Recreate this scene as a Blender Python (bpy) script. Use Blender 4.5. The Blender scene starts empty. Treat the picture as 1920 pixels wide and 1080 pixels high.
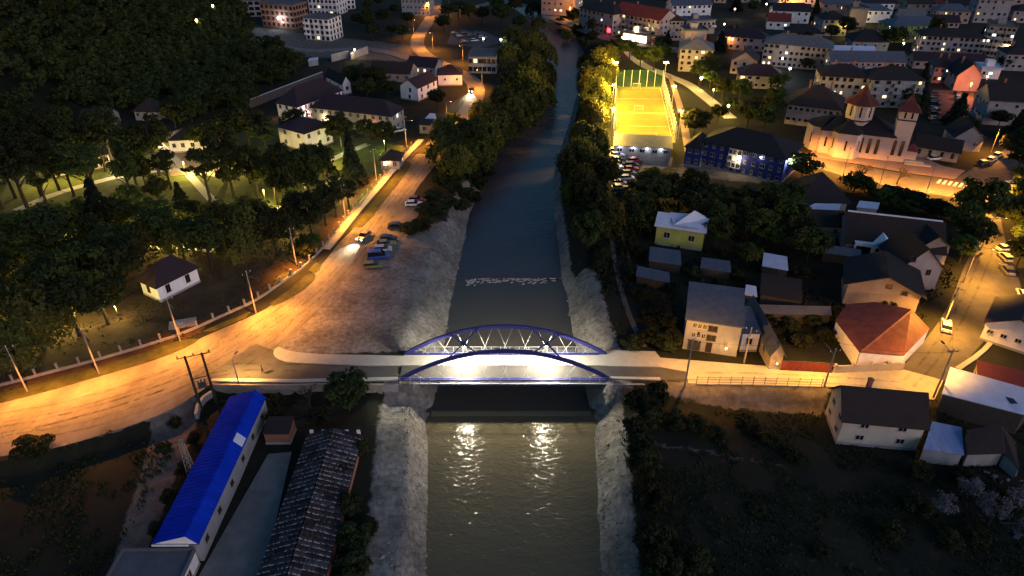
import bpy, math, random
import numpy as np
from mathutils import Vector, Matrix
sc = bpy.context.scene
R = math.radians
# ------------------------------------------------------------------ camera
CAM_H, PITCH, FOCAL = 75.0, R(32.0), 1280.0          # metres, radians, focal length in photo pixels (24 mm on 36 mm)
cam_d = bpy.data.cameras.new('camera'); cam = bpy.data.objects.new('camera', cam_d)
sc.collection.objects.link(cam)
cam.location = (0, 0, CAM_H); cam.rotation_euler = (R(90) - PITCH, 0, 0)
cam_d.sensor_width = 36; cam_d.lens = 24; cam_d.clip_start = 1; cam_d.clip_end = 12000
sc.camera = cam
# ------------------------------------------------------------------ dusk sky, afterglow, exposure
w = bpy.data.worlds.new('World'); sc.world = w; w.use_nodes = True
nt = w.node_tree; nt.nodes.clear()
sky = nt.nodes.new('ShaderNodeTexSky'); sky.sky_type = 'NISHITA'; sky.sun_disc = False
SUN_EL, SUN_ROT = R(4.5), R(145)
sky.sun_elevation = SUN_EL; sky.sun_rotation = SUN_ROT; sky.ozone_density = 5.0; sky.air_density = 1.6; sky.dust_density = 1.5
bg = nt.nodes.new('ShaderNodeBackground'); bg.inputs[1].default_value = 0.15
out = nt.nodes.new('ShaderNodeOutputWorld')
nt.links.new(sky.outputs[0], bg.inputs[0]); nt.links.new(bg.outputs[0], out.inputs[0])
sun_d = bpy.data.lights.new('sun', 'SUN'); sun_d.energy = 0.8; sun_d.angle = R(60); sun_d.color = (1.0, 0.86, 0.96)
sun = bpy.data.objects.new('sun', sun_d); sc.collection.objects.link(sun)
sun.rotation_euler = (R(90) - R(13), 0, R(48))       # low afterglow behind the camera, a little to its right
sc.view_settings.view_transform = 'Standard'; sc.view_settings.look = 'None'
sc.view_settings.exposure = 0.7; sc.view_settings.gamma = 1.0; sc.view_settings.use_curve_mapping = False
sc.cycles.use_denoising = True; sc.cycles.max_bounces = 5; sc.cycles.diffuse_bounces = 2
sc.cycles.glossy_bounces = 2; sc.cycles.transmission_bounces = 2; sc.cycles.transparent_max_bounces = 4
sc.cycles.sample_clamp_indirect = 3.0; sc.cycles.caustics_reflective = False; sc.cycles.caustics_refractive = False
sc.cycles.use_adaptive_sampling = False
# ------------------------------------------------------------------ survey: a photo pixel to the place on the ground it shows
CP, SP = math.cos(PITCH), math.sin(PITCH)
def W(px, py, z=0.0):
    u, v = (px - 960) / FOCAL, (py - 540) / FOCAL
    dx, dy, dz = u, CP - v * SP, -(SP + v * CP)
    t = (z - CAM_H) / dz
    return Vector((dx * t, dy * t, z))
rng = random.Random(11)
nr = np.random.default_rng(5)
C = sc.collection
def link(o, parent=None):
    C.objects.link(o)
    if parent is not None: o.parent = parent
    return o
def tag(o, label=None, cat=None, group=None, kind=None):
    if label: o['label'] = label
    if cat: o['category'] = cat
    if group: o['group'] = group
    if kind: o['kind'] = kind
    return o
def thing(name, label, cat, loc=(0, 0, 0), rz=0, group=None):
    o = bpy.data.objects.new(name, None); o.empty_display_size = .2
    o.location = loc; o.rotation_euler = (0, 0, rz); link(o)
    return tag(o, label, cat, group)
class MB:
    """collects faces for one mesh"""
    def __init__(s): s.v = []; s.f = []; s.m = []
    def poly(s, pts, mi=0):
        n = len(s.v); s.v += [tuple(p) for p in pts]; s.f.append(tuple(range(n, n + len(pts)))); s.m.append(mi); return s
    def box(s, x0, y0, z0, x1, y1, z1, mi=0, M=None, top=True, bottom=True):
        n = len(s.v)
        p = [(x0, y0, z0), (x1, y0, z0), (x1, y1, z0), (x0, y1, z0), (x0, y0, z1), (x1, y0, z1), (x1, y1, z1), (x0, y1, z1)]
        if M is not None: p = [tuple(M @ Vector(q)) for q in p]
        s.v += p
        fs = [(0, 1, 5, 4), (1, 2, 6, 5), (2, 3, 7, 6), (3, 0, 4, 7)]
        if top: fs.append((4, 5, 6, 7))
        if bottom: fs.append((3, 2, 1, 0))
        s.f += [tuple(n + i for i in f) for f in fs]; s.m += [mi] * len(fs); return s
    def tube(s, pts, rad, n=6, mi=0, cap=True):
        pts = [Vector(p) for p in pts]
        if not isinstance(rad, (list, tuple)): rad = [rad] * len(pts)
        rings = []
        for i, p in enumerate(pts):
            d = (pts[min(i + 1, len(pts) - 1)] - pts[max(i - 1, 0)]).normalized()
            a = d.orthogonal().normalized() if abs(d.z) > .95 else d.cross(Vector((0, 0, 1))).normalized()
            b = d.cross(a)
            k = len(s.v)
            for j in range(n):
                t = 2 * math.pi * (j + .5) / n
                s.v.append(tuple(p + (a * math.cos(t) + b * math.sin(t)) * rad[i]))
            rings.append(k)
        for i in range(len(rings) - 1):
            for j in range(n):
                s.f.append((rings[i] + j, rings[i] + (j + 1) % n, rings[i + 1] + (j + 1) % n, rings[i + 1] + j)); s.m.append(mi)
        if cap:
            s.f.append(tuple(rings[0] + j for j in reversed(range(n)))); s.m.append(mi)
            s.f.append(tuple(rings[-1] + j for j in range(n))); s.m.append(mi)
        return s
    def prism(s, outline, z0, z1, mi=0, top=True, bottom=False):
        n = len(s.v); k = len(outline)
        s.v += [(p[0], p[1], z0) for p in outline] + [(p[0], p[1], z1) for p in outline]
        for i in range(k):
            s.f.append((n + i, n + (i + 1) % k, n + k + (i + 1) % k, n + k + i)); s.m.append(mi)
        if top: s.f.append(tuple(n + k + i for i in range(k))); s.m.append(mi)
        if bottom: s.f.append(tuple(n + i for i in reversed(range(k)))); s.m.append(mi)
        return s
    def ball(s, c, r, n=8, k=5, mi=0, sz=1.0):
        b = len(s.v)
        for i in range(k + 1):
            th = math.pi * i / k
            for j in range(n):
                ph = 2 * math.pi * j / n
                s.v.append((c[0] + r * math.sin(th) * math.cos(ph), c[1] + r * math.sin(th) * math.sin(ph), c[2] + sz * r * math.cos(th)))
        for i in range(k):
            for j in range(n):
                s.f.append((b + i * n + j, b + (i + 1) * n + j, b + (i + 1) * n + (j + 1) % n, b + i * n + (j + 1) % n)); s.m.append(mi)
        return s
    def mesh(s, name, mats, smooth=False):
        me = bpy.data.meshes.new(name); me.from_pydata(s.v, [], s.f)
        for m in (mats if isinstance(mats, (list, tuple)) else [mats]): me.materials.append(m)
        if any(s.m): me.polygons.foreach_set('material_index', s.m)
        if smooth: me.polygons.foreach_set('use_smooth', [True] * len(s.f))
        me.update(); return me
    def build(s, name, mats, parent=None, loc=(0, 0, 0), rz=0, smooth=False):
        o = bpy.data.objects.new(name, s.mesh(name, mats, smooth)); o.location = loc; o.rotation_euler = (0, 0, rz)
        return link(o, parent)
def inst(name, me, parent=None, loc=(0, 0, 0), rot=(0, 0, 0), scale=None):
    o = bpy.data.objects.new(name, me); o.location = loc; o.rotation_euler = rot
    if scale is not None: o.scale = scale
    return link(o, parent)
def sheet_mesh(name, V, F, mats, idx=None, smooth=True):
    me = bpy.data.meshes.new(name)
    V = np.asarray(V, np.float32); F = np.asarray(F, np.int32); k = F.shape[1]
    me.vertices.add(len(V)); me.vertices.foreach_set('co', V.ravel())
    me.loops.add(F.size); me.loops.foreach_set('vertex_index', F.ravel())
    me.polygons.add(len(F)); me.polygons.foreach_set('loop_start', np.arange(len(F), dtype=np.int32) * k)
    me.polygons.foreach_set('loop_total', np.full(len(F), k, np.int32))
    for m in (mats if isinstance(mats, (list, tuple)) else [mats]): me.materials.append(m)
    if idx is not None: me.polygons.foreach_set('material_index', np.asarray(idx, np.int32))
    me.polygons.foreach_set('use_smooth', np.full(len(F), smooth))
    me.update(calc_edges=True); me.validate(); return me
# ------------------------------------------------------------------ materials
def mat(name, col, rough=.85, amt=.25, scale=1.5, bump=0.0, bscale=None, metal=0.0, col2=None, rand=0.0, spec=0.3, stretch=None, detail=6, contrast=1.0):
    m = bpy.data.materials.new(name); m.use_nodes = True
    t = m.node_tree; b = t.nodes['Principled BSDF']
    b.inputs['Roughness'].default_value = rough; b.inputs['Metallic'].default_value = metal
    b.inputs['Specular IOR Level'].default_value = spec
    tc = t.nodes.new('ShaderNodeTexCoord'); src = tc.outputs['Object']
    if stretch:
        mp = t.nodes.new('ShaderNodeMapping'); mp.inputs['Scale'].default_value = stretch
        t.links.new(src, mp.inputs[0]); src = mp.outputs[0]
    nz = t.nodes.new('ShaderNodeTexNoise'); nz.inputs['Scale'].default_value = scale; nz.inputs['Detail'].default_value = detail
    nz.inputs['Roughness'].default_value = .65
    t.links.new(src, nz.inputs['Vector'])
    rp = t.nodes.new('ShaderNodeValToRGB')
    c1 = [c * (1 - amt) for c in col]; c2 = list(col2) if col2 else [min(1, c * (1 + amt)) for c in col]
    hw = .28 / contrast
    rp.color_ramp.elements[0].position = .5 - hw; rp.color_ramp.elements[1].position = .5 + hw
    rp.color_ramp.elements[0].color = (*c1, 1); rp.color_ramp.elements[1].color = (*c2, 1)
    t.links.new(nz.outputs[0], rp.inputs[0]); colout = rp.outputs[0]
    if rand:
        oi = t.nodes.new('ShaderNodeObjectInfo'); hs = t.nodes.new('ShaderNodeHueSaturation')
        mr = t.nodes.new('ShaderNodeMapRange'); mr.inputs[3].default_value = 1 - rand; mr.inputs[4].default_value = 1 + rand
        mh = t.nodes.new('ShaderNodeMapRange'); mh.inputs[3].default_value = .5 - rand * .07; mh.inputs[4].default_value = .5 + rand * .05
        t.links.new(oi.outputs['Random'], mr.inputs[0]); t.links.new(oi.outputs['Random'], mh.inputs[0])
        t.links.new(mr.outputs[0], hs.inputs['Value']); t.links.new(mh.outputs[0], hs.inputs['Hue'])
        t.links.new(colout, hs.inputs['Color']); colout = hs.outputs[0]
    t.links.new(colout, b.inputs['Base Color'])
    if bump:
        n2 = t.nodes.new('ShaderNodeTexNoise'); n2.inputs['Scale'].default_value = bscale or scale * 4; n2.inputs['Detail'].default_value = 5
        t.links.new(src, n2.inputs['Vector'])
        bp = t.nodes.new('ShaderNodeBump'); bp.inputs['Strength'].default_value = bump; bp.inputs['Distance'].default_value = .25
        t.links.new(n2.outputs[0], bp.inputs['Height']); t.links.new(bp.outputs[0], b.inputs['Normal'])
    return m
def emis(name, col, strength):
    m = bpy.data.materials.new(name); m.use_nodes = True
    b = m.node_tree.nodes['Principled BSDF']; b.inputs['Base Color'].default_value = (*[c * .5 for c in col], 1)
    b.inputs['Emission Color'].default_value = (*col, 1); b.inputs['Emission Strength'].default_value = strength
    return m
def leafmat(name, col, col2, rand=.42, trans=.32):
    m = mat(name, col, .7, .35, .55, col2=col2, rand=rand, spec=.2)
    t = m.node_tree; b = t.nodes['Principled BSDF']
    src = b.inputs['Base Color'].links[0].from_socket
    tr = t.nodes.new('ShaderNodeBsdfTranslucent'); mx = t.nodes.new('ShaderNodeMixShader'); mx.inputs[0].default_value = trans
    t.links.new(src, tr.inputs[0]); t.links.new(b.outputs[0], mx.inputs[1]); t.links.new(tr.outputs[0], mx.inputs[2])
    t.links.new(mx.outputs[0], t.nodes['Material Output'].inputs[0]); return m
M = {}
M['asphalt'] = mat('asphalt', (.075, .07, .068), .8, .3, .35, .25, 6, contrast=1.2)
M['dusty_asphalt'] = mat('dusty_asphalt', (.155, .138, .118), .85, .42, .22, .35, 5, stretch=(.9, .4, 1), contrast=1.5)
M['sidewalk'] = mat('sidewalk_concrete', (.38, .36, .32), .85, .15, .8, .15, 6)
M['kerb'] = mat('kerb_stone', (.33, .32, .30), .85, .2, 1.2)
M['white_paint'] = mat('white_road_paint', (.7, .7, .66), .7, .2, 2)
M['concrete'] = mat('concrete', (.30, .29, .28), .85, .25, .7, .2, 5)
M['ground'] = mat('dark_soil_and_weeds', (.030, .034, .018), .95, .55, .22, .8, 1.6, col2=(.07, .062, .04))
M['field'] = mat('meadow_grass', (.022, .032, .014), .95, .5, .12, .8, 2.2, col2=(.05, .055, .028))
M['lawn'] = mat('park_lawn', (.04, .07, .012), .95, .45, .3, .6, 3, col2=(.09, .10, .025))
M['park_dirt'] = mat('leaf_litter_soil', (.035, .022, .015), .95, .45, .3, .7, 2.5, col2=(.075, .046, .028))
M['verge'] = mat('verge_grass', (.018, .034, .006), .95, .5, .5, .7, 4, col2=(.075, .07, .018))
M['gravel'] = mat('sandy_gravel', (.15, .135, .115), .95, .45, .18, 1.0, 2.2, col2=(.31, .29, .255), contrast=1.1)
M['bank'] = mat('stone_bank', (.12, .11, .095), .95, .5, .45, 1.0, 1.6, col2=(.34, .32, .29), contrast=1.2)
M['dirt'] = mat('dirt_track', (.085, .068, .058), .95, .4, .3, .6, 3, col2=(.15, .13, .115))
M['yard'] = mat('yard_concrete', (.13, .13, .13), .9, .35, .3, .3, 4, col2=(.22, .215, .2))
M['paving'] = mat('red_paving', (.26, .19, .15), .85, .2, .8, .2, 6)
M['turf'] = mat('artificial_turf', (.15, .15, .02), .9, .22, .25, .2, 9)
M['turf_line'] = mat('turf_line_paint', (.6, .6, .5), .9, .1)
def terrain_mix():
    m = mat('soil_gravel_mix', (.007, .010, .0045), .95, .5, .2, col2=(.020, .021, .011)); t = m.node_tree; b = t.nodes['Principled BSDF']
    base = b.inputs['Base Color'].links[0].from_socket
    tc = t.nodes.new('ShaderNodeTexCoord')
    def noise(s, d=6):
        n = t.nodes.new('ShaderNodeTexNoise'); n.inputs['Scale'].default_value = s; n.inputs['Detail'].default_value = d; n.inputs['Roughness'].default_value = .7
        t.links.new(tc.outputs['Object'], n.inputs[0]); return n.outputs[0]
    def ramp(src, p0, c0, p1, c1, mid=None):
        r = t.nodes.new('ShaderNodeValToRGB'); e = r.color_ramp.elements; e[0].position, e[1].position = p0, p1; e[0].color, e[1].color = (*c0, 1), (*c1, 1)
        if mid: k = e.new(mid[0]); k.color = (*mid[1], 1)
        t.links.new(src, r.inputs[0]); return r.outputs[0]
    stones = ramp(noise(1.1, 9), .34, (.13, .12, .105), .70, (.35, .325, .29), (.5, (.235, .215, .19)))
    patch = ramp(noise(.16, 5), .36, (.5, .48, .47), .62, (1, 1, 1))
    mp = t.nodes.new('ShaderNodeMix'); mp.data_type = 'RGBA'; mp.blend_type = 'MULTIPLY'; mp.inputs[0].default_value = 1
    t.links.new(stones, mp.inputs[6]); t.links.new(patch, mp.inputs[7])
    dirt = ramp(noise(.5, 7), .35, (.075, .062, .054), .65, (.16, .14, .125))
    last = base
    for an, src in (('stone', mp.outputs[2]), ('dirt', dirt)):
        at = t.nodes.new('ShaderNodeAttribute'); at.attribute_name = an
        a1 = t.nodes.new('ShaderNodeMath'); a1.operation = 'MULTIPLY_ADD'; a1.inputs[1].default_value = 1.1; a1.inputs[2].default_value = -.55
        t.links.new(noise(.7, 6), a1.inputs[0]); a2 = t.nodes.new('ShaderNodeMath'); a2.operation = 'ADD'
        t.links.new(at.outputs['Fac'], a2.inputs[0]); t.links.new(a1.outputs[0], a2.inputs[1])
        mr = t.nodes.new('ShaderNodeMapRange'); mr.interpolation_type = 'SMOOTHSTEP'; mr.inputs[1].default_value = .36; mr.inputs[2].default_value = .64
        t.links.new(a2.outputs[0], mr.inputs[0]); mx = t.nodes.new('ShaderNodeMix'); mx.data_type = 'RGBA'
        t.links.new(mr.outputs[0], mx.inputs[0]); t.links.new(last, mx.inputs[6]); t.links.new(src, mx.inputs[7]); last = mx.outputs[2]
    t.links.new(last, b.inputs['Base Color'])
    bp = t.nodes.new('ShaderNodeBump'); bp.inputs['Strength'].default_value = .6; bp.inputs['Distance'].default_value = .25
    t.links.new(noise(1.5, 8), bp.inputs['Height']); t.links.new(bp.outputs[0], b.inputs['Normal']); return m
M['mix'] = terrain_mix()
M['hill'] = mat('forest_floor', (.010, .012, .006), .95, .4, .1, .8, .8)
# ------------------------------------------------------------------ terrain
def vnoise(x, y, s, seed=0):
    x = np.asarray(x, float) / s; y = np.asarray(y, float) / s
    i, j = np.floor(x), np.floor(y); fx, fy = x - i, y - j
    fx, fy = fx * fx * (3 - 2 * fx), fy * fy * (3 - 2 * fy)
    hsh = lambda a, b: np.modf(np.abs(np.sin(a * 127.1 + b * 311.7 + seed * 74.7) * 43758.5453))[0]
    return (hsh(i, j) * (1 - fx) + hsh(i + 1, j) * fx) * (1 - fy) + (hsh(i, j + 1) * (1 - fx) + hsh(i + 1, j + 1) * fx) * fy
def inpoly(x, y, P):
    x = np.asarray(x, float); y = np.asarray(y, float); ins = np.zeros(x.shape, bool)
    for (x0, y0), (x1, y1) in zip(P, P[1:] + P[:1]):
        c = ((y0 > y) != (y1 > y))
        with np.errstate(divide='ignore', invalid='ignore'):
            ins ^= c & (x < (x1 - x0) * (y - y0) / (y1 - y0 if y1 != y0 else 1e-9) + x0)
    return ins
def sdist(x, y, P):
    x = np.asarray(x, float); y = np.asarray(y, float); d = np.full(x.shape, 1e9)
    for (x0, y0), (x1, y1) in zip(P, P[1:] + P[:1]):
        ex, ey = x1 - x0, y1 - y0; L = ex * ex + ey * ey + 1e-9
        t = np.clip(((x - x0) * ex + (y - y0) * ey) / L, 0, 1)
        d = np.minimum(d, np.hypot(x - x0 - t * ex, y - y0 - t * ey))
    return np.where(inpoly(x, y, P), d, -d)
def PW(pts, z=0.0): return [tuple(W(a, b, z)[:2]) for a, b in pts]
WEIR1, WEIR2 = 87.3, 131.0
def wz(y): return np.where(y < WEIR1, -5.0, np.where(y < WEIR2, -4.5, -4.2))
_rows = [(1080, 811, 1113, -5), (950, 812, 1109, -5), (850, 812, 1107, -5), (785, 812, 1105, -5), (700, 832, 1085, -4.5), (625, 846, 1066, -4.5),
         (560, 855, 1057, -4.5), (520, 864, 1046, -4.3), (460, 876, 1040, -4.2), (400, 888, 1032, -4.2), (340, 915, 1032, -4.2), (290, 945, 1042, -4.2),
         (240, 978, 1060, -4.2), (190, 1002, 1074, -4.2), (140, 1022, 1090, -4.2), (100, 1033, 1092, -4.2), (70, 1030, 1080, -4.2), (40, 1000, 1052, -4.2), (15, 960, 1010, -4.2)]
RY, RL, RR = [-400.], [-10.4], [10.6]
for py, a, b, z in _rows:
    p, q = W(a, py, z), W(b, py, z); RY.append(p.y); RL.append(p.x); RR.append(q.x)
RY.append(900.); RL.append(RL[-1] - 260); RR.append(RR[-1] - 250)
def redge(y): return np.interp(y, RY, RL), np.interp(y, RY, RR)
YARD = PW([(402, 721), (300, 779), (120, 839)]) + [(-90, 66), (-300, 20), (-300, -200), (-8, -200), (-8, 89.4), (-20, 89.4)]
LOWR = [(14, 88.2), (22, 88.5), (50, 87.5), (62, 86), (66, 85), (90, 78), (140, 62), (400, 0), (400, -200), (8, -200), (8, 88)]
def sm(t): t = np.clip(t, 0, 1); return t * t * (3 - 2 * t)
def height(x, y, rough=True):
    x = np.asarray(x, float); y = np.asarray(y, float)
    g = -2.2 * sm(sdist(x, y, YARD) / .8) - 1.6 * sm(sdist(x, y, LOWR) / 3.0)
    hx = -140 - x + 10 * np.sin(y / 45.) - .12 * np.clip(y - 300, 0, 200)
    hh = .5 * np.clip(hx, 0, None) * sm((y - 150) / 60) * (1 + .25 * (vnoise(x, y, 60, 3) - .5))
    g = g + np.minimum(hh, 120 + .1 * hh)
    g = g + .35 * (vnoise(x, y, 7, 1) - .5) * sm((-g - .5) / 1.) * (g > -3)
    l, r = redge(y); z0 = wz(y)
    dl, dr = l - x, x - r
    near = y < 88.5
    bl = np.where(near, 8., np.where(y < 99, 3.5, np.where(y < 135, 8., 7.)))
    br = np.where(near, 6., np.where(y < 99, 3.5, 6.))
    tl = np.clip(dl / bl, 0, 1); tr = np.clip(dr / br, 0, 1)
    fl = np.where(near, np.where(tl < .42, sm(tl / .42 * .62 + .0) * 1.22, .94 + .06 * tl), sm(tl * .9 + .05))
    top = np.where(near, np.maximum(g, -1.1 - .12 * np.clip(dl - 8, 0, 9)), g)
    top = top - np.where(near, 1.9 * sm((y - 79) / 7.) * sm((11 - dl) / 4.), 0)
    zl = z0 - .4 + (top - z0 + .4) * np.clip(fl, 0, 1)
    topr = np.where(near & (dr < 12), np.maximum(g, -1.2 - .03 * dr), g)
    topr = topr - np.where(near, 1.7 * sm((y - 79) / 7.) * sm((10 - dr) / 4.), 0)
    zr = z0 - .4 + (topr - z0 + .4) * sm(tr * .92 + .04)
    z = np.where((dl < 0) & (dr < 0), z0 - 1.8, np.where(dl >= 0, np.where(dl > (bl + 9), g, zl), np.where(dr > br + 6, g, zr)))
    if rough:
        near_w = np.minimum(np.abs(dl), np.abs(dr))
        amp = .2 * np.exp(-(near_w / 9.) ** 2) * ((y < 87) | (y > 99))
        z = z + amp * (vnoise(x, y, 2.3, 5) - .5) + amp * .6 * (vnoise(x, y, 1.1, 6) - .5)
    return z
def H(x, y): return float(height(np.array([x]), np.array([y]), False)[0])
_T = np.arange(45, 900, .8)
def GT(px, py):
    """where the line of sight through a photo pixel meets the terrain"""
    u, v = (px - 960) / FOCAL, (py - 540) / FOCAL
    d = np.array([u, CP - v * SP, -(SP + v * CP)])
    x, y, z = d[0] * _T, d[1] * _T, CAM_H + d[2] * _T
    k = np.argmax(z < height(x, y, False))
    if k == 0: k = len(_T) - 1
    return Vector((x[k], y[k], H(x[k], y[k])))
def axis(a, b, step, lo, hi, grow=1.35):
    out = list(np.arange(a, b + 1e-6, step)); s = step
    while out[-1] < hi: s *= grow; out.append(out[-1] + s)
    s = step; pre = []
    q = out[0]
    while q > lo: s *= grow; q -= s; pre.append(q)
    return pre[::-1] + out
gx = np.array(axis(-230, -92, 2.3, -4000, -92)[:-1] + list(np.arange(-92, 72, .7)) + axis(72, 330, 2.5, 72, 4500))
gy = np.array([-600, -200, -60, 0, 30] + list(np.arange(44, 160, .7)) + axis(160, 480, 2.2, 160, 6000))
gx = np.unique(gx[(gx > -5000)]); gy = np.unique(gy)
X, Y = np.meshgrid(gx, gy)
jx = np.zeros_like(X); jy = np.zeros_like(Y)
sx = np.minimum(np.diff(gx, prepend=gx[0] - 1), np.diff(gx, append=gx[-1] + 1)); sy = np.minimum(np.diff(gy, prepend=gy[0] - 1), np.diff(gy, append=gy[-1] + 1))
jx = (nr.random(X.shape) - .5) * .5 * sx[None, :]; jy = (nr.random(Y.shape) - .5) * .5 * sy[:, None]
jx *= (np.abs(sx)[None, :] < 3); jy *= (np.abs(sy)[:, None] < 3)
X = X + jx; Y = Y + jy
Z = height(X, Y)
nx, ny = len(gx), len(gy)
vid = np.arange(nx * ny).reshape(ny, nx)
F = np.stack([vid[:-1, :-1], vid[:-1, 1:], vid[1:, 1:], vid[1:, :-1]], -1).reshape(-1, 4)
V = np.stack([X, Y, Z], -1).reshape(-1, 3)
cx = V[F, 0].mean(1); cy = V[F, 1].mean(1)
reg = np.zeros(len(F), int)          # 0 ground 1 field 2 lawn 3 hill 4 gravel 5 bank 6 dirt 7 leaf litter
cl, cr = redge(cy); dl, dr = cl - cx, cx - cr
wob = 2.2 * (vnoise(cx, cy, 4, 8) - .5) + 1.2 * (vnoise(cx, cy, 1.6, 9) - .5)
PARK = PW([(-60, 300), (60, 290), (240, 262), (330, 245), (450, 235), (560, 240), (700, 262), (760, 275), (735, 318), (660, 395), (610, 455), (560, 500), (480, 560), (330, 636), (200, 680), (-200, 790)])
reg[inpoly(cx, cy, PARK)] = 2
LEAFP = PW([(-300, 480), (200, 470), (400, 430), (560, 400), (660, 340), (720, 318), (660, 395), (610, 455), (560, 500), (480, 560), (330, 640), (200, 690), (-300, 800)])
reg[inpoly(cx + wob * 2, cy + wob, LEAFP)] = 7
reg[(cx < -140 + 10 * np.sin(cy / 45.) - .12 * np.clip(cy - 300, 0, 200)) & (cy > 165)] = 3
reg[(cx > 18) & (cy < 84)] = 1
reg[inpoly(cx, cy, YARD) & (cx < -50)] = 1
LOT = PW([(500, 668), (530, 630), (590, 580), (630, 530), (670, 490), (725, 450), (800, 425), (835, 412), (850, 428), (885, 405)]) + [(-3, 146), (-8, 100), (-21, 98.5)]
reg[inpoly(cx + wob, cy + wob, LOT)] = 4
reg[(dl > -3) & (dl + wob < 8.6) & (cy < 92)] = 5
reg[(dl > -3) & (dl + wob < 5.5) & (cy >= 92) & (cy < 178)] = 5
reg[(dr > -3) & (dr + wob < np.where(cy < 88, 6.0, np.where(cy < 128, 7.5, 3.2))) & (cy < 300)] = 5
reg[inpoly(cx + wob * .5, cy, PW([(295, 782), (348, 765), (380, 760), (256, 1090), (200, 1090)], -2.2))] = 6
names = ['ground', 'field', 'park_lawn', 'hillside', 'gravel_lot', 'river_bank', 'dirt_track', 'park_ground']
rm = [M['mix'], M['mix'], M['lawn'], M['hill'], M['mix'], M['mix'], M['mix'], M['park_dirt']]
vx, vy = V[:, 0], V[:, 1]; vl, vr = redge(vy); vdl, vdr = vl - vx, vx - vr
c01 = lambda t: np.clip(t, 0, 1)
stone = np.maximum.reduce([c01(sdist(vx, vy, LOT) / 2.4 + .5), c01((np.where(vy < 92, 8.6, np.where(vy < 178, 5.5, -9)) - vdl) / 2.4 + .5) * (vdl > -8),
                           c01((np.where(vy < 88, 5.6, np.where(vy < 128, 7.5, np.where(vy < 300, 3.0, -9))) - vdr) / 2.0 + .5) * (vdr > -8)])
dirtw = c01(sdist(vx, vy, PW([(295, 782), (348, 765), (380, 760), (256, 1090), (200, 1090)], -2.2)) / 1.6 + .5)
dirtw = np.maximum(dirtw, c01(sdist(vx, vy, PW([(400, 130), (420, 40), (560, 60), (700, 75), (790, 85), (770, 118), (640, 112), (560, 108), (480, 100)])) / 8 + .5) * .62)
dirtw = np.maximum(dirtw, c01(sdist(vx, vy, PW([(1238, 722), (1560, 729), (1545, 775), (1400, 765), (1240, 745)], -1)) / 2 + .5) * .8)
dirtw = np.maximum(dirtw, c01(sdist(vx, vy, PW([(1250, 330), (1470, 350), (1500, 300), (1290, 290)])) / 4 + .5) * .7)
dirtw = np.maximum(dirtw, c01(sdist(vx, vy, PW([(1262, 895), (1420, 902), (1560, 950), (1780, 1060), (1760, 1250), (1240, 1250)], -1.6)) / 2 + .5) * .30)
dirtw = np.maximum(dirtw, c01(sdist(vx, vy, PW([(1200, 826), (1330, 842), (1480, 872), (1480, 882), (1320, 852), (1200, 838)], -1.6)) / 1 + .5) * .55)
for k, nm in enumerate(names):
    f = F[reg == k]
    if len(f) == 0: continue
    u, inv = np.unique(f, return_inverse=True)
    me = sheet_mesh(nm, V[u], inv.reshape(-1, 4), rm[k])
    for an, arr in (('stone', stone), ('dirt', dirtw)): me.attributes.new(an, 'FLOAT', 'POINT').data.foreach_set('value', arr[u].astype(np.float32))
    o = link(bpy.data.objects.new(nm, me)); o['kind'] = 'structure'
# ------------------------------------------------------------------ river water
def watermat(name, col, amp, sc_, rough):
    m = bpy.data.materials.new(name); m.use_nodes = True; t = m.node_tree; b = t.nodes['Principled BSDF']
    b.inputs['Base Color'].default_value = (*col, 1); b.inputs['Roughness'].default_value = rough; b.inputs['IOR'].default_value = 1.33
    b.inputs['Specular IOR Level'].default_value = .5
    tc = t.nodes.new('ShaderNodeTexCoord'); mp = t.nodes.new('ShaderNodeMapping'); mp.inputs['Scale'].default_value = (.8, 1.3, 1)
    t.links.new(tc.outputs['Object'], mp.inputs[0])
    n1 = t.nodes.new('ShaderNodeTexNoise'); n1.inputs['Scale'].default_value = sc_; n1.inputs['Detail'].default_value = 3; n1.inputs['Distortion'].default_value = .6
    n2 = t.nodes.new('ShaderNodeTexNoise'); n2.inputs['Scale'].default_value = sc_ * .28; n2.inputs['Detail'].default_value = 2
    ad = t.nodes.new('ShaderNodeMath'); ad.operation = 'ADD'
    t.links.new(mp.outputs[0], n1.inputs[0]); t.links.new(mp.outputs[0], n2.inputs[0])
    t.links.new(n1.outputs[0], ad.inputs[0]); t.links.new(n2.outputs[0], ad.inputs[1])
    bp = t.nodes.new('ShaderNodeBump'); bp.inputs['Strength'].default_value = amp; bp.inputs['Distance'].default_value = .2
    t.links.new(ad.outputs[0], bp.inputs['Height']); t.links.new(bp.outputs[0], b.inputs['Normal'])
    return m
M['water_low'] = watermat('river_water_rippled', (.110, .092, .054), .7, 1.05, .13)
M['water_up'] = watermat('river_water_smooth', (.060, .052, .060), .45, .9, .26)
M['water_mid'] = watermat('river_water_calm', (.066, .058, .046), .4, .9, .16)
M['foam'] = mat('white_water', (.34, .35, .37), .6, .3, 3, .4, 6)
def water(name, y0, y1, z, m, n=60):
    ys = np.linspace(y0, y1, n); l, r = redge(ys)
    b = MB()
    for i in range(n): b.v += [(l[i] - 3.5, ys[i], z), (r[i] + 3.5, ys[i], z)]
    for i in range(n - 1): b.f.append((2 * i, 2 * i + 1, 2 * i + 3, 2 * i + 2)); b.m.append(0)
    o = b.build(name, m); o['kind'] = 'structure'
water('river_water_below_sill', -60, WEIR1 + .3, -5.0, M['water_low'])
water('river_water_under_bridge', WEIR1, WEIR2 + .3, -4.5, M['water_mid'])
water('river_water_upstream', WEIR2, 560, -4.2, M['water_up'])
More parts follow.
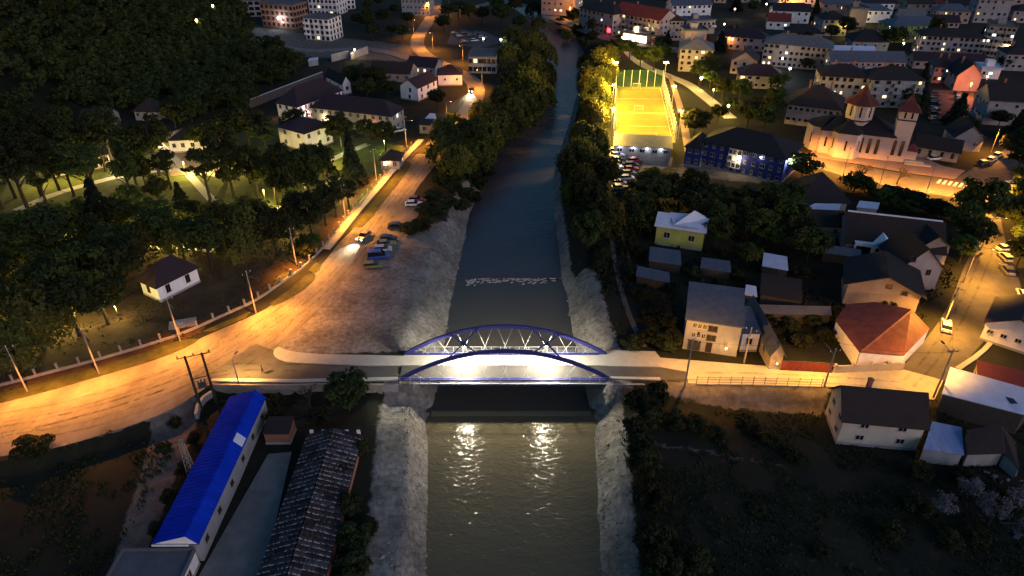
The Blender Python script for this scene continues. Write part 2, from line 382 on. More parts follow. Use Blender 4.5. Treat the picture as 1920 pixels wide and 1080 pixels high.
def weir(name, y, zt, zb, skew, bumps, label):
    l, r = redge(y); l, r = float(l), float(r); b = MB(); n = 70
    for i in range(n + 1):
        x = l - .5 + (r - l + 1) * i / n; dy = skew * 2.4 * (float(vnoise(np.array([x]), np.array([0.]), 3.1, 12)[0]) - .5) + skew * .8 * (float(vnoise(np.array([x]), np.array([5.]), .9, 13)[0]) - .5)
        b.v += [(x, y + dy + .35, zt + .02), (x, y + dy - .1, zt - .02), (x, y + dy - .45, zb + .03)]
    for i in range(n):
        for k in range(2):
            a = 3 * i + k; b.f.append((a + 1, a + 4, a + 3, a)); b.m.append(0)
    o = b.build(name, M['water_low'] if bumps == 0 else M['water_up'], smooth=True); tag(o, kind='structure')
    if bumps:
        b = MB()
        for k in range(bumps):
            x = rng.uniform(l + 1, r - .5); yy = y + skew * 2.4 * (float(vnoise(np.array([x]), np.array([0.]), 3.1, 12)[0]) - .5) - abs(rng.gauss(.4, .9))
            if rng.random() < .35: continue
            L = rng.uniform(.1, .5); hh = rng.uniform(.04, .11)
            pts = [(x - L, yy, zb + .02), (x - L * .3, yy - .18 * rng.random(), zb + hh), (x + L * .4, yy + .1, zb + hh * .8), (x + L, yy + .12, zb + .02)]
            b.tube(pts, [.03, rng.uniform(.06, .16), rng.uniform(.05, .12), .03], 5)
        o = b.build('white_water', M['foam'], smooth=True); o['kind'] = 'stuff'
weir('sill', WEIR1, -4.48, -5.0, .05, 0, '')
weir('rapids', WEIR2, -4.18, -4.5, .9, 330, '')
# ------------------------------------------------------------------ roads, pavements (each a slab standing a little above the ground)
def slab(name, pts, z1, m, z0=None, z=0.0):
    P = PW(pts, z)
    a = sum(p[0] * q[1] - q[0] * p[1] for p, q in zip(P, P[1:] + P[:1]))
    if a < 0: P = P[::-1]
    b = MB(); b.prism([(p[0], p[1]) for p in P], z1 - .5 if z0 is None else z0, z1)
    o = b.build(name, m); o['kind'] = 'structure'; return o
def smooth_line(pts, n=6):
    P = [Vector((a, b)) for a, b in pts]; out = []
    for i in range(len(P) - 1):
        p0, p1, p2, p3 = P[max(i - 1, 0)], P[i], P[i + 1], P[min(i + 2, len(P) - 1)]
        for k in range(n):
            t = k / n
            out.append(tuple(.5 * (2 * p1 + (p2 - p0) * t + (2 * p0 - 5 * p1 + 4 * p2 - p3) * t * t + (3 * p1 - p0 - 3 * p2 + p3) * t ** 3)))
    return out + [tuple(P[-1])]
def WR(pts, wid, name, z1, m, lift=None):
    """a ribbon of the given widths along a ground line given in world metres"""
    P = [Vector(p[:2]) for p in pts]; n = len(P)
    if not isinstance(wid, (list, tuple)): wid = [wid] * n
    b = MB()
    for i, p in enumerate(P):
        d = (P[min(i + 1, n - 1)] - P[max(i - 1, 0)]).normalized(); nrm = Vector((-d.y, d.x)); ww = wid[min(i, len(wid) - 1)] / 2
        for s in (1, -1):
            q = p + nrm * ww * s; zz = z1 if lift is None else H(q.x, q.y) + lift
            b.v += [(q.x, q.y, zz), (q.x, q.y, zz - .5)]
    for i in range(n - 1):
        k = 4 * i
        b.f += [(k, k + 2, k + 6, k + 4), (k + 1, k, k + 4, k + 5), (k + 2, k + 3, k + 7, k + 6)]; b.m += [0, 0, 0]
    o = b.build(name, m); o['kind'] = 'structure'; return o
road_up = smooth_line([(-60, 770), (0, 756), (150, 716), (300, 668), (400, 624), (490, 584), (545, 548), (590, 512), (640, 452), (680, 412), (730, 346), (775, 296), (806, 262)])
road_dn = smooth_line([(862, 262), (838, 290), (814, 313), (776, 365), (799, 374), (780, 410), (747, 452), (725, 470), (700, 512), (650, 520), (612, 566), (566, 612), (528, 648), (505, 690), (460, 708), (398, 720), (370, 738), (292, 781), (120, 836), (0, 856), (-60, 866)], 4)
slab('riverside_road', road_up + road_dn, .05, M['dusty_asphalt'])
slab('bridge_approach_road', [(481, 645), (500, 652), (519, 660), (514, 668), (527, 678), (560, 683), (690, 688), (746, 688), (746, 712), (690, 713), (400, 717), (388, 702)], .062, M['asphalt'])
up_c = [tuple(W(*p)[:2]) for p in smooth_line([(835, 262), (868, 222), (888, 190), (893, 165), (880, 147), (850, 130), (812, 112), (786, 92), (784, 70), (800, 45), (815, 20), (818, -8), (810, -40)])]
WR(up_c, 6.6, 'winding_road', .048, M['dusty_asphalt'])
WR([tuple(W(*p)[:2]) for p in smooth_line([(815, 24), (850, 20), (885, 14), (920, 5), (960, -14)])], 6, 'upper_side_road', .044, M['dusty_asphalt'])
WR([tuple(GT(*p)[:2]) for p in smooth_line([(478, 55), (500, 74), (530, 88), (570, 95), (620, 95), (680, 92), (730, 100), (770, 112)])], [5.5], 'construction_track', 0, M['yard'], lift=.25)
# pavements beside the riverside road
pav = [tuple(W(*p)[:2]) for p in smooth_line([(-60, 740), (0, 728), (150, 690), (280, 654), (330, 637), (420, 598), (480, 570), (540, 530), (580, 500), (625, 452), (660, 408), (700, 362), (745, 310), (790, 262)])]
WR(pav[52:], 1.9, 'riverside_pavement', .17, M['sidewalk'])
def verge(pts): slab('grass_verge', pts, .13, M['verge'])
verge(smooth_line([(-50, 748), (0, 737), (120, 706), (240, 672), (335, 640), (370, 640), (300, 672), (180, 708), (60, 742), (-50, 768)], 4))
verge([(380, 622), (425, 602), (470, 585), (460, 597), (400, 622)])
verge(smooth_line([(505, 571), (545, 542), (575, 517), (592, 516), (578, 536), (540, 562), (512, 574)], 4))
verge([(578, 507), (592, 493), (603, 497), (599, 508), (588, 513)])
verge(smooth_line([(662, 425), (700, 380), (735, 335), (757, 309), (771, 308), (752, 338), (722, 375), (694, 412), (676, 428)], 4))
verge([(778, 288), (795, 272), (806, 272), (796, 288)])
verge([(806, 262), (818, 250), (832, 248), (824, 262)])
# bridge approach pavements
slab('approach_pavement', smooth_line([(524, 652), (548, 660), (600, 665), (690, 667), (766, 669)], 4) + [(752, 687), (690, 687)] + smooth_line([(690, 687), (560, 681), (530, 677), (514, 667), (516, 656), (524, 652)], 4)[1:-1], .19, M['sidewalk'])
slab('approach_pavement_south', [(392, 716), (560, 718), (746, 714), (746, 708), (560, 712), (400, 711)], .19, M['sidewalk'])
slab('approach_pavement_east', [(1122, 662), (1150, 658), (1228, 660), (1238, 672), (1238, 689), (1128, 687)], .19, M['sidewalk'])
slab('east_road', [(1126, 687), (1240, 689), (1286, 697), (1290, 716), (1240, 713), (1126, 711)], .062, M['asphalt'])
slab('east_concrete_road', [(1238, 671), (1390, 683), (1550, 694), (1660, 692), (1692, 688), (1780, 690), (1768, 715), (1752, 750), (1695, 742), (1600, 730), (1548, 724), (1290, 719), (1284, 698), (1238, 689)], .055, M['sidewalk'])
slab('street_pavement_south', [(1140, 711), (1238, 714), (1238, 709), (1140, 707)], .19, M['sidewalk'])
rs = smooth_line([(1690, 692), (1720, 655), (1752, 615), (1782, 565), (1808, 500), (1838, 440), (1846, 400), (1845, 355)], 4) + smooth_line([(1905, 372), (1880, 385), (1878, 420), (1893, 478), (1912, 530), (1912, 556), (1880, 600), (1836, 650), (1800, 690), (1775, 715)], 4)
slab('side_street', rs, .066, M['asphalt'])
slab('side_street_pavement', smooth_line([(1790, 690), (1840, 655), (1885, 600), (1916, 560), (1930, 560), (1895, 605), (1848, 660), (1800, 695)], 3), .2, M['sidewalk'])
slab('church_street', smooth_line([(1440, 268), (1500, 284), (1600, 308), (1700, 326), (1800, 338), (1960, 352), (2100, 366)], 4) + smooth_line([(2100, 410), (1960, 394), (1880, 386), (1800, 372), (1700, 356), (1600, 335), (1500, 305), (1440, 290)], 4), .05, M['asphalt'])
slab('church_square', [(1515, 292), (1545, 262), (1720, 292), (1770, 312), (1810, 320), (1790, 336), (1700, 324), (1600, 306)], .058, M['paving'])
slab('church_side_road', smooth_line([(1790, 336), (1830, 312), (1880, 283), (1960, 240)], 4) + smooth_line([(2000, 262), (1925, 312), (1905, 352)], 4), .045, M['asphalt'])
for k in range(12):
    t = k / 11; a = W(1764 + t * 112, 337 + t * 19); c = W(1758 + t * 112, 344 + t * 19)
    d = (W(1876, 356) - W(1764, 337)).normalized() * .34
    b = MB(); b.prism([(a - d)[:2], (a + d)[:2], (c + d)[:2], (c - d)[:2]][::-1], .03, .063)
    o = b.build('crossing_stripe', M['white_paint']); o['kind'] = 'structure'
slab('pitch_path', smooth_line([(1252, 142), (1262, 175), (1272, 215), (1284, 285)], 4) + smooth_line([(1300, 285), (1285, 215), (1272, 175), (1258, 142)], 4), .07, M['paving'])
WR([tuple(W(*p)[:2]) for p in smooth_line([(1160, 78), (1200, 118), (1248, 140), (1290, 158), (1320, 180), (1345, 200), (1370, 222)])], 4.5, 'park_street', .05, M['sidewalk'])
WR([tuple(W(*p)[:2]) for p in smooth_line([(1030, 30), (1090, 52), (1150, 74), (1215, 84), (1300, 100)])], 9, 'shop_street', .045, M['dusty_asphalt'])
slab('pitch_car_park', [(1140, 278), (1262, 296), (1258, 312), (1205, 330), (1180, 360), (1150, 362)], .05, M['asphalt'])
slab('town_car_park', [(1748, 168), (1826, 172), (1822, 236), (1746, 230)], .05, M['asphalt'])
slab('riverside_car_park', [(845, 62), (905, 58), (950, 78), (900, 90), (838, 82)], .05, M['asphalt'])

b = MB(); b.prism(PW([(368, 1090), (492, 1090), (547, 848), (503, 852)], -2.2), -2.6, -2.08); tag(b.build('shed_yard', M['yard']), kind='structure')
# park paths
for pts, wd in ([(30, 395), (110, 362), (230, 330), (330, 318), (420, 330)], 2.6), ([(290, 262), (330, 300), (370, 345), (420, 400)], 2.2), ([(420, 420), (500, 400), (570, 372), (640, 330)], 2.2), ([(240, 470), (330, 462), (400, 470)], 2.2), ([(560, 330), (620, 300), (690, 270)], 2.4):
    WR([tuple(W(*p)[:2]) for p in smooth_line(pts, 5)], wd, 'park_path', .06, M['sidewalk'])
slab('park_square', [(300, 275), (420, 272), (410, 322), (320, 330)], .05, M['paving'])

# wheel tracks worn into the dusty road: thin worn films on the asphalt
def track_mat(name, col, s_):
    m = mat(name, col, .85, .2, 1); t = m.node_tree; b = t.nodes['Principled BSDF']
    tc = t.nodes.new('ShaderNodeTexCoord'); n = t.nodes.new('ShaderNodeTexNoise'); n.inputs['Scale'].default_value = s_; n.inputs['Detail'].default_value = 7; n.inputs['Roughness'].default_value = .7
    r = t.nodes.new('ShaderNodeMapRange'); r.inputs[1].default_value = .42; r.inputs[2].default_value = .72; r.inputs[4].default_value = .55
    t.links.new(tc.outputs['Object'], n.inputs[0]); t.links.new(n.outputs[0], r.inputs[0]); t.links.new(r.outputs[0], b.inputs['Alpha']); return m
M['track_dark'] = track_mat('worn_wheel_track', (.05, .045, .04), .45); M['track_pale'] = track_mat('dust_streak', (.30, .265, .22), .4)
def track(pts, off, wd, m, z):
    P = [Vector(W(*p)[:2]) for p in smooth_line(pts, 7)]; b = MB(); n = len(P)
    for i, p in enumerate(P):
        d = (P[min(i + 1, n - 1)] - P[max(i - 1, 0)]).normalized(); q = Vector((-d.y, d.x))
        for s in (.5, -.5): c = p + q * (off + s * wd); b.v.append((c.x, c.y, z))
    for i in range(n - 1): b.f.append((2 * i, 2 * i + 2, 2 * i + 3, 2 * i + 1)); b.m.append(0)
    b.build('wheel_track', m)['kind'] = 'structure'
L1 = [(-40, 800), (100, 775), (240, 737), (380, 682), (500, 612), (590, 545), (660, 470), (720, 390), (775, 320), (806, 280)]
k = 0
for off, wd, nm in ((-2.6, .5, 'track_dark'), (-1.0, .45, 'track_dark'), (.9, .6, 'track_pale'), (2.4, .5, 'track_dark'), (3.6, .9, 'track_pale'), (-3.8, .8, 'track_pale'), (.1, .35, 'track_dark')):
    track(L1, off, wd, M[nm], .0545 + .0006 * k); k += 1
for pts in ([(60, 800), (230, 752), (330, 718), (420, 690), (560, 690)], [(0, 826), (150, 800), (280, 760), (370, 722), (470, 700)], [(560, 600), (520, 640), (470, 672), (430, 700)]):
    for off in (-.9, .9): track(pts, off, .42, M['track_dark'], .0655 + .0006 * k); k += 1
for pts in ([(1250, 705), (1400, 705), (1560, 712), (1690, 722)], [(1700, 720), (1745, 670), (1790, 600), (1830, 520), (1862, 440)]):
    for off in (-1.1, .7): track(pts, off, .45, M['track_dark'], .0685 + .0006 * k); k += 1
# ------------------------------------------------------------------ arch bridge
M['blue_steel'] = mat('blue_painted_steel', (.028, .03, .17), .45, .15, 2)
M['steel'] = mat('galvanised_steel', (.42, .43, .46), .45, .12, 3, metal=.4)
M['cable'] = mat('pale_cable', (.72, .72, .68), .5, .05)
M['dark_metal'] = mat('dark_metal', (.04, .04, .045), .5, .2)
BX0, BX1, YF, YB, RISE = -19.0, 16.6, 90.45, 97.55, 5.9
BCX, BHS = (BX0 + BX1) / 2, (BX1 - BX0) / 2
br = thing('arch_bridge', 'blue steel tied arch bridge with crossed pale cables, brightly lit above the river', 'bridge', (BCX, (YF + YB) / 2, 0))
by = lambda y: y - (YF + YB) / 2
def az(x): return .25 + RISE * (1 - (x / BHS) ** 2)
for y in (YF, YB):
    b = MB(); n = 44; hw, hh = .22, .3
    xs = [-BHS + 2 * BHS * i / n for i in range(n + 1)]
    for x in xs:
        s = -2 * RISE * x / BHS ** 2; L = math.hypot(1, s); nx_, nz_ = -s / L, 1 / L
        for a, c in ((-1, -1), (1, -1), (1, 1), (-1, 1)): b.v.append((x + nx_ * hh * c, by(y) + hw * a, az(x) + nz_ * hh * c))
    for i in range(n):
        for k in range(4): b.f.append((4 * i + k, 4 * i + 4 + k, 4 * i + 4 + (k + 1) % 4, 4 * i + (k + 1) % 4)); b.m.append(0)
    b.f += [(0, 1, 2, 3), (4 * n + 3, 4 * n + 2, 4 * n + 1, 4 * n)]; b.m += [0, 0]
    arch = b.build('arch', M['blue_steel'], br)
    # crossed hangers: eight crossings, each of two cables
    N = 9
    for i in range(N):
        xi = -BHS * .80 + 2 * BHS * .80 * i / (N - 1)
        for s in (-1, 1):
            xa, xb = xi - s * 1.35, xi + s * .6
            MB().tube([(xb, by(y), .15), (xa, by(y), az(xa) - .2)], .021, 5).build('hanger', M['cable'], br)
    # tie girder, upper and lower flange
    b = MB(); b.box(-BHS - .4, by(y) - .16, -.85, BHS + .4, by(y) + .16, .12).box(-BHS - .4, by(y) - .3, -.95, BHS + .4, by(y) + .3, -.851).box(-BHS - .4, by(y) - .3, .121, BHS + .4, by(y) + .3, .2)
    b.build('girder', M['blue_steel'], br)
    # railing outside the arch
    ro = by(y) + (-.75 if y == YF else .75)
    rail = MB(); 
    for z in (.25, .62, 1.1): rail.tube([(-BHS - .2, ro, z), (BHS + .2, ro, z)], .04 if z > 1 else .025, 5)
    rail = rail.build('railing', M['steel'], br)
    pm = MB().box(-.05, -.05, -.25, .05, .05, 1.14).mesh('railing_post', M['steel'])
    for i in range(22): inst('railing_post', pm, rail, (-BHS + .05 + i * (2 * BHS - .1) / 21, ro, 0))
    MB().box(-BHS - .2, ro - .14, -.35, BHS + .2, ro + .14, -.12).build('edge_beam', M['steel'], br)
MB().box(-BHS - .3, by(YF) + .32, -.75, BHS + .3, by(YB) - .32, .02).build('deck', M['concrete'], br)
MB().box(-BHS - .25, by(90.9), .021, BHS + .25, by(94.15), .075).build('carriageway', M['asphalt'], br)
b = MB(); b.box(-BHS - .25, by(94.18), .022, BHS + .25, by(97.1), .2); b.build('walkway', M['sidewalk'], br)
for i in range(9):
    x = -BHS + 2.2 + i * (2 * BHS - 4.4) / 8
    MB().box(x - .15, by(YF) + .3, -1.15, x + .15, by(YB) - .3, -.76).build('cross_beam', M['blue_steel'], br)
LAMPX = []
for sgn in (-1, 1):
    x0, x1 = sgn * BHS * .54, sgn * BHS * .26
    for (xa, ya), (xb, yb) in (((x0, YF), (x1, YB)), ((x1, YF), (x0, YB))):
        MB().tube([(xa, by(ya), az(xa)), (xb, by(yb), az(xb))], .15, 6).build('brace', M['blue_steel'], br)
    LAMPX.append((x0 + x1) / 2)
for sgn in (-1, 1):
    xe = sgn * (BHS + .3)
    b = MB(); b.box(min(xe - sgn * 1.2, xe + sgn * 1.4), by(89.35), -5.6, max(xe - sgn * 1.2, xe + sgn * 1.4), by(98.6), -.96)
    b.build('abutment', M['concrete'], br)
    b = MB(); q = [(xe, by(89.32), -3.6), (xe + sgn * 5.5, by(89.32), -1.4), (xe + sgn * 5.5, by(89.32), .16), (xe, by(89.32), .16)]
    q2 = [(p[0], p[1] - .35, p[2]) for p in q]
    if sgn < 0: q, q2 = q[::-1], q2[::-1]
    b.poly(q2); b.poly(q[::-1])
    for k in range(4): b.poly([q[k], q[(k + 1) % 4], q2[(k + 1) % 4], q2[k]])
    b.build('wing_wall', M['concrete'], br)
lens_w = emis('white_lamp_lens', (1, .93, .78), 40)
BRIDGE_P = 15000
for i, x in enumerate(LAMPX):
    zz = az(x * .96) - .25
    t = thing('bridge_lamp', 'flat white floodlight hanging under the %s crossed braces of the bridge' % ('left', 'right')[i], 'lamp', (BCX + x, (YF + YB) / 2, zz), group='lamps over the bridge deck')
    MB().box(-.42, -.55, -.02, .42, .55, .14).build('housing', M['dark_metal'], t)
    MB().box(-.38, -.5, -.06, .38, .5, -.021).build('lens', lens_w, t)
    ld = bpy.data.lights.new('bridge_light', 'SPOT'); ld.energy = BRIDGE_P; ld.color = (1, .90, .66); ld.spot_size = R(168); ld.spot_blend = .25; ld.shadow_soft_size = .38
    lo = bpy.data.objects.new('bridge_light', ld); lo.location = (0, 0, -.12); link(lo, t)
# ------------------------------------------------------------------ retaining walls and parapets by the bridge
def wall(name, label, cat, pts, h, th, m, zb=None, posts=0, postm=None, posth=.4, group=None, cap=None, w=.3, panel=None):
    """a free-standing wall along world points; posts become parts"""
    P = [Vector(p[:2]) for p in pts]; root = thing(name, label, cat, (P[0].x, P[0].y, 0), 0, group); o = P[0]
    b = MB(); tot = 0; L = []
    for a, c in zip(P, P[1:]):
        d = (c - a); l = d.length; L.append((a, d.normalized(), l)); tot += l
        n = Vector((-d.y, d.x)).normalized() * th / 2
        z0 = (H(a.x, a.y), H(c.x, c.y)) if zb is None else (zb, zb)
        q = [a - n - o, c - n - o, c + n - o, a + n - o]
        lo = [(*q[0], z0[0] - .4), (*q[1], z0[1] - .4), (*q[2], z0[1] - .4), (*q[3], z0[0] - .4)]
        hi = [(*q[0], z0[0] + h), (*q[1], z0[1] + h), (*q[2], z0[1] + h), (*q[3], z0[0] + h)]
        for k in range(4): b.poly([lo[k], lo[(k + 1) % 4], hi[(k + 1) % 4], hi[k]])
        b.poly(hi)
    b.build('wall_base', m, root)
    if cap:
        b = MB()
        for a, c in zip(P, P[1:]):
            n = Vector((-(c - a).y, (c - a).x)).normalized() * (th / 2 + .06); z0 = zb if zb is not None else H(a.x, a.y)
            q = [a - n - o, c - n - o, c + n - o, a + n - o]
            b.prism([(p.x, p.y) for p in q], z0 + h + .003, z0 + h + .12)
        b.build('coping', cap, root)
    if posts:
        pm = MB().box(-w / 2, -w / 2, -.2, w / 2, w / 2, posth).box(-w / 2 - .05, -w / 2 - .05, posth, w / 2 + .05, w / 2 + .05, posth + .08).mesh('pillar', postm or m)
        s = 0.
        panels = MB(); prev = None
        while s < tot:
            r_ = s
            for a, d, l in L:
                if r_ <= l: break
                r_ -= l
            p = a + d * min(r_, l); z = (H(p.x, p.y) if zb is None else zb) + h
            inst('pillar', pm, root, (p.x - o.x, p.y - o.y, z), (0, 0, math.atan2(d.y, d.x)))
            if panel and prev is not None:
                for zz in panel: panels.tube([(prev.x - o.x, prev.y - o.y, prev.z + zz), (p.x - o.x, p.y - o.y, z + zz)], .03, 4, cap=False)
            prev = Vector((p.x, p.y, z)); s += posts
        if panel: panels.build('rails', M['dark_metal'], root)
    return root
M['old_wall'] = mat('stained_concrete_wall', (.28, .25, .21), .9, .35, .8, .3, 4)
M['white_wall'] = mat('white_rendered_wall', (.62, .62, .62), .9, .12, .5, .1, 4)
wall('retaining_wall', 'stained concrete retaining wall below the bridge approach, behind the blue roof', 'wall', PW([(396, 722), (470, 723), (560, 722.5), (640, 720)]) + [(-22.0, 89.0)], .22, .35, M['old_wall'], zb=0.0)
b_ = sc.collection.objects['wall_base'] if False else None
b = MB(); pts = PW([(396, 724), (470, 725), (560, 724.5), (640, 722)]) + [(-22.0, 88.8)]
for a, c in zip(pts, pts[1:]): b.poly([(*a, -3), (*c, -3), (*c, -.02), (*a, -.02)])
b.build('retaining_face', M['old_wall'])['kind'] = 'structure'
FENCE = [tuple(W(*p)[:2]) for p in smooth_line([(-60, 736), (0, 724), (100, 698), (200, 671), (330, 631), (420, 592), (480, 564), (535, 526), (576, 496), (620, 450), (655, 405), (695, 360), (740, 308), (772, 276)], 4)]
wall('boundary_fence', 'low concrete boundary wall with short square pillars between park and riverside road', 'fence', FENCE, .45, .3, M['old_wall'], posts=3.3, posth=1.15, w=.32, panel=(.25, .75))
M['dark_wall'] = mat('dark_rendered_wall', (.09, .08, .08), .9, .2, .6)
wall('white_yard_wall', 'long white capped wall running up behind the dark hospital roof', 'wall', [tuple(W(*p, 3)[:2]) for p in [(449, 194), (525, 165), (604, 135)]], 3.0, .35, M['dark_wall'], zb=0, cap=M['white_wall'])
# ------------------------------------------------------------------ buildings
M['cream'] = mat('cream_render', (.40, .35, .29), .9, .30, .32, .12, 3, stretch=(1, 1, .45))
M['white'] = mat('white_render', (.76, .75, .77), .9, .30, .32, .12, 3, stretch=(1, 1, .45))
M['grey_w'] = mat('grey_render', (.27, .27, .29), .9, .30, .32, .12, 3, stretch=(1, 1, .45))
M['lilac'] = mat('lilac_render', (.31, .28, .30), .9, .30, .32, .12, 3, stretch=(1, 1, .45))
M['tan'] = mat('tan_render', (.27, .215, .18), .9, .30, .32, .12, 3, stretch=(1, 1, .45))
M['pink'] = mat('pink_render', (.38, .29, .26), .9, .30, .32, .12, 3, stretch=(1, 1, .45))
M['green_w'] = mat('yellow_green_render', (.30, .35, .10), .9, .30, .32, .12, 3, stretch=(1, 1, .45))
M['blue_w'] = mat('blue_render', (.022, .032, .17), .85, .15, .6)
M['brick'] = mat('raw_red_brick', (.26, .12, .08), .95, .3, 2, .3, 8)
M['raw_concrete'] = mat('raw_concrete_frame', (.33, .32, .32), .95, .2, 1)
M['dusk_glass'] = mat('dark_window_glass', (.012, .013, .018), .12, .2, .5, spec=.6)
M['frame'] = mat('white_window_frame', (.42, .42, .42), .6, .06)
M['dark_frame'] = mat('brown_window_frame', (.08, .05, .035), .6, .1)
M['lit_warm'] = emis('lit_window_warm', (1, .72, .38), 1.2)
M['lit_cool'] = emis('lit_window_cool', (.95, .96, 1), 1.3)
M['lit_yellow'] = emis('lit_window_yellow', (1, .82, .28), 1.1)
M['r_dark'] = mat('dark_tile_roof', (.018, .015, .018), .8, .3, .8, .5, 9, stretch=(1, 3, 1))
M['r_brown'] = mat('brown_tile_roof', (.030, .020, .018), .8, .3, .8, .5, 9)
M['r_maroon'] = mat('maroon_sheet_roof', (.030, .016, .021), .6, .2, .6, .2, 6)
M['r_red'] = mat('red_sheet_roof', (.15, .042, .03), .7, .45, .5, .2, 6)
M['r_dred'] = mat('dark_red_roof', (.16, .03, .025), .7, .25, .6, .3, 6)
M['r_grey'] = mat('grey_sheet_roof', (.13, .135, .15), .55, .25, .5, .15, 6)
M['r_blue'] = mat('blue_sheet_roof', (.004, .034, .46), .7, .45, .5, .25, 5, spec=.06, stretch=(.5, 1.6, 1), detail=9)
M['cream_bright'] = mat('pale_cream_render', (.52, .45, .38), .9, .2, .4)
M['r_slate'] = mat('blue_grey_sheet_roof', (.075, .09, .125), .55, .3, .7, .2, 8)
M['r_pale'] = mat('pale_sheet_roof', (.48, .54, .70), .5, .18, .5, .15, 6)
M['r_bluepale'] = mat('blue_corrugated_sheet', (.20, .27, .48), .5, .25, .5, .3, 5, stretch=(5, .3, 1))
M['r_flat'] = mat('flat_bitumen_roof', (.10, .10, .115), .9, .3, .4, .2, 4)
_win = {}
def winmesh(w_, h_, kind, lit, mull=True):
    k = (round(w_, 2), round(h_, 2), kind, lit, mull)
    if k not in _win:
        f = .07; b = MB(); x, z = w_ / 2, h_ / 2
        b.box(-x, -.06, -z, -x + f, .0, z).box(x - f, -.06, -z, x, .0, z).box(-x + f, -.06, -z, x - f, 0, -z + f).box(-x + f, -.06, z - f, x - f, 0, z)
        if mull: b.box(-f / 2, -.055, -z + f, f / 2, 0, z - f)
        b.box(-x - .06, -.13, -z - .07, x + .06, 0, -z - .003)
        fm = b.mesh('window', M[kind])
        p = MB(); p.poly([(-x + f, -.02, -z + f), (x - f, -.02, -z + f), (x - f, -.02, z - f), (-x + f, -.02, z - f)])
        _win[k] = (fm, p.mesh('pane', M[lit]))
    return _win[k]
def put_window(root, x, y, z, rz, w_, h_, kind='frame', lit='dusk_glass', mull=True):
    fm, pm = winmesh(w_, h_, kind, lit, mull)
    o = inst('window', fm, root, (x, y, z), (0, 0, rz)); inst('pane', pm, o)
M['dark_wood'] = mat('weathered_boards', (.05, .045, .042), .9, .35, 2)
def roof_mesh(L, D, h, kind, rh, ov, th=.16, axis='x'):
    """roof over 0..L x 0..D resting at height h"""
    b = MB(); e = h - ov * (rh / (D / 2 if axis == 'x' else L / 2)) if kind in ('hip', 'gable') else h
    e = max(e, h - .5)
    x0, x1, y0, y1 = -ov, L + ov, -ov, D + ov
    def surf(polys, loop):
        for p in polys: b.poly(p)
        for p in polys: b.poly([(q[0], q[1], q[2] - th) for q in p][::-1])
        for i in range(len(loop)):
            p, q = loop[i], loop[(i + 1) % len(loop)]
            b.poly([(p[0], p[1], p[2] - th), (q[0], q[1], q[2] - th), q, p])
    c0, c1, c2, c3 = (x0, y0, e), (x1, y0, e), (x1, y1, e), (x0, y1, e)
    if kind == 'hip':
        if axis == 'x':
            k = min((D + 2 * ov) / 2, (L + 2 * ov) / 2 - .05); ym = D / 2
            r0, r1 = (x0 + k, ym, h + rh), (x1 - k, ym, h + rh)
            surf([[c0, c1, r1, r0], [c1, c2, r1], [c2, c3, r0, r1], [c3, c0, r0]], [c0, c1, c2, c3])
        else:
            k = min((L + 2 * ov) / 2, (D + 2 * ov) / 2 - .05); xm = L / 2
            r0, r1 = (xm, y0 + k, h + rh), (xm, y1 - k, h + rh)
            surf([[c0, c1, r0], [c1, c2, r1, r0], [c2, c3, r1], [c3, c0, r0, r1]], [c0, c1, c2, c3])
    elif kind == 'gable':
        if axis == 'x':
            r0, r1 = (x0, D / 2, h + rh), (x1, D / 2, h + rh)
            surf([[c0, c1, r1, r0], [c2, c3, r0, r1]], [c0, c1, r1, c2, c3, r0])
        else:
            r0, r1 = (L / 2, y0, h + rh), (L / 2, y1, h + rh)
            surf([[c0, r0, r1, c3], [r0, c1, c2, r1]], [c0, r0, c1, c2, r1, c3])
    elif kind == 'mono':
        c0, c1, c2, c3 = (x0, y0, h), (x1, y0, h), (x1, y1, h + rh), (x0, y1, h + rh)
        surf([[c0, c1, c2, c3]], [c0, c1, c2, c3])
    else:
        h += .02
        b.box(x0, y0, h - .02, x1, y1, h + .2)
        b.box(x0, y0, h + .2, x1, y0 + .25, h + .6).box(x0, y1 - .25, h + .2, x1, y1, h + .6).box(x0, y0 + .25, h + .2, x0 + .25, y1 - .25, h + .6).box(x1 - .25, y0 + .25, h + .2, x1, y1 - .25, h + .6)
    return b
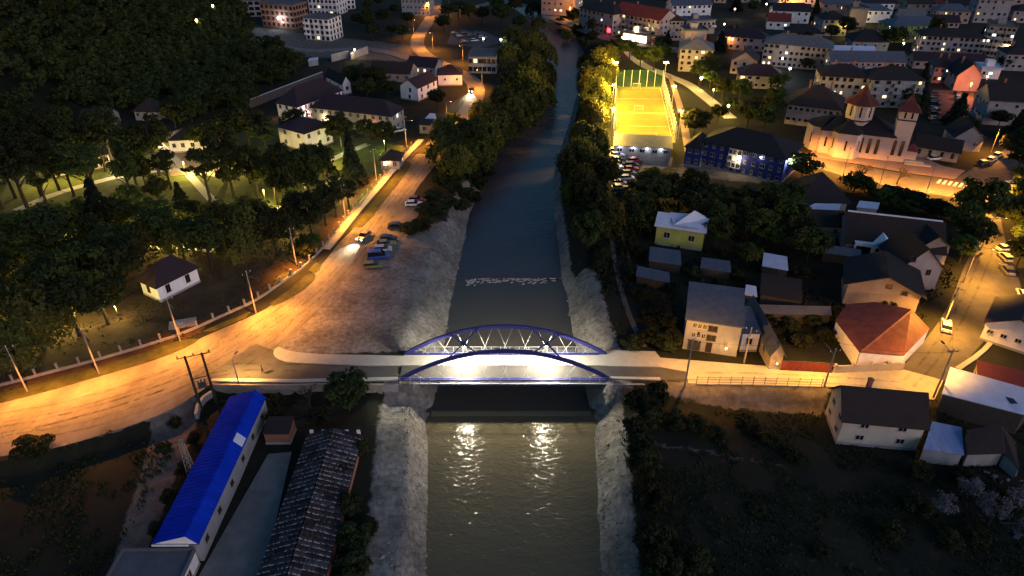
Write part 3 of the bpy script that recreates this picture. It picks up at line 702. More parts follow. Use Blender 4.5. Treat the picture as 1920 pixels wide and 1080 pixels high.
def building(name, label, A, B, D, h, zb=0., roof='hip', rh=2.2, ov=.5, wall='cream', rm='r_dark', floors=2, fc=4, sc_=3, lit=.05, group=None,
             win=(1.1, 1.35), frame='frame', chim=0, axis=None, cat='building', base=False, litm=('lit_warm', 'lit_cool', 'lit_warm'), plinth=True, balc=0, mull=True, lits=None, bands=False, wz=0.0, vary=False):
    """A, B: photo pixels of the front eave corners (or of the front wall's foot with base=True); D: depth in metres or the pixel of a rear eave corner"""
    ze = zb + (0 if base else h)
    a, b_ = W(*A, ze), W(*B, ze); d = b_ - a; L = d.length; ang = math.atan2(d.y, d.x)
    if not isinstance(D, (int, float)):
        q = W(*D, ze); v = Vector((-d.y, d.x, 0)).normalized()
        if (q - b_).length > d.length and (q - b_).dot(v) > 0:      # the side wall is the longer line: square the house to it
            e = (q - b_).normalized(); v = e; dd = Vector((e.y, -e.x, 0)); L = abs((a - b_).dot(dd)); a = b_ - dd * L; d = b_ - a; ang = math.atan2(d.y, d.x)
            D = (q - b_).length
        else: D = abs((q - b_).dot(v))
    root = thing(name, label, cat, (a.x, a.y, zb), ang, group)
    if axis is None: axis = 'x' if L >= D else 'y'
    m = MB()
    m.box(0, 0, -.9, L, D, h - .02, top=roof in ('flat', 'mono'))
    if roof == 'gable':
        if axis == 'x':
            for x in (0, L): m.poly([(x, 0, h - .02), (x, D, h - .02), (x, D / 2, h + rh - .1)])
        else:
            for y in (0, D): m.poly([(0, y, h - .02), (L, y, h - .02), (L / 2, y, h + rh - .1)])
    m.build('wall', M[wall], root)
    rf = roof_mesh(L, D, h + (.12 if roof in ('hip', 'gable') else .0), roof, rh, ov, axis=axis).build('roof', M[rm], root)
    for i in range(chim):
        cx_, cy_ = L * (.3 + .4 * i) + .3, D * .5 + .7
        MB().box(cx_ - .3, cy_ - .3, h, cx_ + .3, cy_ + .3, h + rh + 1.1).box(cx_ - .38, cy_ - .38, h + rh + 1.1, cx_ + .38, cy_ + .38, h + rh + 1.25).build('chimney', M['brick'], rf)
    if plinth: MB().box(-.06, -.06, -.9, L + .06, D + .06, .45, top=True).build('plinth', M['concrete'], root)
    fh = (h - wz) / max(floors, 1); r_ = random.Random(label)
    sides = [(fc, L, lambda s: (s, -.003, 0)), (sc_, D, lambda s: (L + .003, s, R(90))), (sc_, D, lambda s: (-.003, s, R(-90)))]
    kk = 0
    for si, (n, ln, fn) in enumerate(sides):
        for f in range(floors):
            for i in range(n):
                s = ln * (i + .5) / n; s += r_.uniform(-.08, .08) * ln / n
                if vary and r_.random() < .12: continue
                x, y, rz = fn(s)
                lm = r_.choice(litm) if (r_.random() < lit) else 'dusk_glass'
                if lits and (si, f, i) in lits: lm = lits[(si, f, i)]
                vw = r_.choice((.8, 1, 1, 1.35)) if vary else 1
                put_window(root, x, y, wz + fh * f + fh * .55, rz, win[0] * vw, min(win[1], fh * .62), frame, lm, mull)
        if balc and si == 0:
            bm = MB().box(-1.5, -1.1, -.12, 1.5, 0, 0).box(-1.5, -1.1, 0, 1.5, -1.0, .95).box(-1.5, -1.0, 0, -1.4, 0, .95).box(1.4, -1.0, 0, 1.5, 0, .95).mesh('balcony', M[balc if isinstance(balc, str) else wall])
            for f in range(1, floors):
                for i in range(0, n, 2): inst('balcony', bm, root, (ln * (i + .5) / n, -.004, wz + fh * f + .1))
    if bands:
        for f in range(1, floors): MB().box(-.05, -.05, fh * f - .12, L + .05, D + .05, fh * f + .12).build('floor_band', M['raw_concrete'], root)
    root['_'] = 0; del root['_']
    return root, L, D
# ------------------------------------------------------------------ trees and bushes
LEAF = {
 'broad': leafmat('broad_leaf_foliage', (.019, .029, .008), (.050, .068, .016)),
 'willow': leafmat('willow_foliage', (.042, .050, .011), (.13, .135, .028)),
 'conifer': leafmat('conifer_needles', (.010, .018, .010), (.025, .037, .019)),
 'bush': leafmat('bush_foliage', (.015, .021, .007), (.04, .05, .015)),
 'bright': leafmat('spring_foliage', (.03, .05, .008), (.08, .11, .022)),
 'blossom': leafmat('white_blossom', (.05, .052, .062), (.17, .175, .21), trans=.1),
}
M['bark'] = mat('bark', (.032, .026, .021), .95, .3, 3, .5, 10)
def leaves(cent, rad, nrm, size, aspect=1.6):
    """rhombic leaf sprays; cent (n,3), nrm (n,3)"""
    n = len(cent)
    nrm = nrm / np.maximum(np.linalg.norm(nrm, axis=1, keepdims=True), 1e-6)
    a = np.cross(nrm, nr.normal(size=(n, 3))); a /= np.maximum(np.linalg.norm(a, axis=1, keepdims=True), 1e-6)
    c = np.cross(nrm, a); s = size * (0.6 + .8 * nr.random((n, 1)))
    V = np.stack([cent - a * s * aspect / 2, cent - c * s / 2 + nrm * s * .12, cent + a * s * aspect / 2, cent + c * s / 2 + nrm * s * .12], 1)
    return V.reshape(-1, 3)
def quads(V): return np.arange(len(V)).reshape(-1, 4)
def crown_pts(K, n, seed, flat=1.0, rlo=.25, rhi=.42, core=0):
    r = np.random.default_rng(seed); C_ = []; N_ = []
    for k in range(K):
        d = r.normal(size=3); d /= np.linalg.norm(d); d[2] = d[2] * .9 + .1
        c = d * r.uniform(.5, .78) * np.array([1, 1, flat]); cr = r.uniform(rlo, rhi)
        q = r.normal(size=(n, 3)); q /= np.linalg.norm(q, axis=1, keepdims=True); q[:, 2] = np.where(q[:, 2] < -.3, -q[:, 2], q[:, 2])
        rr = r.random((n, 1)) ** .35
        C_.append(c + q * rr * cr * np.array([1, 1, .8])); N_.append(q + r.normal(size=(n, 3)) * .45 + np.array([0, 0, .35]))
    return np.concatenate(C_), np.concatenate(N_)
_proto = {}
def crown(kind, i):
    k = (kind, i)
    if k in _proto: return _proto[k]
    seed = hash(kind) % 7 if False else {'broad': 10, 'tall': 30, 'willow': 50, 'conifer': 70, 'bush': 90, 'bright': 110, 'blossom': 130, 'poplar': 150}[kind] + i
    if kind in ('broad', 'bright', 'tall', 'bush', 'blossom'):
        K, n, sz = {'broad': (40, 72, .10), 'bright': (34, 70, .105), 'tall': (34, 66, .10), 'bush': (26, 60, .15), 'blossom': (26, 45, .075)}[kind]
        c, nn = crown_pts(K, n, seed, .95, .2 if kind == 'tall' else .24, .40)
        V = leaves(c, None, nn, sz)
        lm = LEAF[{'tall': 'broad'}.get(kind, kind)]
    elif kind in ('willow', 'poplar'):
        r = np.random.default_rng(seed); C_, N_ = [], []
        for k_ in range(75):
            d = r.normal(size=3); d /= np.linalg.norm(d); d[2] = abs(d[2]) * 1.1 - .3
            top = d * np.array([.85, .85, .9]); L = r.uniform(.3, .7) if kind == 'willow' else .25; n = 42
            t = r.random((n, 1)); out = np.array([d[0], d[1], 0])
            p = top + out * .12 * t - np.array([0, 0, 1]) * L * t + r.normal(size=(n, 3)) * .075
            C_.append(p); N_.append(np.tile(d, (n, 1)) + r.normal(size=(n, 3)) * .5)
        V = leaves(np.concatenate(C_), None, np.concatenate(N_), .085, 1.9); lm = LEAF['willow']
    elif kind == 'conifer':
        r = np.random.default_rng(seed); C_, N_ = [], []
        for lv in range(17):
            z = -1 + 2 * lv / 16.; rad = (1 - (lv + .3) / 17.) * 1.0 + .04; nb = max(5, int(14 * rad) + 3)
            for j in range(nb):
                a = 2 * math.pi * (j + r.random()) / nb; n = 22; t = r.random((n, 1)) ** .7
                d = np.array([math.cos(a), math.sin(a), 0]); side = np.array([-d[1], d[0], 0]); ra = rad * r.uniform(.8, 1.1)
                p = d * t * ra + side * r.normal(size=(n, 1)) * .07 + np.array([0, 0, 1.]) * (z - .14 * t + r.normal(size=(n, 1)) * .02)
                C_.append(p); N_.append(np.tile(d * .5 + np.array([0, 0, .8]), (n, 1)) + r.normal(size=(n, 3)) * .35)
        V = leaves(np.concatenate(C_), None, np.concatenate(N_), .085, 2.0); lm = LEAF['conifer']
    me = sheet_mesh('crown', V, quads(V), lm, smooth=False); _proto[k] = me; return me
def trunk_mesh(kind):
    k = ('trunk', kind)
    if k not in _proto:
        b = MB(); r_ = random.Random(kind)
        b.tube([(0, 0, -.03), (0.01, 0, .3), (-.01, .01, .6), (0, 0, 1.0 if kind == 'conifer' else .82)], [.034, .026, .02, .008], 7)
        if kind != 'conifer':
            for i in range(7):
                a = i * 2.4 + r_.random(); z = r_.uniform(.3, .6); L = r_.uniform(.18, .3)
                b.tube([(0, 0, z), (math.cos(a) * L * .5, math.sin(a) * L * .5, z + L * .55), (math.cos(a) * L, math.sin(a) * L, z + L * .95)], [.014, .009, .003], 5)
        _proto[k] = b.mesh('trunk', M['bark'])
    return _proto[k]
TREE_N = {'broad': 'broadleaf_tree', 'tall': 'tall_tree', 'willow': 'willow_tree', 'conifer': 'spruce_tree', 'bright': 'leafy_tree', 'blossom': 'blossoming_tree', 'poplar': 'poplar_tree'}
def tree(kind, pos, h, r, label, group=None, low=None):
    if not isinstance(pos, Vector): pos = GT(*pos) if len(pos) == 2 else Vector(pos)
    if kind == 'bush':
        o = inst('shrub', crown('bush', rng.randrange(3)), None, (pos.x, pos.y, pos.z + h * .42), (0, 0, rng.uniform(0, 6.28)), (r, r * rng.uniform(.85, 1.15), h * .58))
        return tag(o, label, 'shrub', group)
    t = thing(TREE_N[kind], label, 'tree', pos, rng.uniform(0, 6.28), group)
    low = low if low is not None else {'conifer': .08, 'willow': .12, 'tall': .25, 'broad': .2, 'bright': .2, 'blossom': .25, 'poplar': .1}[kind]
    ch = h * (1 - low) / 2
    tm = trunk_mesh('conifer' if kind == 'conifer' else 'broad')
    inst('trunk', tm, t, (0, 0, 0), (0, 0, 0), (h * .9, h * .9, h))
    inst('crown', crown(kind, rng.randrange(4)), t, (0, 0, h * low + ch), (rng.uniform(-.05, .05), rng.uniform(-.05, .05), 0), (r, r * rng.uniform(.88, 1.12), ch * 1.04))
    return t
def bare_tree(pos, h, label, group=None, seed=1, mtl='bark', twigs=1.0):
    r_ = random.Random(seed); pos = pos if isinstance(pos, Vector) else GT(*pos)
    t = thing('bare_tree', label, 'tree', pos, 0, group)
    tr, cr = MB(), MB()
    def grow(p, d, L, rad, lv):
        q = p + d * L; (tr if lv == 0 else cr).tube([p, p + d * L * .5 + Vector((r_.uniform(-.05, .05), r_.uniform(-.05, .05), 0)) * L, q], [rad, rad * .8, rad * .6], 5 if lv < 2 else 3, cap=False)
        if lv >= 5: return
        for i in range(r_.choice((2, 3, 3)) if lv else 5):
            a = Vector((r_.gauss(0, 1), r_.gauss(0, 1), r_.gauss(.25, .6))).normalized()
            grow(p + d * L * r_.uniform(.55, 1.0), (d * .9 + a * .75).normalized(), L * r_.uniform(.55, .78), max(rad * .58, .022), lv + 1)
    grow(Vector((0, 0, -.2)), Vector((0, 0, 1)), h * .3, h * .03, 0)
    tr.build('trunk', M[mtl], t); cr.build('crown', M[mtl], t); return t
# ------------------------------------------------------------------ cars
M['tyre'] = mat('tyre_rubber', (.015, .015, .015), .9, .1)
M['car_glass'] = mat('car_glass', (.01, .012, .015), .08, .1, spec=.7)
M['rim'] = mat('wheel_rim', (.35, .35, .36), .35, .1, metal=.6)
M['tail_red'] = mat('tail_lamp_red', (.30, .01, .01), .3, .1)
M['head_clear'] = mat('head_lamp_clear', (.6, .6, .62), .15, .05)
M['head_on'] = emis('head_lamp_on', (1, .86, .6), 45)
M['tail_on'] = emis('tail_lamp_on', (1, .04, .02), 6)
def car_body(L, Wd, Hh, van):
    b = MB(); w2 = Wd / 2
    prof = [(-L / 2, .35), (-L / 2 + .03, .62), (-L / 2 + .12, .86), (L / 2 - 1.15, .92), (L / 2 - .35, .78), (L / 2 - .02, .6), (L / 2, .33)]
    for s, k in ((-1, 0), (1, 1)):
        for x, z in prof: b.v.append((x, s * (w2 - (.06 if z > .8 else 0)), z))
    n = len(prof)
    for i in range(n - 1): b.f.append((i, i + 1, n + i + 1, n + i)); b.m.append(0)
    b.f.append(tuple(reversed(range(n)))); b.m.append(0); b.f.append(tuple(range(n, 2 * n))); b.m.append(0); b.f.append((n - 1, 0, n, 2 * n - 1)); b.m.append(0)
    x0, x1, x2, x3 = ((-L / 2 + .1, -L / 2 + .22, L / 2 - 1.75, L / 2 - .9) if van else (-L / 2 + .25, -L / 2 + .85, L / 2 - 2.05, L / 2 - 1.2))
    wi = w2 - .16; b.box(x1, -wi, Hh - .04, x2, wi, Hh)
    return b.mesh('body', None) if False else b, (x0, x1, x2, x3, wi, w2)
_cars = {}
def car_meshes(kind):
    if kind in _cars: return _cars[kind]
    L, Wd, Hh, van = {'hatch': (4.0, 1.7, 1.46, True), 'saloon': (4.5, 1.74, 1.42, False), 'van': (4.9, 1.9, 1.95, True)}[kind]
    b, (x0, x1, x2, x3, wi, w2) = car_body(L, Wd, Hh, van)
    d = {'dim': (L, Wd, Hh)}
    base = mat('paint_' + kind, (.5, .5, .5), .3, .02)
    d['body'] = b.mesh('body', base)
    g = MB(); wb = w2 - .07
    lo = [(x0, -wb, .88), (x3, -wb, .88), (x3, wb, .88), (x0, wb, .88)]; hi = [(x1, -wi, Hh - .041), (x2, -wi, Hh - .041), (x2, wi, Hh - .041), (x1, wi, Hh - .041)]
    for k in range(4): g.poly([lo[k], lo[(k + 1) % 4], hi[(k + 1) % 4], hi[k]])
    d['glass'] = g.mesh('windows', M['car_glass'])
    wv = MB(); wv.tube([(0, -.09, 0), (0, .09, 0)], .31, 12, 0)
    wv.tube([(0, -.1, 0), (0, .1, 0)], .18, 10, 1); d['wheel'] = wv.mesh('wheel', [M['tyre'], M['rim']])
    d['lamp'] = MB().box(-.03, -.17, -.07, .03, .17, .07).mesh('headlight', M['head_clear'])
    d['tail'] = MB().box(-.03, -.15, -.08, .03, .15, .08).mesh('tail_light', M['tail_red'])
    d['lamp_on'] = MB().box(-.03, -.17, -.07, .03, .17, .07).mesh('headlight', M['head_on'])
    d['tail_on'] = MB().box(-.03, -.15, -.08, .03, .15, .08).mesh('tail_light', M['tail_on'])
    _cars[kind] = d; return d
_paint = {}
def paint(col):
    if col not in _paint:
        m = mat('car_paint', col, .35, .04, 2, spec=.5); m.node_tree.nodes['Principled BSDF'].inputs['Coat Weight'].default_value = .5; _paint[col] = m
    return _paint[col]
PAINTS = {'white': (.7, .7, .7), 'silver': (.42, .43, .45), 'grey': (.16, .165, .17), 'black': (.015, .015, .017), 'red': (.28, .02, .02), 'blue': (.02, .06, .34), 'dark blue': (.015, .02, .07), 'olive': (.16, .15, .05)}
def car(pos, heading, col, kind, label, group=None, z=.07, on=False):
    d = car_meshes(kind); L, Wd, Hh = d['dim']
    p = W(*pos) if not isinstance(pos, Vector) else pos
    t = thing('parked_car' if not on else 'moving_car', label, 'car', (p.x, p.y, p.z + z), R(heading), group)
    o = inst('body', d['body'], t); o.material_slots[0].link = 'OBJECT'; o.material_slots[0].material = paint(PAINTS[col])
    inst('windows', d['glass'], t)
    for x in (-L * .31, L * .31):
        for y in (-Wd / 2 + .08, Wd / 2 - .08): inst('wheel', d['wheel'], t, (x, y, .31))
    for y in (-.6, .6):
        inst('headlight', d['lamp_on' if on else 'lamp'], t, (L / 2 - .05, y, .64)); inst('tail_light', d['tail_on' if on else 'tail'], t, (-L / 2 + .03, y, .68))
        if on:
            ld = bpy.data.lights.new('headlight_beam', 'SPOT'); ld.energy = 9000; ld.color = (1, .8, .5); ld.spot_size = R(50); ld.spot_blend = .8; ld.shadow_soft_size = .1
            lo = bpy.data.objects.new('headlight_beam', ld); lo.location = (L / 2 + .1, y, .64); lo.rotation_euler = (0, R(-90 + 10), 0); link(lo, t)
    return t
# ------------------------------------------------------------------ lamps and poles
M['pole'] = mat('painted_pole', (.20, .20, .20), .6, .2, 2)
M['wood_pole'] = mat('concrete_utility_pole', (.27, .23, .19), .9, .25, 2)
M['sodium_lens'] = emis('sodium_lens', (1, .5, .12), 30)
M['white_lens'] = emis('led_lens', (1, .95, .85), 30)
SODIUM, WARM, YELLOW, COOL = (1.0, .335, .036), (1, .72, .38), (1, .70, .16), (.95, .95, 1)
def street_lamp(pos, h, power, col, label, aim=None, group='street lamps', arm=1.6, pole='pole', spot=150, utility=False, cat='street lamp', name='street_lamp', blend=.5, tilt=24):
    p = GT(*pos) if not isinstance(pos, Vector) else pos
    t = thing(name, label, cat, p, 0, group)
    a = W(*aim) if aim else Vector((0, 0, 0)); d = (a - p); d.z = 0; d = d.normalized() if d.length > .1 else Vector((1, 0, 0))
    MB().tube([(0, 0, -.3), (0, 0, h * .5), (0, 0, h + (.9 if utility else 0))], [.16 if utility else .11, .13 if utility else .085, .09 if utility else .06], 8).build('pole', M['wood_pole' if utility else pole], t)
    if utility:
        n = Vector((-d.y, d.x, 0))
        MB().tube([tuple(-n * 1.0 + Vector((0, 0, h + .5))), tuple(n * 1.0 + Vector((0, 0, h + .5)))], .06, 4).build('cross_arm', M['dark_metal'], t)
        im = MB().tube([(0, 0, .05), (0, 0, .28)], [.07, .05], 6).mesh('insulator', M['cable'])
        for s in (-.9, 0, .9): inst('insulator', im, t, tuple(n * s + Vector((0, 0, h + (.52 if s else .86)))))
    q = d * arm + Vector((0, 0, h + .25))
    MB().tube([(0, 0, h - .3), tuple(d * arm * .4 + Vector((0, 0, h + .1))), tuple(q)], .045, 6).build('arm', M[pole], t)
    ang = math.atan2(d.y, d.x)
    hd = MB().box(-.1, -.14, -.02, .62, .14, .12).build('lamp_head', M['dark_metal'], t, tuple(q), ang)
    MB().box(.02, -.1, -.05, .55, .1, -.021).build('lens', M['sodium_lens' if col[1] < .6 else 'white_lens'], hd)
    ld = bpy.data.lights.new('lamp_light', 'SPOT'); ld.energy = power; ld.color = col; ld.spot_size = R(spot); ld.spot_blend = blend; ld.shadow_soft_size = .2
    lo = bpy.data.objects.new('lamp_light', ld); lo.location = (.3, 0, -.1); lo.rotation_euler = (0, -R(tilt), 0); link(lo, hd)
    return t
def globe_lamp(pos, h, power, col, label, group='park lamps', r=.16, glow=10):
    p = GT(*pos) if not isinstance(pos, Vector) else pos
    t = thing('park_lamp', label, 'lamp', p, 0, group)
    MB().tube([(0, 0, -.2), (0, 0, h)], [.07, .05], 8).build('pole', M['dark_metal'], t)
    k = tuple(round(c, 2) for c in col) + (glow,)
    if k not in _paint: _paint[k] = emis('lamp_globe_glow', col, glow)
    MB().ball((0, 0, h + r), r, 10, 6).build('globe', _paint[k], t, smooth=True)
    ld = bpy.data.lights.new('lamp_light', 'POINT'); ld.energy = power; ld.color = col; ld.shadow_soft_size = .3
    lo = bpy.data.objects.new('lamp_light', ld); lo.location = (.12, -.12, h - .4); link(lo, t)
    return t
def wall_lamp(loc, power, col, label, group=None, spot=0, aim=(0, 0, -1), size=.16, glow=40):
    """a bulkhead lamp fixed to a wall: glowing lens in a small housing"""
    t = thing('wall_lamp', label, 'lamp', loc, 0, group)
    k = tuple(round(c, 2) for c in col) + (glow,)
    if k not in _paint: _paint[k] = emis('lamp_glow', col, glow)
    MB().box(-.16, -.02, -.05, .16, .3, .12).build('housing', M['dark_metal'], t)
    MB().ball((0, -.12, 0), size, 8, 5).build('lens', _paint[k], t, smooth=True)
    if power:
        ld = bpy.data.lights.new('lamp_light', 'POINT'); ld.energy = power; ld.color = col; ld.shadow_soft_size = .15
        lo = bpy.data.objects.new('lamp_light', ld); lo.location = (0, -.5, -.1); link(lo, t)
    return t
# ------------------------------------------------------------------ near buildings
ROOTS = {}
def B(key, *a, **k):
    ROOTS[key] = building(*a, **k); return ROOTS[key]
# white cottage in the park edge
B('cottage', 'white_cottage', 'small white cottage with dark hipped roof at the park edge behind the fence', (237, 531), (292, 535), (367, 498), 4.0, roof='hip', rh=3.0, ov=.55, wall='white', rm='r_maroon', floors=1, fc=1, sc_=2, lit=0, win=(1.0, 1.7), frame='dark_frame', cat='house')
# long blue roofed shed: ribs as parts
root, L, D = B('shed', 'long_blue_shed', 'long shed with bright blue ribbed sheet roof below the road', (289, 1020), (371, 1020), 27.8, 3.3, zb=-2.2, roof='mono', rh=.02, ov=.0, wall='grey_w', rm='r_blue', floors=1, fc=0, sc_=6, lit=0, axis='y', win=(.9, .8), frame='dark_frame', cat='shed')
RX, RZ, EZ = L * .79, 5.0, 3.55
def rz_at(x): return EZ + (RZ - EZ) * (x + .15) / (RX + .15) if x < RX else EZ - .1 + (RZ - EZ + .1) * (L + .2 - x) / (L + .2 - RX)
for xa, xb in ((-.15, RX), (RX, L + .2)):
    za, zb_ = (EZ, RZ) if xa < RX else (RZ, EZ - .1)
    b = MB(); q = [(xa, -.15, za), (xb, -.15, zb_), (xb, D + .15, zb_), (xa, D + .15, za)]
    b.poly(q); b.poly([(p[0], p[1], p[2] - .1) for p in q][::-1])
    for k in range(4):
        p, r = q[k], q[(k + 1) % 4]; b.poly([(p[0], p[1], p[2] - .1), (r[0], r[1], r[2] - .1), r, p])
    b.build('roof', M['r_blue'], root)
    rm_ = MB(); n_ = ((xb - xa), 0, (zb_ - za))
    p, r = (xa, 0, za), (xb, 0, zb_)
    rm_.poly([(p[0], -.05, p[2] + .002), (r[0], -.05, r[2] + .002), (r[0], -.05, r[2] + .075), (p[0], -.05, p[2] + .075)])
    rm_.poly([(p[0], .05, p[2] + .002), (p[0], .05, p[2] + .075), (r[0], .05, r[2] + .075), (r[0], .05, r[2] + .002)])
    rm_.poly([(p[0], -.05, p[2] + .075), (r[0], -.05, r[2] + .075), (r[0], .05, r[2] + .075), (p[0], .05, p[2] + .075)])
    me = rm_.mesh('roof_rib', M['r_blue'])
    for i in range(40): inst('roof_rib', me, root, (0, .3 + i * (D - .6) / 39, 0))
for y_ in (0, D): MB().poly([(0, y_, 3.3), (L, y_, 3.3), (RX, y_, RZ - .12)]).build('gable_wall', M['white'], root)
MB().box(RX - .15, -.18, RZ - .03, RX + .15, D + .18, RZ + .07).build('ridge_cap', M['r_blue'], root)
MB().poly([(x, y, rz_at(x) + .09) for x, y in ((RX + .2, D * .60), (L + .12, D * .60), (L + .12, D * .665), (RX + .2, D * .665))]).build('skylight_sheet', M['r_pale'], root)
MB().box(-.2, -.3, 3.2, L * .8, -.16, 3.42).build('gutter', M['white'], root)
B('annex', 'flat_annex', 'flat dark roofed annex at the near end of the blue shed', (188, 1112), (330, 1112), (335, 1034), 2.6, zb=-2.2, roof='flat', ov=.1, wall='white', rm='r_flat', floors=1, fc=2, sc_=1, lit=0, cat='shed')
# long derelict shed: rows of loose sheets, each a part
root = thing('derelict_shed', 'long derelict shed under rusty loose roof sheets between yard and river bank', 'shed', (-31.3, 47, -2.2)); Ls, Ws = 30.0, 8.2
MB().box(0, 0, -.6, Ws, Ls, 2.4, top=False).poly([(0, Ls, 2.4), (Ws, Ls, 2.4), (Ws / 2, Ls, 3.9)]).poly([(0, 0, 2.4), (Ws / 2, 0, 3.9), (Ws, 0, 2.4)]).build('wall', M['brick'], root)
MB().box(-.1, -.1, 2.25, Ws + .1, Ls + .1, 2.42).build('wall_plate', M['bark'], root)
MB().poly([(-.2, -.2, 2.37), (Ws / 2, -.2, 3.86), (Ws / 2, Ls + .1, 3.86), (-.2, Ls + .1, 2.37)]).poly([(Ws / 2, -.2, 3.86), (Ws + .2, -.2, 2.37), (Ws + .2, Ls + .1, 2.37), (Ws / 2, Ls + .1, 3.86)]).build('roof_boarding', M['r_brown'], root)
M['rust_sheet'] = mat('weathered_roof_sheet', (.016, .012, .014), .75, .5, .9, .5, 5, col2=(.055, .035, .035), rand=.5, contrast=1.6)
M['sheet_edge'] = mat('bare_sheet_edge', (.06, .05, .052), .6, .6, 1.4, col2=(.30, .28, .29), rand=.5, contrast=2)
M['grey_sheet'] = mat('bare_roof_sheet', (.025, .022, .026), .7, .5, .8, .4, 5, col2=(.075, .07, .08), rand=.5)
shm = []
for v_ in range(4):
    b = MB(); r_ = random.Random(v_); n = 6
    for i in range(n + 1):
        x = i / n; wv_ = .045 * math.sin(i * 2.2 + v_)
        b.v += [(x, -.5, wv_ + .05 + r_.uniform(0, .03)), (x, .5, wv_ - .02)]
    for i in range(n): b.f.append((2 * i, 2 * i + 2, 2 * i + 3, 2 * i + 1)); b.m.append(0)
    for i in range(n): b.f.append((2 * i, 2 * i + 1, 2 * i + 1, 2 * i)) if False else None
    for i in range(n):
        x, x2 = i / n, (i + 1) / n; za, zb_ = b.v[2 * i][2], b.v[2 * i + 2][2]; w0, w1 = .03 + .14 * r_.random(), .03 + .14 * r_.random()
        if r_.random() < .8: b.poly([(x, -.55, za + .03), (x2, -.55, zb_ + .03), (x2, -.5 + w1, zb_ + .035), (x, -.5 + w0, za + .035)], 1)
    shm.append((b.mesh('roof_sheet', [M['rust_sheet'], M['sheet_edge']]), b.mesh('roof_sheet', [M['grey_sheet'], M['sheet_edge']])))
sl = math.atan2(1.5, Ws / 2); sw = math.hypot(1.5, Ws / 2) / 3
for i in range(36):
    for s in (0, 1):
        for k in range(3):
            if rng.random() < .05: continue
            u = (k + .0) * sw; x = -.15 + u * math.cos(sl); z = 2.46 + u * math.sin(sl) + rng.uniform(0, .05)
            me = shm[rng.randrange(4)][1 if rng.random() < (.28 if s else .16) else 0]
            if s == 0: o = inst('roof_sheet', me, root, (x, .4 + i * .83, z), (rng.uniform(.04, .13), -sl + rng.uniform(-.03, .03), rng.uniform(-.06, .10)), (sw * 1.04, .93, 1))
            else: o = inst('roof_sheet', me, root, (Ws / 2 + .02 + u * math.cos(sl), .4 + i * .83, 3.95 - u * math.sin(sl) + rng.uniform(0, .05)), (rng.uniform(.04, .13), sl + rng.uniform(-.03, .03), rng.uniform(-.10, .06)), (sw * 1.04, .93, 1))
pm = MB().box(-.25, -.12, 0, .25, .12, 1.2).mesh('white_pier', M['white'])
for i in range(5): inst('white_pier', pm, root, (.5 + i * 1.8, Ls + .28, 2.0))
B('hut', 'brick_hut', 'small brick hut with white topped parapet between the two long sheds', (494, 812), (540, 812), 3.2, 2.4, zb=-2.2, roof='mono', rh=.4, ov=.15, wall='brick', rm='r_brown', floors=1, fc=0, sc_=0, cat='shed')
# east bank, near
B('east_house', 'cream_house', 'two storey cream house with dark brown roof south of the concrete road', (1584, 784), (1737, 798), (1697, 740), 5.2, zb=-1.6, roof='gable', rh=3.4, ov=.5, wall='cream_bright', rm='r_brown', floors=2, fc=2, sc_=2, lit=0, win=(1.25, 1.0), chim=1, cat='house', wz=.3)
def polyroof(key, name, label, cat, polys, rm, wall='white', zb=0., inset=.25, th=.14, group=None):
    """roof planes given as corners (photo pixel, height); walls drop from the outer eaves"""
    P = [[W(x, y, z) for x, y, z in p] for p in polys]; o = sum((q for p in P for q in p), Vector((0, 0, 0))) / sum(len(p) for p in P); o.z = zb
    root = thing(name, label, cat, o, 0, group)
    for p in P:
        q = [v - o for v in p]
        n = (q[1] - q[0]).cross(q[2] - q[0]); q = q if n.z > 0 else q[::-1]
        b = MB(); b.poly(q); b.poly([v - Vector((0, 0, th)) for v in q][::-1])
        for i in range(len(q)):
            u, w_ = q[i], q[(i + 1) % len(q)]; b.poly([u - Vector((0, 0, th)), w_ - Vector((0, 0, th)), w_, u])
        b.build('roof', M[rm], root)
        c = sum(q, Vector()) / len(q); b = MB()
        ins = [c + (v - c) * (1 - inset / max((v - c).length, .1)) - Vector((0, 0, th + .02)) for v in q]
        for i in range(len(q)):
            u, w_ = ins[i], ins[(i + 1) % len(q)]
            b.poly([(u.x, u.y, -.6), (w_.x, w_.y, -.6), w_, u])
        b.build('wall', M[wall], root)
    ROOTS[key] = (root, o); return root
polyroof('lean', 'sheet_lean_to', 'pale blue corrugated lean-to beside the cream house', 'shed', [[(1731, 842, 1.2), (1808, 853, .9), (1803, 801, 1.4), (1748, 790, 2.0)]], 'r_bluepale', 'grey_w', -1.6)
polyroof('tileshed', 'tiled_shed', 'brown tiled shed with white verge right of the pale lean-to', 'shed', [[(1814, 852, 1.0), (1884, 850, 1.2), (1878, 796, 3.0), (1812, 806, 2.4)], [(1884, 850, 1.2), (1912, 880, .6), (1905, 830, 1.0), (1878, 796, 3.0)]], 'r_brown', 'grey_w', -1.6)
polyroof('whiteroof', 'white_roofed_hall', 'long low hall with smooth white roof at the street corner', 'hall', [[(1766, 738, 3.2), (1924, 778, 3.2), (1960, 738, 3.9), (1782, 688, 3.9)]], 'r_pale', 'dark_wood', -.4)
r_, o_ = ROOTS['whiteroof']; p = W(1893, 744, 3.7) - o_
MB().box(p.x - .5, p.y - 1.3, 3.0, p.x + .5, p.y + 1.3, 3.95).build('roof_window', M['dusk_glass'], r_)
# red roofed corner house
polyroof('redhouse', 'red_roofed_house', 'low white house with broad bright red sheet roof at the street corner', 'house',
         [[(1612, 660, 3.6), (1695, 666, 3.2), (1743, 616, 3.2), (1709, 580, 6.0)], [(1612, 660, 3.6), (1709, 580, 6.0), (1640, 566, 4.6), (1588, 570, 3.4), (1566, 600, 3.0)]], 'r_red', 'white', 0)
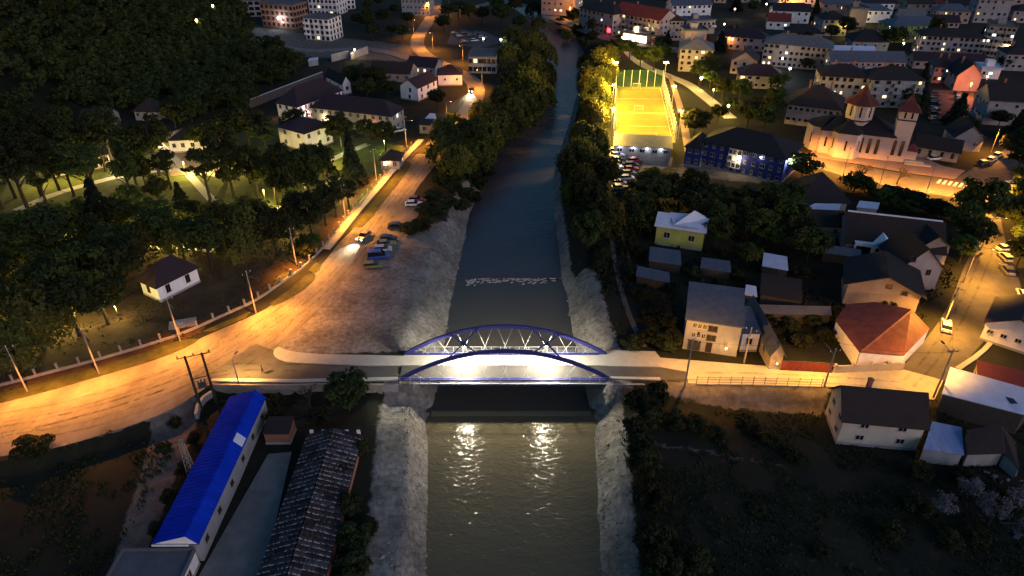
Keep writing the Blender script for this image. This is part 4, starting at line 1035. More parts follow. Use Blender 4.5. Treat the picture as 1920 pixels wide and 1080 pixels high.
# big tan house and its dark roofs
B('tan', 'tan_gabled_house', 'large tan gabled house under a wide dark roof, shrub against its wall', (1592, 528), (1728, 552), 9.5, 5.2, roof='gable', rh=2.8, ov=.9, wall='tan', rm='r_dark', floors=1, fc=0, sc_=2, lit=0, axis='y', cat='house')
root, L, D = ROOTS['tan']
for fx in (.55, .78): put_window(root, L * fx, -.004, 5.3 + (0.4 if fx < .6 else -.5), 0, 1.2, .9, 'dark_frame')
root, L, D = B('grey', 'lilac_gabled_house', 'lilac rendered gabled house behind the tan house, facing the side street', (1690, 500), (1768, 500), 9, 5.5, roof='gable', rh=4.2, ov=.4, wall='lilac', rm='r_dark', floors=1, fc=0, sc_=2, lit=0, axis='y', cat='house')
for fx, z in ((.24, 7.2), (.7, 4.2), (.55, 1.8)): put_window(root, L * fx, -.004, z, 0, 1.0, 1.2, 'dark_frame')
B('verge_house', 'verge_house', 'dark roofed house with white barge board beside the street tree', (1725, 462), (1782, 462), 8, 4.5, roof='gable', rh=2.6, ov=.5, wall='tan', rm='r_dark', floors=1, fc=1, sc_=1, lit=0, axis='y', cat='house')
# white three storey house by the bridge
root, L, D = B('bridge_house', 'white_tall_house', 'tall white house with blue grey sheet roof beside the bridge approach', (1288, 606), (1392, 612), (1390, 556), 6.6, roof='mono', rh=1.6, ov=.35, wall='grey_w', rm='r_slate', floors=0, fc=0, sc_=2, lit=0, cat='house')
for z in (5.4, 3.4):
    for i in range(3): put_window(root, 1.5 + i * .85, -.004, z, 0, .7, 1.0, 'frame')
    put_window(root, 4.6, -.004, z - .15, 0, 1.6, 1.2, 'dark_frame')
MB().box(.8, -.12, 0.1, 3.0, -.004, 2.2).build('garage_door', M['dark_metal'], root)
MB().box(3.9, -.1, .1, 5.0, -.004, 2.2).build('door', M['r_brown'], root)
B('bridge_ext', 'side_extension', 'lower sheet roofed extension against the tall white house', (1394, 624), (1426, 624), 7, 4.2, roof='mono', rh=.9, ov=.2, wall='white', rm='r_slate', floors=1, fc=1, sc_=1, lit=0, cat='house')
root, L, D = B('workshop', 'brown_gabled_workshop', 'low grey roofed workshop with a lamp lit gable behind the red gate', (1447, 664), (1470, 664), 15, 3.2, roof='gable', rh=2.2, ov=.3, wall='tan', rm='r_slate', floors=1, fc=0, sc_=2, lit=0, axis='y', cat='workshop')
t = thing('sliding_gate', 'long dull red metal gate beside the concrete road', 'gate', W(1463, 694, 0), math.atan2(W(1558, 699).y - W(1463, 694).y, W(1558, 699).x - W(1463, 694).x))
gl = (W(1558, 699) - W(1463, 694)).length
pm = MB().box(0, -.04, .15, gl / 8 - .06, .04, 2.0).mesh('gate_panel', M['r_dred'])
for i in range(8): inst('gate_panel', pm, t, (i * gl / 8, 0, 0))
MB().box(-.1, -.06, .02, gl + .1, .06, .14).box(-.1, -.06, 2.01, gl + .1, .06, 2.12).build('gate_frame', M['dark_metal'], t)
M['yard_wall'] = M['cream']
wall('yard_wall', 'cream yard wall with pillars below the red roofed house', 'wall', PW([(1562, 699), (1692, 693)]), 1.5, .25, M['cream'], zb=0, posts=3.2, w=.4, posth=.3)
wall('road_fence', 'wire fence with thin posts along the south edge of the concrete road', 'fence', PW([(1305, 721), (1400, 722), (1545, 726)]), .15, .2, M['concrete'], zb=0, posts=1.9, w=.09, posth=1.6, panel=(.4, .9, 1.4))
# terrace house right edge, courtyard roofs
B('right_house', 'dark_roofed_house', 'white house with plain dark roof beyond the side street at the right edge', (1846, 614), (1960, 638), (1975, 590), 4.0, roof='gable', rh=2.6, ov=.5, wall='white', rm='r_maroon', floors=1, fc=4, sc_=2, lit=0, win=(1, .8), cat='house')
B('courtyard', 'courtyard_shed', 'lamp lit courtyard shed with red tiled roof above the white hall', (1835, 706), (1960, 736), 3.5, 2.6, roof='mono', rh=.8, ov=.2, wall='pink', rm='r_dred', floors=1, fc=3, sc_=1, lit=0, cat='shed')
# gardens, sheds, greenhouses
B('yellow_house', 'yellow_green_house', 'yellow green house with pale folded metal roof among dark garden trees', (1232, 421), (1321, 434), (1322, 410), 5.0, roof='gable', rh=1.6, ov=.5, wall='green_w', rm='r_pale', floors=1, fc=2, sc_=1, lit=0, win=(1.4, 1.5), cat='house')
root, L, D = ROOTS['yellow_house']
b = MB(); b.poly([(L * .35, -.3, 5.7), (L * .72, D * .5, 8.2), (L * .75, D + .3, 5.6), (L * .2, D * .6, 6.6)]); b.poly([(L * .72, D * .5, 8.2), (L * 1.02, D * .5, 6.4), (L * .95, D + .3, 5.5), (L * .75, D + .3, 5.6)])
b.poly([(L * .35, -.3, 5.7), (L * .95, -.2, 5.6), (L * 1.02, D * .5, 6.4), (L * .72, D * .5, 8.2)]); b.build('roof_fold', M['r_pale'], ROOTS['yellow_house'][0])
for k, (A, Bq, d, h, rm_, lb) in enumerate([
    ((1216, 488), (1278, 497), 4.2, 2.2, 'r_slate', 'long blue grey shed roof in the garden nearest the river path'),
    ((1313, 502), (1371, 510), 3.2, 2.0, 'r_slate', 'narrow grey green shed roof in the middle garden'),
    ((1429, 498), (1478, 507), 4.0, 2.4, 'r_pale', 'bright pale blue shed roof standing alone in the garden'),
    ((1192, 517), (1257, 530), 3.0, 2.0, 'r_slate', 'low patched shed with junk on its roof beside the river path'),
    ((1542, 473), (1615, 483), 2.4, 2.2, 'r_grey', 'long thin white edged shed roof below the dormer house'),
    ((1396, 552), (1420, 556), 3.0, 2.6, 'r_pale', 'tiny pale roofed shed behind the tall white house'),
    ((1425, 552), (1505, 566), 6.5, 2.8, 'r_brown', 'wide brown barn roof behind the tall white house'),
    ((1395, 585), (1560, 590), 2.4, 2.2, 'r_flat', 'long flat grey lean-to roof between the barn and the tan house')]):
    polyroof('gs%d' % k, 'garden_shed', lb, 'shed', [[(*A, h), (*Bq, h), tuple(list((Bq[0] - (2 if k != 4 else 0), Bq[1] - d * 6.5)) + [h + .5]), tuple(list((A[0] + 3, A[1] - d * 6.2)) + [h + .5])]], rm_, 'dark_wood', 0, group='garden sheds')
B('hip_house', 'dark_hipped_house', 'big dark hip roofed house with pale gable above the gardens', (1500, 374), (1590, 376), 11, 4.2, roof='hip', rh=5.0, ov=.8, wall='lilac', rm='r_dark', floors=1, fc=3, sc_=2, lit=0, cat='house')
polyroof('palefold', 'pale_roofed_porch', 'pale blue sheet roof slope in front of the dark hipped house', 'shed', [[(1497, 395, 3.0), (1572, 397, 3.2), (1582, 372, 4.0), (1558, 368, 4.3)]], 'r_pale', 'lilac', 0)
polyroof('palefold2', 'pale_flat_roof', 'small pale flat roof between the two long dark roofs', 'shed', [[(1606, 388, 3.2), (1646, 392, 3.2), (1650, 380, 3.6), (1612, 376, 3.6)]], 'r_pale', 'lilac', 0)
root, L, D = B('long1', 'long_dark_house', 'long dark roofed house with two white framed dormers', (1588, 452), (1770, 474), 13.5, 3.6, roof='gable', rh=4.0, ov=.6, wall='grey_w', rm='r_brown', floors=1, fc=6, sc_=1, lit=0, cat='house')
for fx, g in ((.18, 0), (.38, 1)):
    x = L * fx; b = MB(); b.box(x - 1.9, -.9, 0, x + 1.9, 1.8, 3.9)
    if g: b.poly([(x - 2.1, -1, 3.9), (x + 2.1, -1, 3.9), (x, -1, 5.4)]).poly([(x - 2.1, -1, 3.92), (x, -1, 5.42), (x, 3.5, 5.42), (x - 2.1, 3, 3.92)]).poly([(x, -1, 5.42), (x + 2.1, -1, 3.92), (x + 2.1, 3, 3.92), (x, 3.5, 5.42)])
    dm = b.build('dormer', M['white'], root)
    MB().box(x - 1.5, -.96, .9, x + 1.5, -.905, 3.2).build('dormer_window', M['dusk_glass'], dm)
MB().box(0, D * .5 - .1, 7.75, L, D * .5 + .35, 7.95).build('ridge_cap', M['white'], root)
B('long2', 'low_dark_house', 'low dark tiled house left of the white framed dormers', (1498, 420), (1584, 424), 8, 3.2, roof='gable', rh=2.0, ov=.5, wall='grey_w', rm='r_brown', floors=1, fc=3, sc_=1, lit=0, cat='house')
# blue school
root, L, D = B('school', 'blue_school', 'large blue three storey school with black hipped roof', (1318, 262), (1474, 296), (1503, 269), 7.6, roof='hip', rh=3.2, ov=.7, wall='blue_w', rm='r_dark', floors=3, fc=10, sc_=2, lit=0, win=(1.0, 1.2), cat='school', vary=True, plinth=True)
MB().box(L * .34, -.25, 1.5, L * .5, -.004, 7.2).build('entrance_bay', M['white'], root)
for f in range(3):
    for i in range(3): put_window(root, L * (.365 + .055 * i), -.255, 2.4 + f * 1.9, 0, 1.0, 1.3, 'frame', 'lit_warm' if (f, i) in ((1, 1),) else 'dusk_glass')
B('school_wing', 'blue_school_wing', 'lower blue wing joined to the left of the school', (1287, 272), (1316, 277), 9, 6.0, roof='hip', rh=2.2, ov=.5, wall='blue_w', rm='r_dark', floors=2, fc=2, sc_=3, lit=0, cat='school')
# ------------------------------------------------------------------ church
a, b_ = W(1532, 286), W(1664, 302); d = b_ - a; ang = math.atan2(d.y, d.x); Lc = d.length; Dc = 11.0; hc = 7.6
ch = thing('church', 'pale church with two red capped towers and tall arched windows', 'church', a, ang)
M['r_church'] = mat('church_red_roof', (.10, .024, .018), .7, .25, .6, .3, 6)
M['church_w'] = mat('church_render', (.52, .43, .39), .9, .1, .5)
MB().box(0, 0, -.5, Lc, Dc, hc).build('nave_wall', M['church_w'], ch)
roof_mesh(Lc, Dc, hc + .1, 'hip', 3.6, .6).build('nave_roof', M['r_dark'], ch)
def bay(x0, r, dep, name, side='front'):
    pts = [(x0 - r, .02), (x0 - r * .62, -dep), (x0 + r * .62, -dep), (x0 + r, .02)] if side == 'front' else [(.02, Dc / 2 + r), (-dep * .6, Dc / 2 + r * .75), (-dep, Dc / 2), (-dep * .6, Dc / 2 - r * .75), (.02, Dc / 2 - r)]
    mb = MB(); mb.prism(pts, -.5, hc - .01, top=False); mb.build(name, M['church_w'], ch)
    c = (x0, 2.2, hc + 2.9) if side == 'front' else (2.5, Dc / 2, hc + 3.0)
    mb = MB(); e = [(p[0] * 1.0 + (p[0] - c[0]) * .07, p[1] + (p[1] - c[1]) * .07, hc + .12) for p in pts]
    for p, q in zip(e, e[1:]): mb.poly([p, q, c]); mb.poly([(p[0], p[1], p[2] - .25), (q[0], q[1], q[2] - .25), q, p])
    mb.build('bay_roof', M['r_dark'], ch)
bay(Lc * .36, 4.2, 2.6, 'side_apse'); bay(0, 4.6, 4.2, 'end_apse', 'left')
def archwin(w_, h_):
    mb = MB(); n = 7
    pts = [(-w_ / 2, 0), (w_ / 2, 0)] + [(w_ / 2 * math.cos(math.pi * i / n), h_ - w_ / 2 + w_ / 2 * math.sin(math.pi * i / n)) for i in range(n + 1)]
    mb.poly([(x, -.03, z) for x, z in pts]); out = [(x * 1.25, z * 1.03 - .03) for x, z in pts]
    for i in range(len(pts)):
        j = (i + 1) % len(pts); mb.poly([(pts[i][0], -.03, pts[i][1]), (pts[j][0], -.03, pts[j][1]), (out[j][0], -.1, out[j][1]), (out[i][0], -.1, out[i][1])], 1)
        mb.poly([(out[i][0], -.1, out[i][1]), (out[j][0], -.1, out[j][1]), (out[j][0], 0, out[j][1]), (out[i][0], 0, out[i][1])], 1)
    return mb.mesh('arched_window', [M['dusk_glass'], M['church_w']])
aw, aw2 = archwin(.95, 4.6), archwin(.55, 3.0)
for x in (.58, .69, .80): inst('arched_window', aw, ch, (Lc * x, -.01, 1.6))
for x in (.08, .17): inst('arched_window', aw2, ch, (Lc * x, -.01, 2.2))
inst('arched_window', aw2, ch, (Lc * .36, -2.61, 2.4)); inst('arched_window', aw2, ch, (Lc * .36 + 3.45, -1.3, 2.4), (0, 0, R(58))); inst('arched_window', aw2, ch, (Lc * .36 - 3.45, -1.3, 2.4), (0, 0, R(-58)))
for y_, r_ in ((Dc / 2 - 3.6, 60), (Dc / 2 + 2.2, 115)): inst('arched_window', aw2, ch, (-2.6 if r_ < 90 else -3.2, y_, 2.4), (0, 0, R(-r_)))
def tower(cx_, cy_, r, z0, z1, zr, n, name, label_w, m_roof='r_church', base=None):
    out = [(cx_ + r * math.cos(2 * math.pi * (i + .5) / n), cy_ + r * math.sin(2 * math.pi * (i + .5) / n)) for i in range(n)]
    tw = MB().prism(out, z0, z1).build(name, M['church_w'], ch)
    o2 = [(cx_ + r * 1.28 * math.cos(2 * math.pi * (i + .5) / n), cy_ + r * 1.28 * math.sin(2 * math.pi * (i + .5) / n)) for i in range(n)]
    mb = MB()
    for i in range(n):
        p, q = o2[i], o2[(i + 1) % n]; m1 = lambda t, f: (cx_ + (t[0] - cx_) * f, cy_ + (t[1] - cy_) * f)
        pa, qa = m1(p, .38), m1(q, .38)
        mb.poly([(*p, z1), (*q, z1), (*qa, z1 + (zr - z1) * .45), (*pa, z1 + (zr - z1) * .45)]); mb.poly([(*pa, z1 + (zr - z1) * .45), (*qa, z1 + (zr - z1) * .45), (cx_, cy_, zr)])
        mb.poly([(*p, z1 - .2), (*q, z1 - .2), (*q, z1), (*p, z1)])
    mb.poly([(*p, z1 - .2) for p in o2][::-1]).build('tower_roof', M[m_roof], tw)
    MB().prism([(cx_ + (p[0] - cx_) * 1.06, cy_ + (p[1] - cy_) * 1.06) for p in out], z0 + (z1 - z0) * .30, z0 + (z1 - z0) * .30 + .35, bottom=True).build('cornice', M['r_dark'], tw)
    MB().box(cx_ - .06, cy_ - .06, zr - .2, cx_ + .06, cy_ + .06, zr + 1.7).box(cx_ - .5, cy_ - .055, zr + .9, cx_ + .5, cy_ + .055, zr + 1.05).build('cross', M['steel'], tw)
    wm = archwin(.5, (z1 - z0) * .42)
    for i in range(n):
        a0 = 2 * math.pi * (i + 1) / n; ri = r * math.cos(math.pi / n)
        if n == 4:
            for s in (-.5, .5): inst('arched_window', wm, tw, (cx_ + ri * math.cos(a0) - s * r * .55 * math.sin(a0), cy_ + ri * math.sin(a0) + s * r * .55 * math.cos(a0), z0 + (z1 - z0) * .48), (0, 0, a0 + R(90)))
        else: inst('arched_window', wm, tw, (cx_ + (ri + .01) * math.cos(a0), cy_ + (ri + .01) * math.sin(a0), z0 + (z1 - z0) * .48), (0, 0, a0 + R(90)))
    return tw
tower(Lc * .47, Dc / 2, 3.9, hc + .3, hc + 7.4, hc + 12.6, 8, 'central_tower', '')
xt = Lc + 1.6
MB().box(Lc - .3, .3, -.5, Lc + 4.2, 5.2, 11.0).build('tower_base', M['church_w'], ch)
tower(xt + .35, 2.75, 3.3, 10.9, 15.0, 19.6, 4, 'bell_tower', '')
for x in (.9, 2.9): inst('arched_window', aw, ch, (Lc - .3 + x, .28, 1.8))
MB().box(Lc + 4.21, 1.0, -.4, Lc + 7.2, 5.6, 3.4).build('porch', M['church_w'], ch)
mbp = MB().poly([(Lc + 4.1, .7, 3.42), (Lc + 7.5, .7, 3.42), (Lc + 5.8, 3.3, 5.2)]).poly([(Lc + 7.5, .7, 3.42), (Lc + 7.5, 5.9, 3.42), (Lc + 5.8, 3.3, 5.2)]).poly([(Lc + 7.5, 5.9, 3.42), (Lc + 4.1, 5.9, 3.42), (Lc + 5.8, 3.3, 5.2)]).poly([(Lc + 4.1, 5.9, 3.42), (Lc + 4.1, .7, 3.42), (Lc + 5.8, 3.3, 5.2)])
mbp.build('porch_roof', M['r_dred'], ch)
for k, w_ in enumerate((5.0, 7.0)): MB().box(Lc + 4.3, .9 - 1.1 - k, -.3, Lc + 4.3 + w_, 1.0 - k * 1.0 - .0, .9 - .4 * k).build('step', M['sidewalk'], ch)
B('parish', 'parish_house', 'low parish house with dark roof right of the church', (1716, 272), (1800, 285), 7, 3.4, roof='gable', rh=2.4, ov=.5, wall='cream', rm='r_brown', floors=1, fc=4, sc_=1, lit=0, win=(.8, 1.5), frame='dark_frame', cat='house')
B('white_gable', 'white_gabled_house', 'small white gabled house behind the parish house', (1793, 255), (1846, 258), 9, 4.6, roof='gable', rh=3.4, ov=.5, wall='grey_w', rm='r_dark', floors=1, fc=2, sc_=1, lit=0, axis='y', cat='house')
# ------------------------------------------------------------------ sports pitch
pc = PW([(1150, 264), (1266, 268), (1241, 163), (1154, 163)])
pt = MB(); pt.prism(pc, -.4, .07); o = pt.build('turf', M['turf']); o['kind'] = 'structure'
def lerp2(s, t):
    a = Vector(pc[0]).lerp(Vector(pc[1]), s); b = Vector(pc[3]).lerp(Vector(pc[2]), s); return a.lerp(b, t)
def tline(s0, t0, s1, t1, wd=.14):
    a, b = lerp2(s0, t0), lerp2(s1, t1); d = (b - a).normalized() * wd; n = Vector((-d.y, d.x))
    o = MB().prism([a - n / 2, b - n / 2, b + n / 2, a + n / 2], .03, .078).build('pitch_line', M['turf_line']); o['kind'] = 'structure'
for s0, t0, s1, t1 in ((.04, .02, .96, .02), (.04, .46, .96, .46), (.04, .48, .96, .48), (.04, .97, .96, .97), (.04, .02, .04, .97), (.96, .02, .96, .97), (.04, .74, .96, .74), (.04, .24, .96, .24)): tline(s0, t0, s1, t1)
def goal(s, t, face, label):
    p = lerp2(s, t); d = (lerp2(.9, t) - lerp2(.1, t)).normalized(); rz = math.atan2(d.y, d.x)
    g = thing('goal', label, 'goal', (p.x, p.y, .08), rz, 'pitch goals')
    MB().tube([(-1.5, 0, 0), (-1.5, 0, 2.05), (1.5, 0, 2.05), (1.5, 0, 0)], .06, 6).build('goal_frame', M['white_paint'], g)
    n = MB()
    for i in range(9):
        x = -1.5 + 3 * i / 8; n.tube([(x, 0, 2.03), (x, face * .5, 2.0), (x, face * 1.0, 0)], .012, 3, cap=False)
    for k in range(5): n.tube([(-1.5, face * (.5 + .1 * k), 2 - .4 * k), (1.5, face * (.5 + .1 * k), 2 - .4 * k)], .012, 3, cap=False)
    n.build('goal_net', M['cable'], g)
goal(.45, .955, 1, 'white goal at the far end of the floodlit pitch'); goal(.45, .50, 1, 'white goal near the middle line of the floodlit pitch')
goal(.62, .04, -1, 'white goal nearest the pavilion')
M['green_net'] = mat('green_net_cord', (.06, .30, .10), .8, .1)
M['white_net'] = mat('white_net_cord', (.55, .55, .5), .8, .1)
def netfence(a, b, hh, npost, m, name, label, step=.8):
    a, b = Vector((*a, 0)), Vector((*b, 0)); d = b - a; L = d.length; rz = math.atan2(d.y, d.x)
    f = thing(name, label, 'fence', a, rz, 'nets round the pitch')
    pm = MB().tube([(0, 0, -.2), (0, 0, hh)], .11, 6).mesh('net_post', M['white_paint'])
    for i in range(npost): inst('net_post', pm, f, (L * i / (npost - 1), 0, 0))
    n = MB(); k = int(L / step)
    for i in range(k + 1): x = L * i / k; n.poly([(x - .02, .1, .05), (x + .02, .1, .05), (x + .02, .1, hh), (x - .02, .1, hh)])
    for i in range(int(hh / step) + 1): z = .06 + i * step; n.poly([(0, .11, z), (L, .11, z), (L, .11, z + .04), (0, .11, z + .04)])
    n.build('netting', m, f)
netfence(pc[3], pc[2], 6.5, 7, M['green_net'], 'net_fence', 'tall green net behind the far goal of the pitch', .45)
netfence(pc[1], pc[2], 5.5, 16, M['white_net'], 'net_fence', 'white net on close posts along the right side of the pitch', .6)
netfence(pc[0], pc[3], 5.5, 16, M['white_net'], 'net_fence', 'white net along the river side of the pitch', .7)
def flood(s, t, label, aim, P=20000):
    p = lerp2(s, t); g = thing('floodlight_mast', label, 'floodlight', (p.x, p.y, 0), 0, 'floodlights round the pitch')
    MB().tube([(0, 0, -.2), (0, 0, 9)], [.14, .08], 8).build('mast', M['steel'], g)
    c = lerp2(*aim); dv = Vector((c.x - p.x, c.y - p.y, -8.6)).normalized()
    for k in (-.55, .55):
        q = Vector((k, 0, 9.1)); rot = dv.to_track_quat('-Z', 'Y').to_euler()
        hd = MB().box(-.4, -.3, 0, .4, .3, .2).build('lamp_head', M['dark_metal'], g, q); hd.rotation_euler = rot
        MB().box(-.36, -.26, -.05, .36, .26, -.002).build('lens', emis('floodlight_lens', (1, .72, .2), 60) if 'fl' not in _paint else _paint['fl'], hd)
    l2 = bpy.data.lights.new('added_flood_spill', 'POINT'); l2.energy = P * (1.8 if s < 0 else .4); l2.color = (1, .58, .08); l2.shadow_soft_size = .5  # extra point light over each mast, added to brighten the willows
    o2 = bpy.data.objects.new('added_flood_spill', l2); o2.location = (0, 0, 9.9); link(o2, g)
    ld = bpy.data.lights.new('floodlight_beam', 'SPOT'); ld.energy = P; ld.color = (1, .55, .09); ld.spot_size = R(165); ld.spot_blend = .6; ld.shadow_soft_size = .4
    lo = bpy.data.objects.new('floodlight_beam', ld); lo.location = (0, 0, 9.0); lo.rotation_euler = Vector((dv.x * .8, dv.y * .8, -.5)).to_track_quat('-Z', 'Y').to_euler(); link(lo, g)
_paint['fl'] = emis('floodlight_lens', (1, .72, .2), 60)
flood(-.04, 1.02, 'tall floodlight at the far river side corner of the pitch', (.4, .8)); flood(1.04, 1.02, 'tall floodlight at the far street side corner of the pitch', (.6, .8))
flood(-.05, .5, 'floodlight halfway along the river side of the pitch', (.4, .5)); flood(1.06, .5, 'floodlight halfway along the street side of the pitch', (.6, .5))
flood(-.05, .06, 'floodlight at the near river side corner beside the pavilion', (.4, .2)); flood(1.06, .06, 'floodlight at the near street side corner beside the pavilion', (.6, .2))
root, L, D = B('pavilion', 'pitch_pavilion', 'low pavilion with pale blue sheet roof in front of the pitch', (1152, 272), (1259, 278), 7.5, 3.0, roof='mono', rh=1.0, ov=.4, wall='grey_w', rm='r_slate', floors=1, fc=5, sc_=1, lit=0, win=(1.6, 1.2), cat='pavilion')
for i in range(4):
    p = root.matrix_basis @ Vector((L * (.1 + .24 * i), -.12, 2.6))
    wall_lamp(p, 60, COOL, 'white bulkhead lamp %s on the pavilion front' % ('leftmost', 'second from left', 'third from left', 'rightmost')[i], 'lamps on the pavilion front', size=.13)
# ------------------------------------------------------------------ hospital side (left of the riverside road)
B('hosp1', 'long_hospital_wing', 'long pale hospital wing with maroon hipped roof, its right wall lit pink', (505, 195), (557, 198), (640, 167), 6.4, roof='hip', rh=4.5, ov=.5, wall='white', rm='r_maroon', floors=2, fc=3, sc_=9, lit=.04, cat='hospital')
B('hosp2', 'broad_hospital_block', 'broad cream hospital block with maroon hipped roof facing the park', (583, 199), (733, 216), (762, 202), 6.2, roof='hip', rh=3.4, ov=.5, wall='cream', rm='r_maroon', floors=2, fc=11, sc_=3, lit=.05, cat='hospital')
B('hosp3', 'narrow_hospital_wing', 'narrow white wing with dark roof half hidden by park trees', (570, 250), (620, 232), 12, 6.0, roof='hip', rh=2.5, ov=.4, wall='white', rm='r_maroon', floors=2, fc=3, sc_=2, lit=0, cat='hospital')
B('hosp4', 'low_park_pavilion', 'low pale pavilion behind the tall park trees', (95, 306), (205, 286), 9, 4.0, roof='hip', rh=2.2, ov=.5, wall='cream', rm='r_maroon', floors=1, fc=6, sc_=2, lit=.1, cat='hospital')
B('hosp5', 'white_park_pavilion', 'small white pavilion beside the bright globe lamp in the park', (315, 262), (400, 258), 8, 4.2, roof='hip', rh=2.0, ov=.5, wall='white', rm='r_dark', floors=1, fc=5, sc_=2, lit=.1, cat='hospital')
B('gatehouse', 'gatehouse', 'small gatehouse with dark red hipped roof beside the road', (713, 298), (748, 299), 5.5, 3.0, roof='hip', rh=1.9, ov=.5, wall='pink', rm='r_brown', floors=1, fc=2, sc_=2, lit=.3, cat='gatehouse')
B('kiosk', 'roadside_kiosk', 'little lamp lit kiosk with red roof at the roadside', (786, 233), (806, 234), 4, 3.0, roof='mono', rh=.6, ov=.3, wall='pink', rm='r_brown', floors=1, fc=1, sc_=1, lit=0, cat='kiosk')
polyroof('tent', 'white_canopy', 'pale grey canopy roof behind the roadside kiosk', 'canopy', [[(797, 222, 3.0), (818, 222, 3.0), (816, 213, 4.2), (806, 212, 4.2)]], 'r_pale', 'grey_w', 0)
B('h1', 'small_white_house', 'small white gabled house at the end of the hospital roof', (611, 141), (642, 157), (650, 151), 4.2, roof='gable', rh=2.6, ov=.4, wall='white', rm='r_dark', floors=1, fc=2, sc_=1, lit=0, cat='house', axis='x')
B('h2', 'dark_round_roofed_house', 'dark steep roofed house with pale porch above the hospital', (656, 140), (692, 142), 8, 4.0, roof='hip', rh=4.0, ov=.5, wall='grey_w', rm='r_dark', floors=1, fc=3, sc_=2, lit=0, cat='house')
B('h3', 'long_brown_house', 'long brown roofed house with lamp lit left gable', (693, 134), (768, 138), 10, 3.6, roof='gable', rh=3.0, ov=.4, wall='pink', rm='r_brown', floors=1, fc=5, sc_=1, lit=0, cat='house')
B('h3b', 'dark_house_by_bend', 'dark maroon roofed house beside the orange road bend', (762, 122), (815, 126), 9, 3.8, roof='gable', rh=2.6, ov=.4, wall='grey_w', rm='r_maroon', floors=1, fc=4, sc_=1, lit=.2, cat='house')
root, L, D = B('h4', 'white_gabled_cottage', 'white two storey cottage with L shaped dark roof above the river road', (750, 160), (783, 165), 13, 5.0, roof='gable', rh=2.6, ov=.35, wall='white', rm='r_maroon', floors=2, fc=1, sc_=3, lit=0, axis='y', cat='house', frame='dark_frame', win=(.9, 1.3))
B('h5', 'white_square_house', 'white plain fronted house with maroon roof beside the road bend', (821, 139), (866, 138), 8, 4.6, roof='hip', rh=2.6, ov=.5, wall='white', rm='r_maroon', floors=1, fc=2, sc_=2, lit=0, win=(.7, .7), frame='dark_frame', cat='house')
B('shell', 'unfinished_building', 'unfinished concrete building on columns beside the riverside car park', (878, 107), (930, 108), 14, 6.5, roof='flat', ov=.2, wall='raw_concrete', rm='r_flat', floors=2, fc=6, sc_=4, lit=.05, win=(1.6, 1.8), frame='dark_frame', cat='building', bands=True)
polyroof('wr', 'white_roofed_shelter', 'bright white shelter roof above the hospital wall', 'shelter', [[(577, 114, 2.5), (597, 111, 2.5), (596, 107, 2.9), (580, 109, 2.9)]], 'r_pale', 'grey_w', 0)
for k, (A, Bq, lb) in enumerate([((622, 116), (655, 108), 'ruined pale wall left of the bare lamp'), ((658, 112), (690, 100), 'taller ruined wall with a bare lamp')]):
    wall('ruined_wall', lb, 'wall', PW([A, Bq]), 3.2, .5, M['concrete'], zb=0)
# construction blocks on the hill foot
def zt(px, py): return 0.0
B('c_red', 'red_brick_block', 'unfinished red brick apartment block with pale floor slabs', (486, 6), (548, 11), (574, 4), 11.5, roof='flat', ov=.3, wall='brick', rm='r_flat', floors=4, fc=7, sc_=5, lit=.0, win=(1.5, 1.6), frame='dark_frame', cat='apartment block', bands=True, plinth=False)
B('c_frame', 'concrete_frame_block', 'unfinished concrete frame block left of the red brick block', (440, 2), (486, 1), 14, 8.5, roof='flat', ov=.3, wall='raw_concrete', rm='r_flat', floors=3, fc=4, sc_=4, lit=0, win=(2.6, 2.2), frame='dark_frame', cat='apartment block', bands=True, plinth=False, mull=False)
B('c_white', 'white_balcony_block', 'white corner apartment block with balconies on the hillside track', (569, 34), (615, 37), (650, 29), 10.2, roof='flat', ov=.3, wall='white', rm='r_flat', floors=4, fc=5, sc_=4, lit=.07, win=(1.5, 1.6), frame='dark_frame', cat='apartment block', bands=True, balc='white')
B('c_back', 'pale_terrace_block', 'pale apartment block rising behind the white balcony block', (575, -14), (628, -12), 14, 12, roof='flat', ov=.3, wall='white', rm='r_flat', floors=4, fc=7, sc_=4, lit=.05, win=(1.5, 1.5), frame='dark_frame', cat='apartment block', bands=True)
B('c_back2', 'stepped_white_block', 'white stepped apartment block right of the pale terrace block', (632, -8), (664, -10), 12, 8, roof='flat', ov=.3, wall='white', rm='r_flat', floors=3, fc=4, sc_=3, lit=.05, win=(1.5, 1.5), frame='dark_frame', cat='apartment block', bands=True)
B('c_mid', 'grey_apartment_block', 'grey apartment block beside the orange upper road', (752, -2), (804, -1), 12, 9, roof='hip', rh=2.5, wall='grey_w', rm='r_dark', floors=3, fc=7, sc_=3, lit=.06, cat='apartment block')
B('hill1', 'hillside_house', 'pale hillside house among dark trees', (250, 206), (292, 207), 8, 3.6, zb=float(GT(270, 216).z), roof='hip', rh=3, ov=.6, wall='grey_w', rm='r_brown', floors=1, fc=3, sc_=2, lit=0, cat='house')
B('hill2', 'hillside_barn', 'long dark barn roof at the forest edge left of the hillside house', (150, 226), (205, 224), 8, 3.0, zb=float(GT(180, 232).z), roof='gable', rh=2.6, ov=.6, wall='grey_w', rm='r_dark', floors=1, fc=2, sc_=2, lit=0, cat='barn')
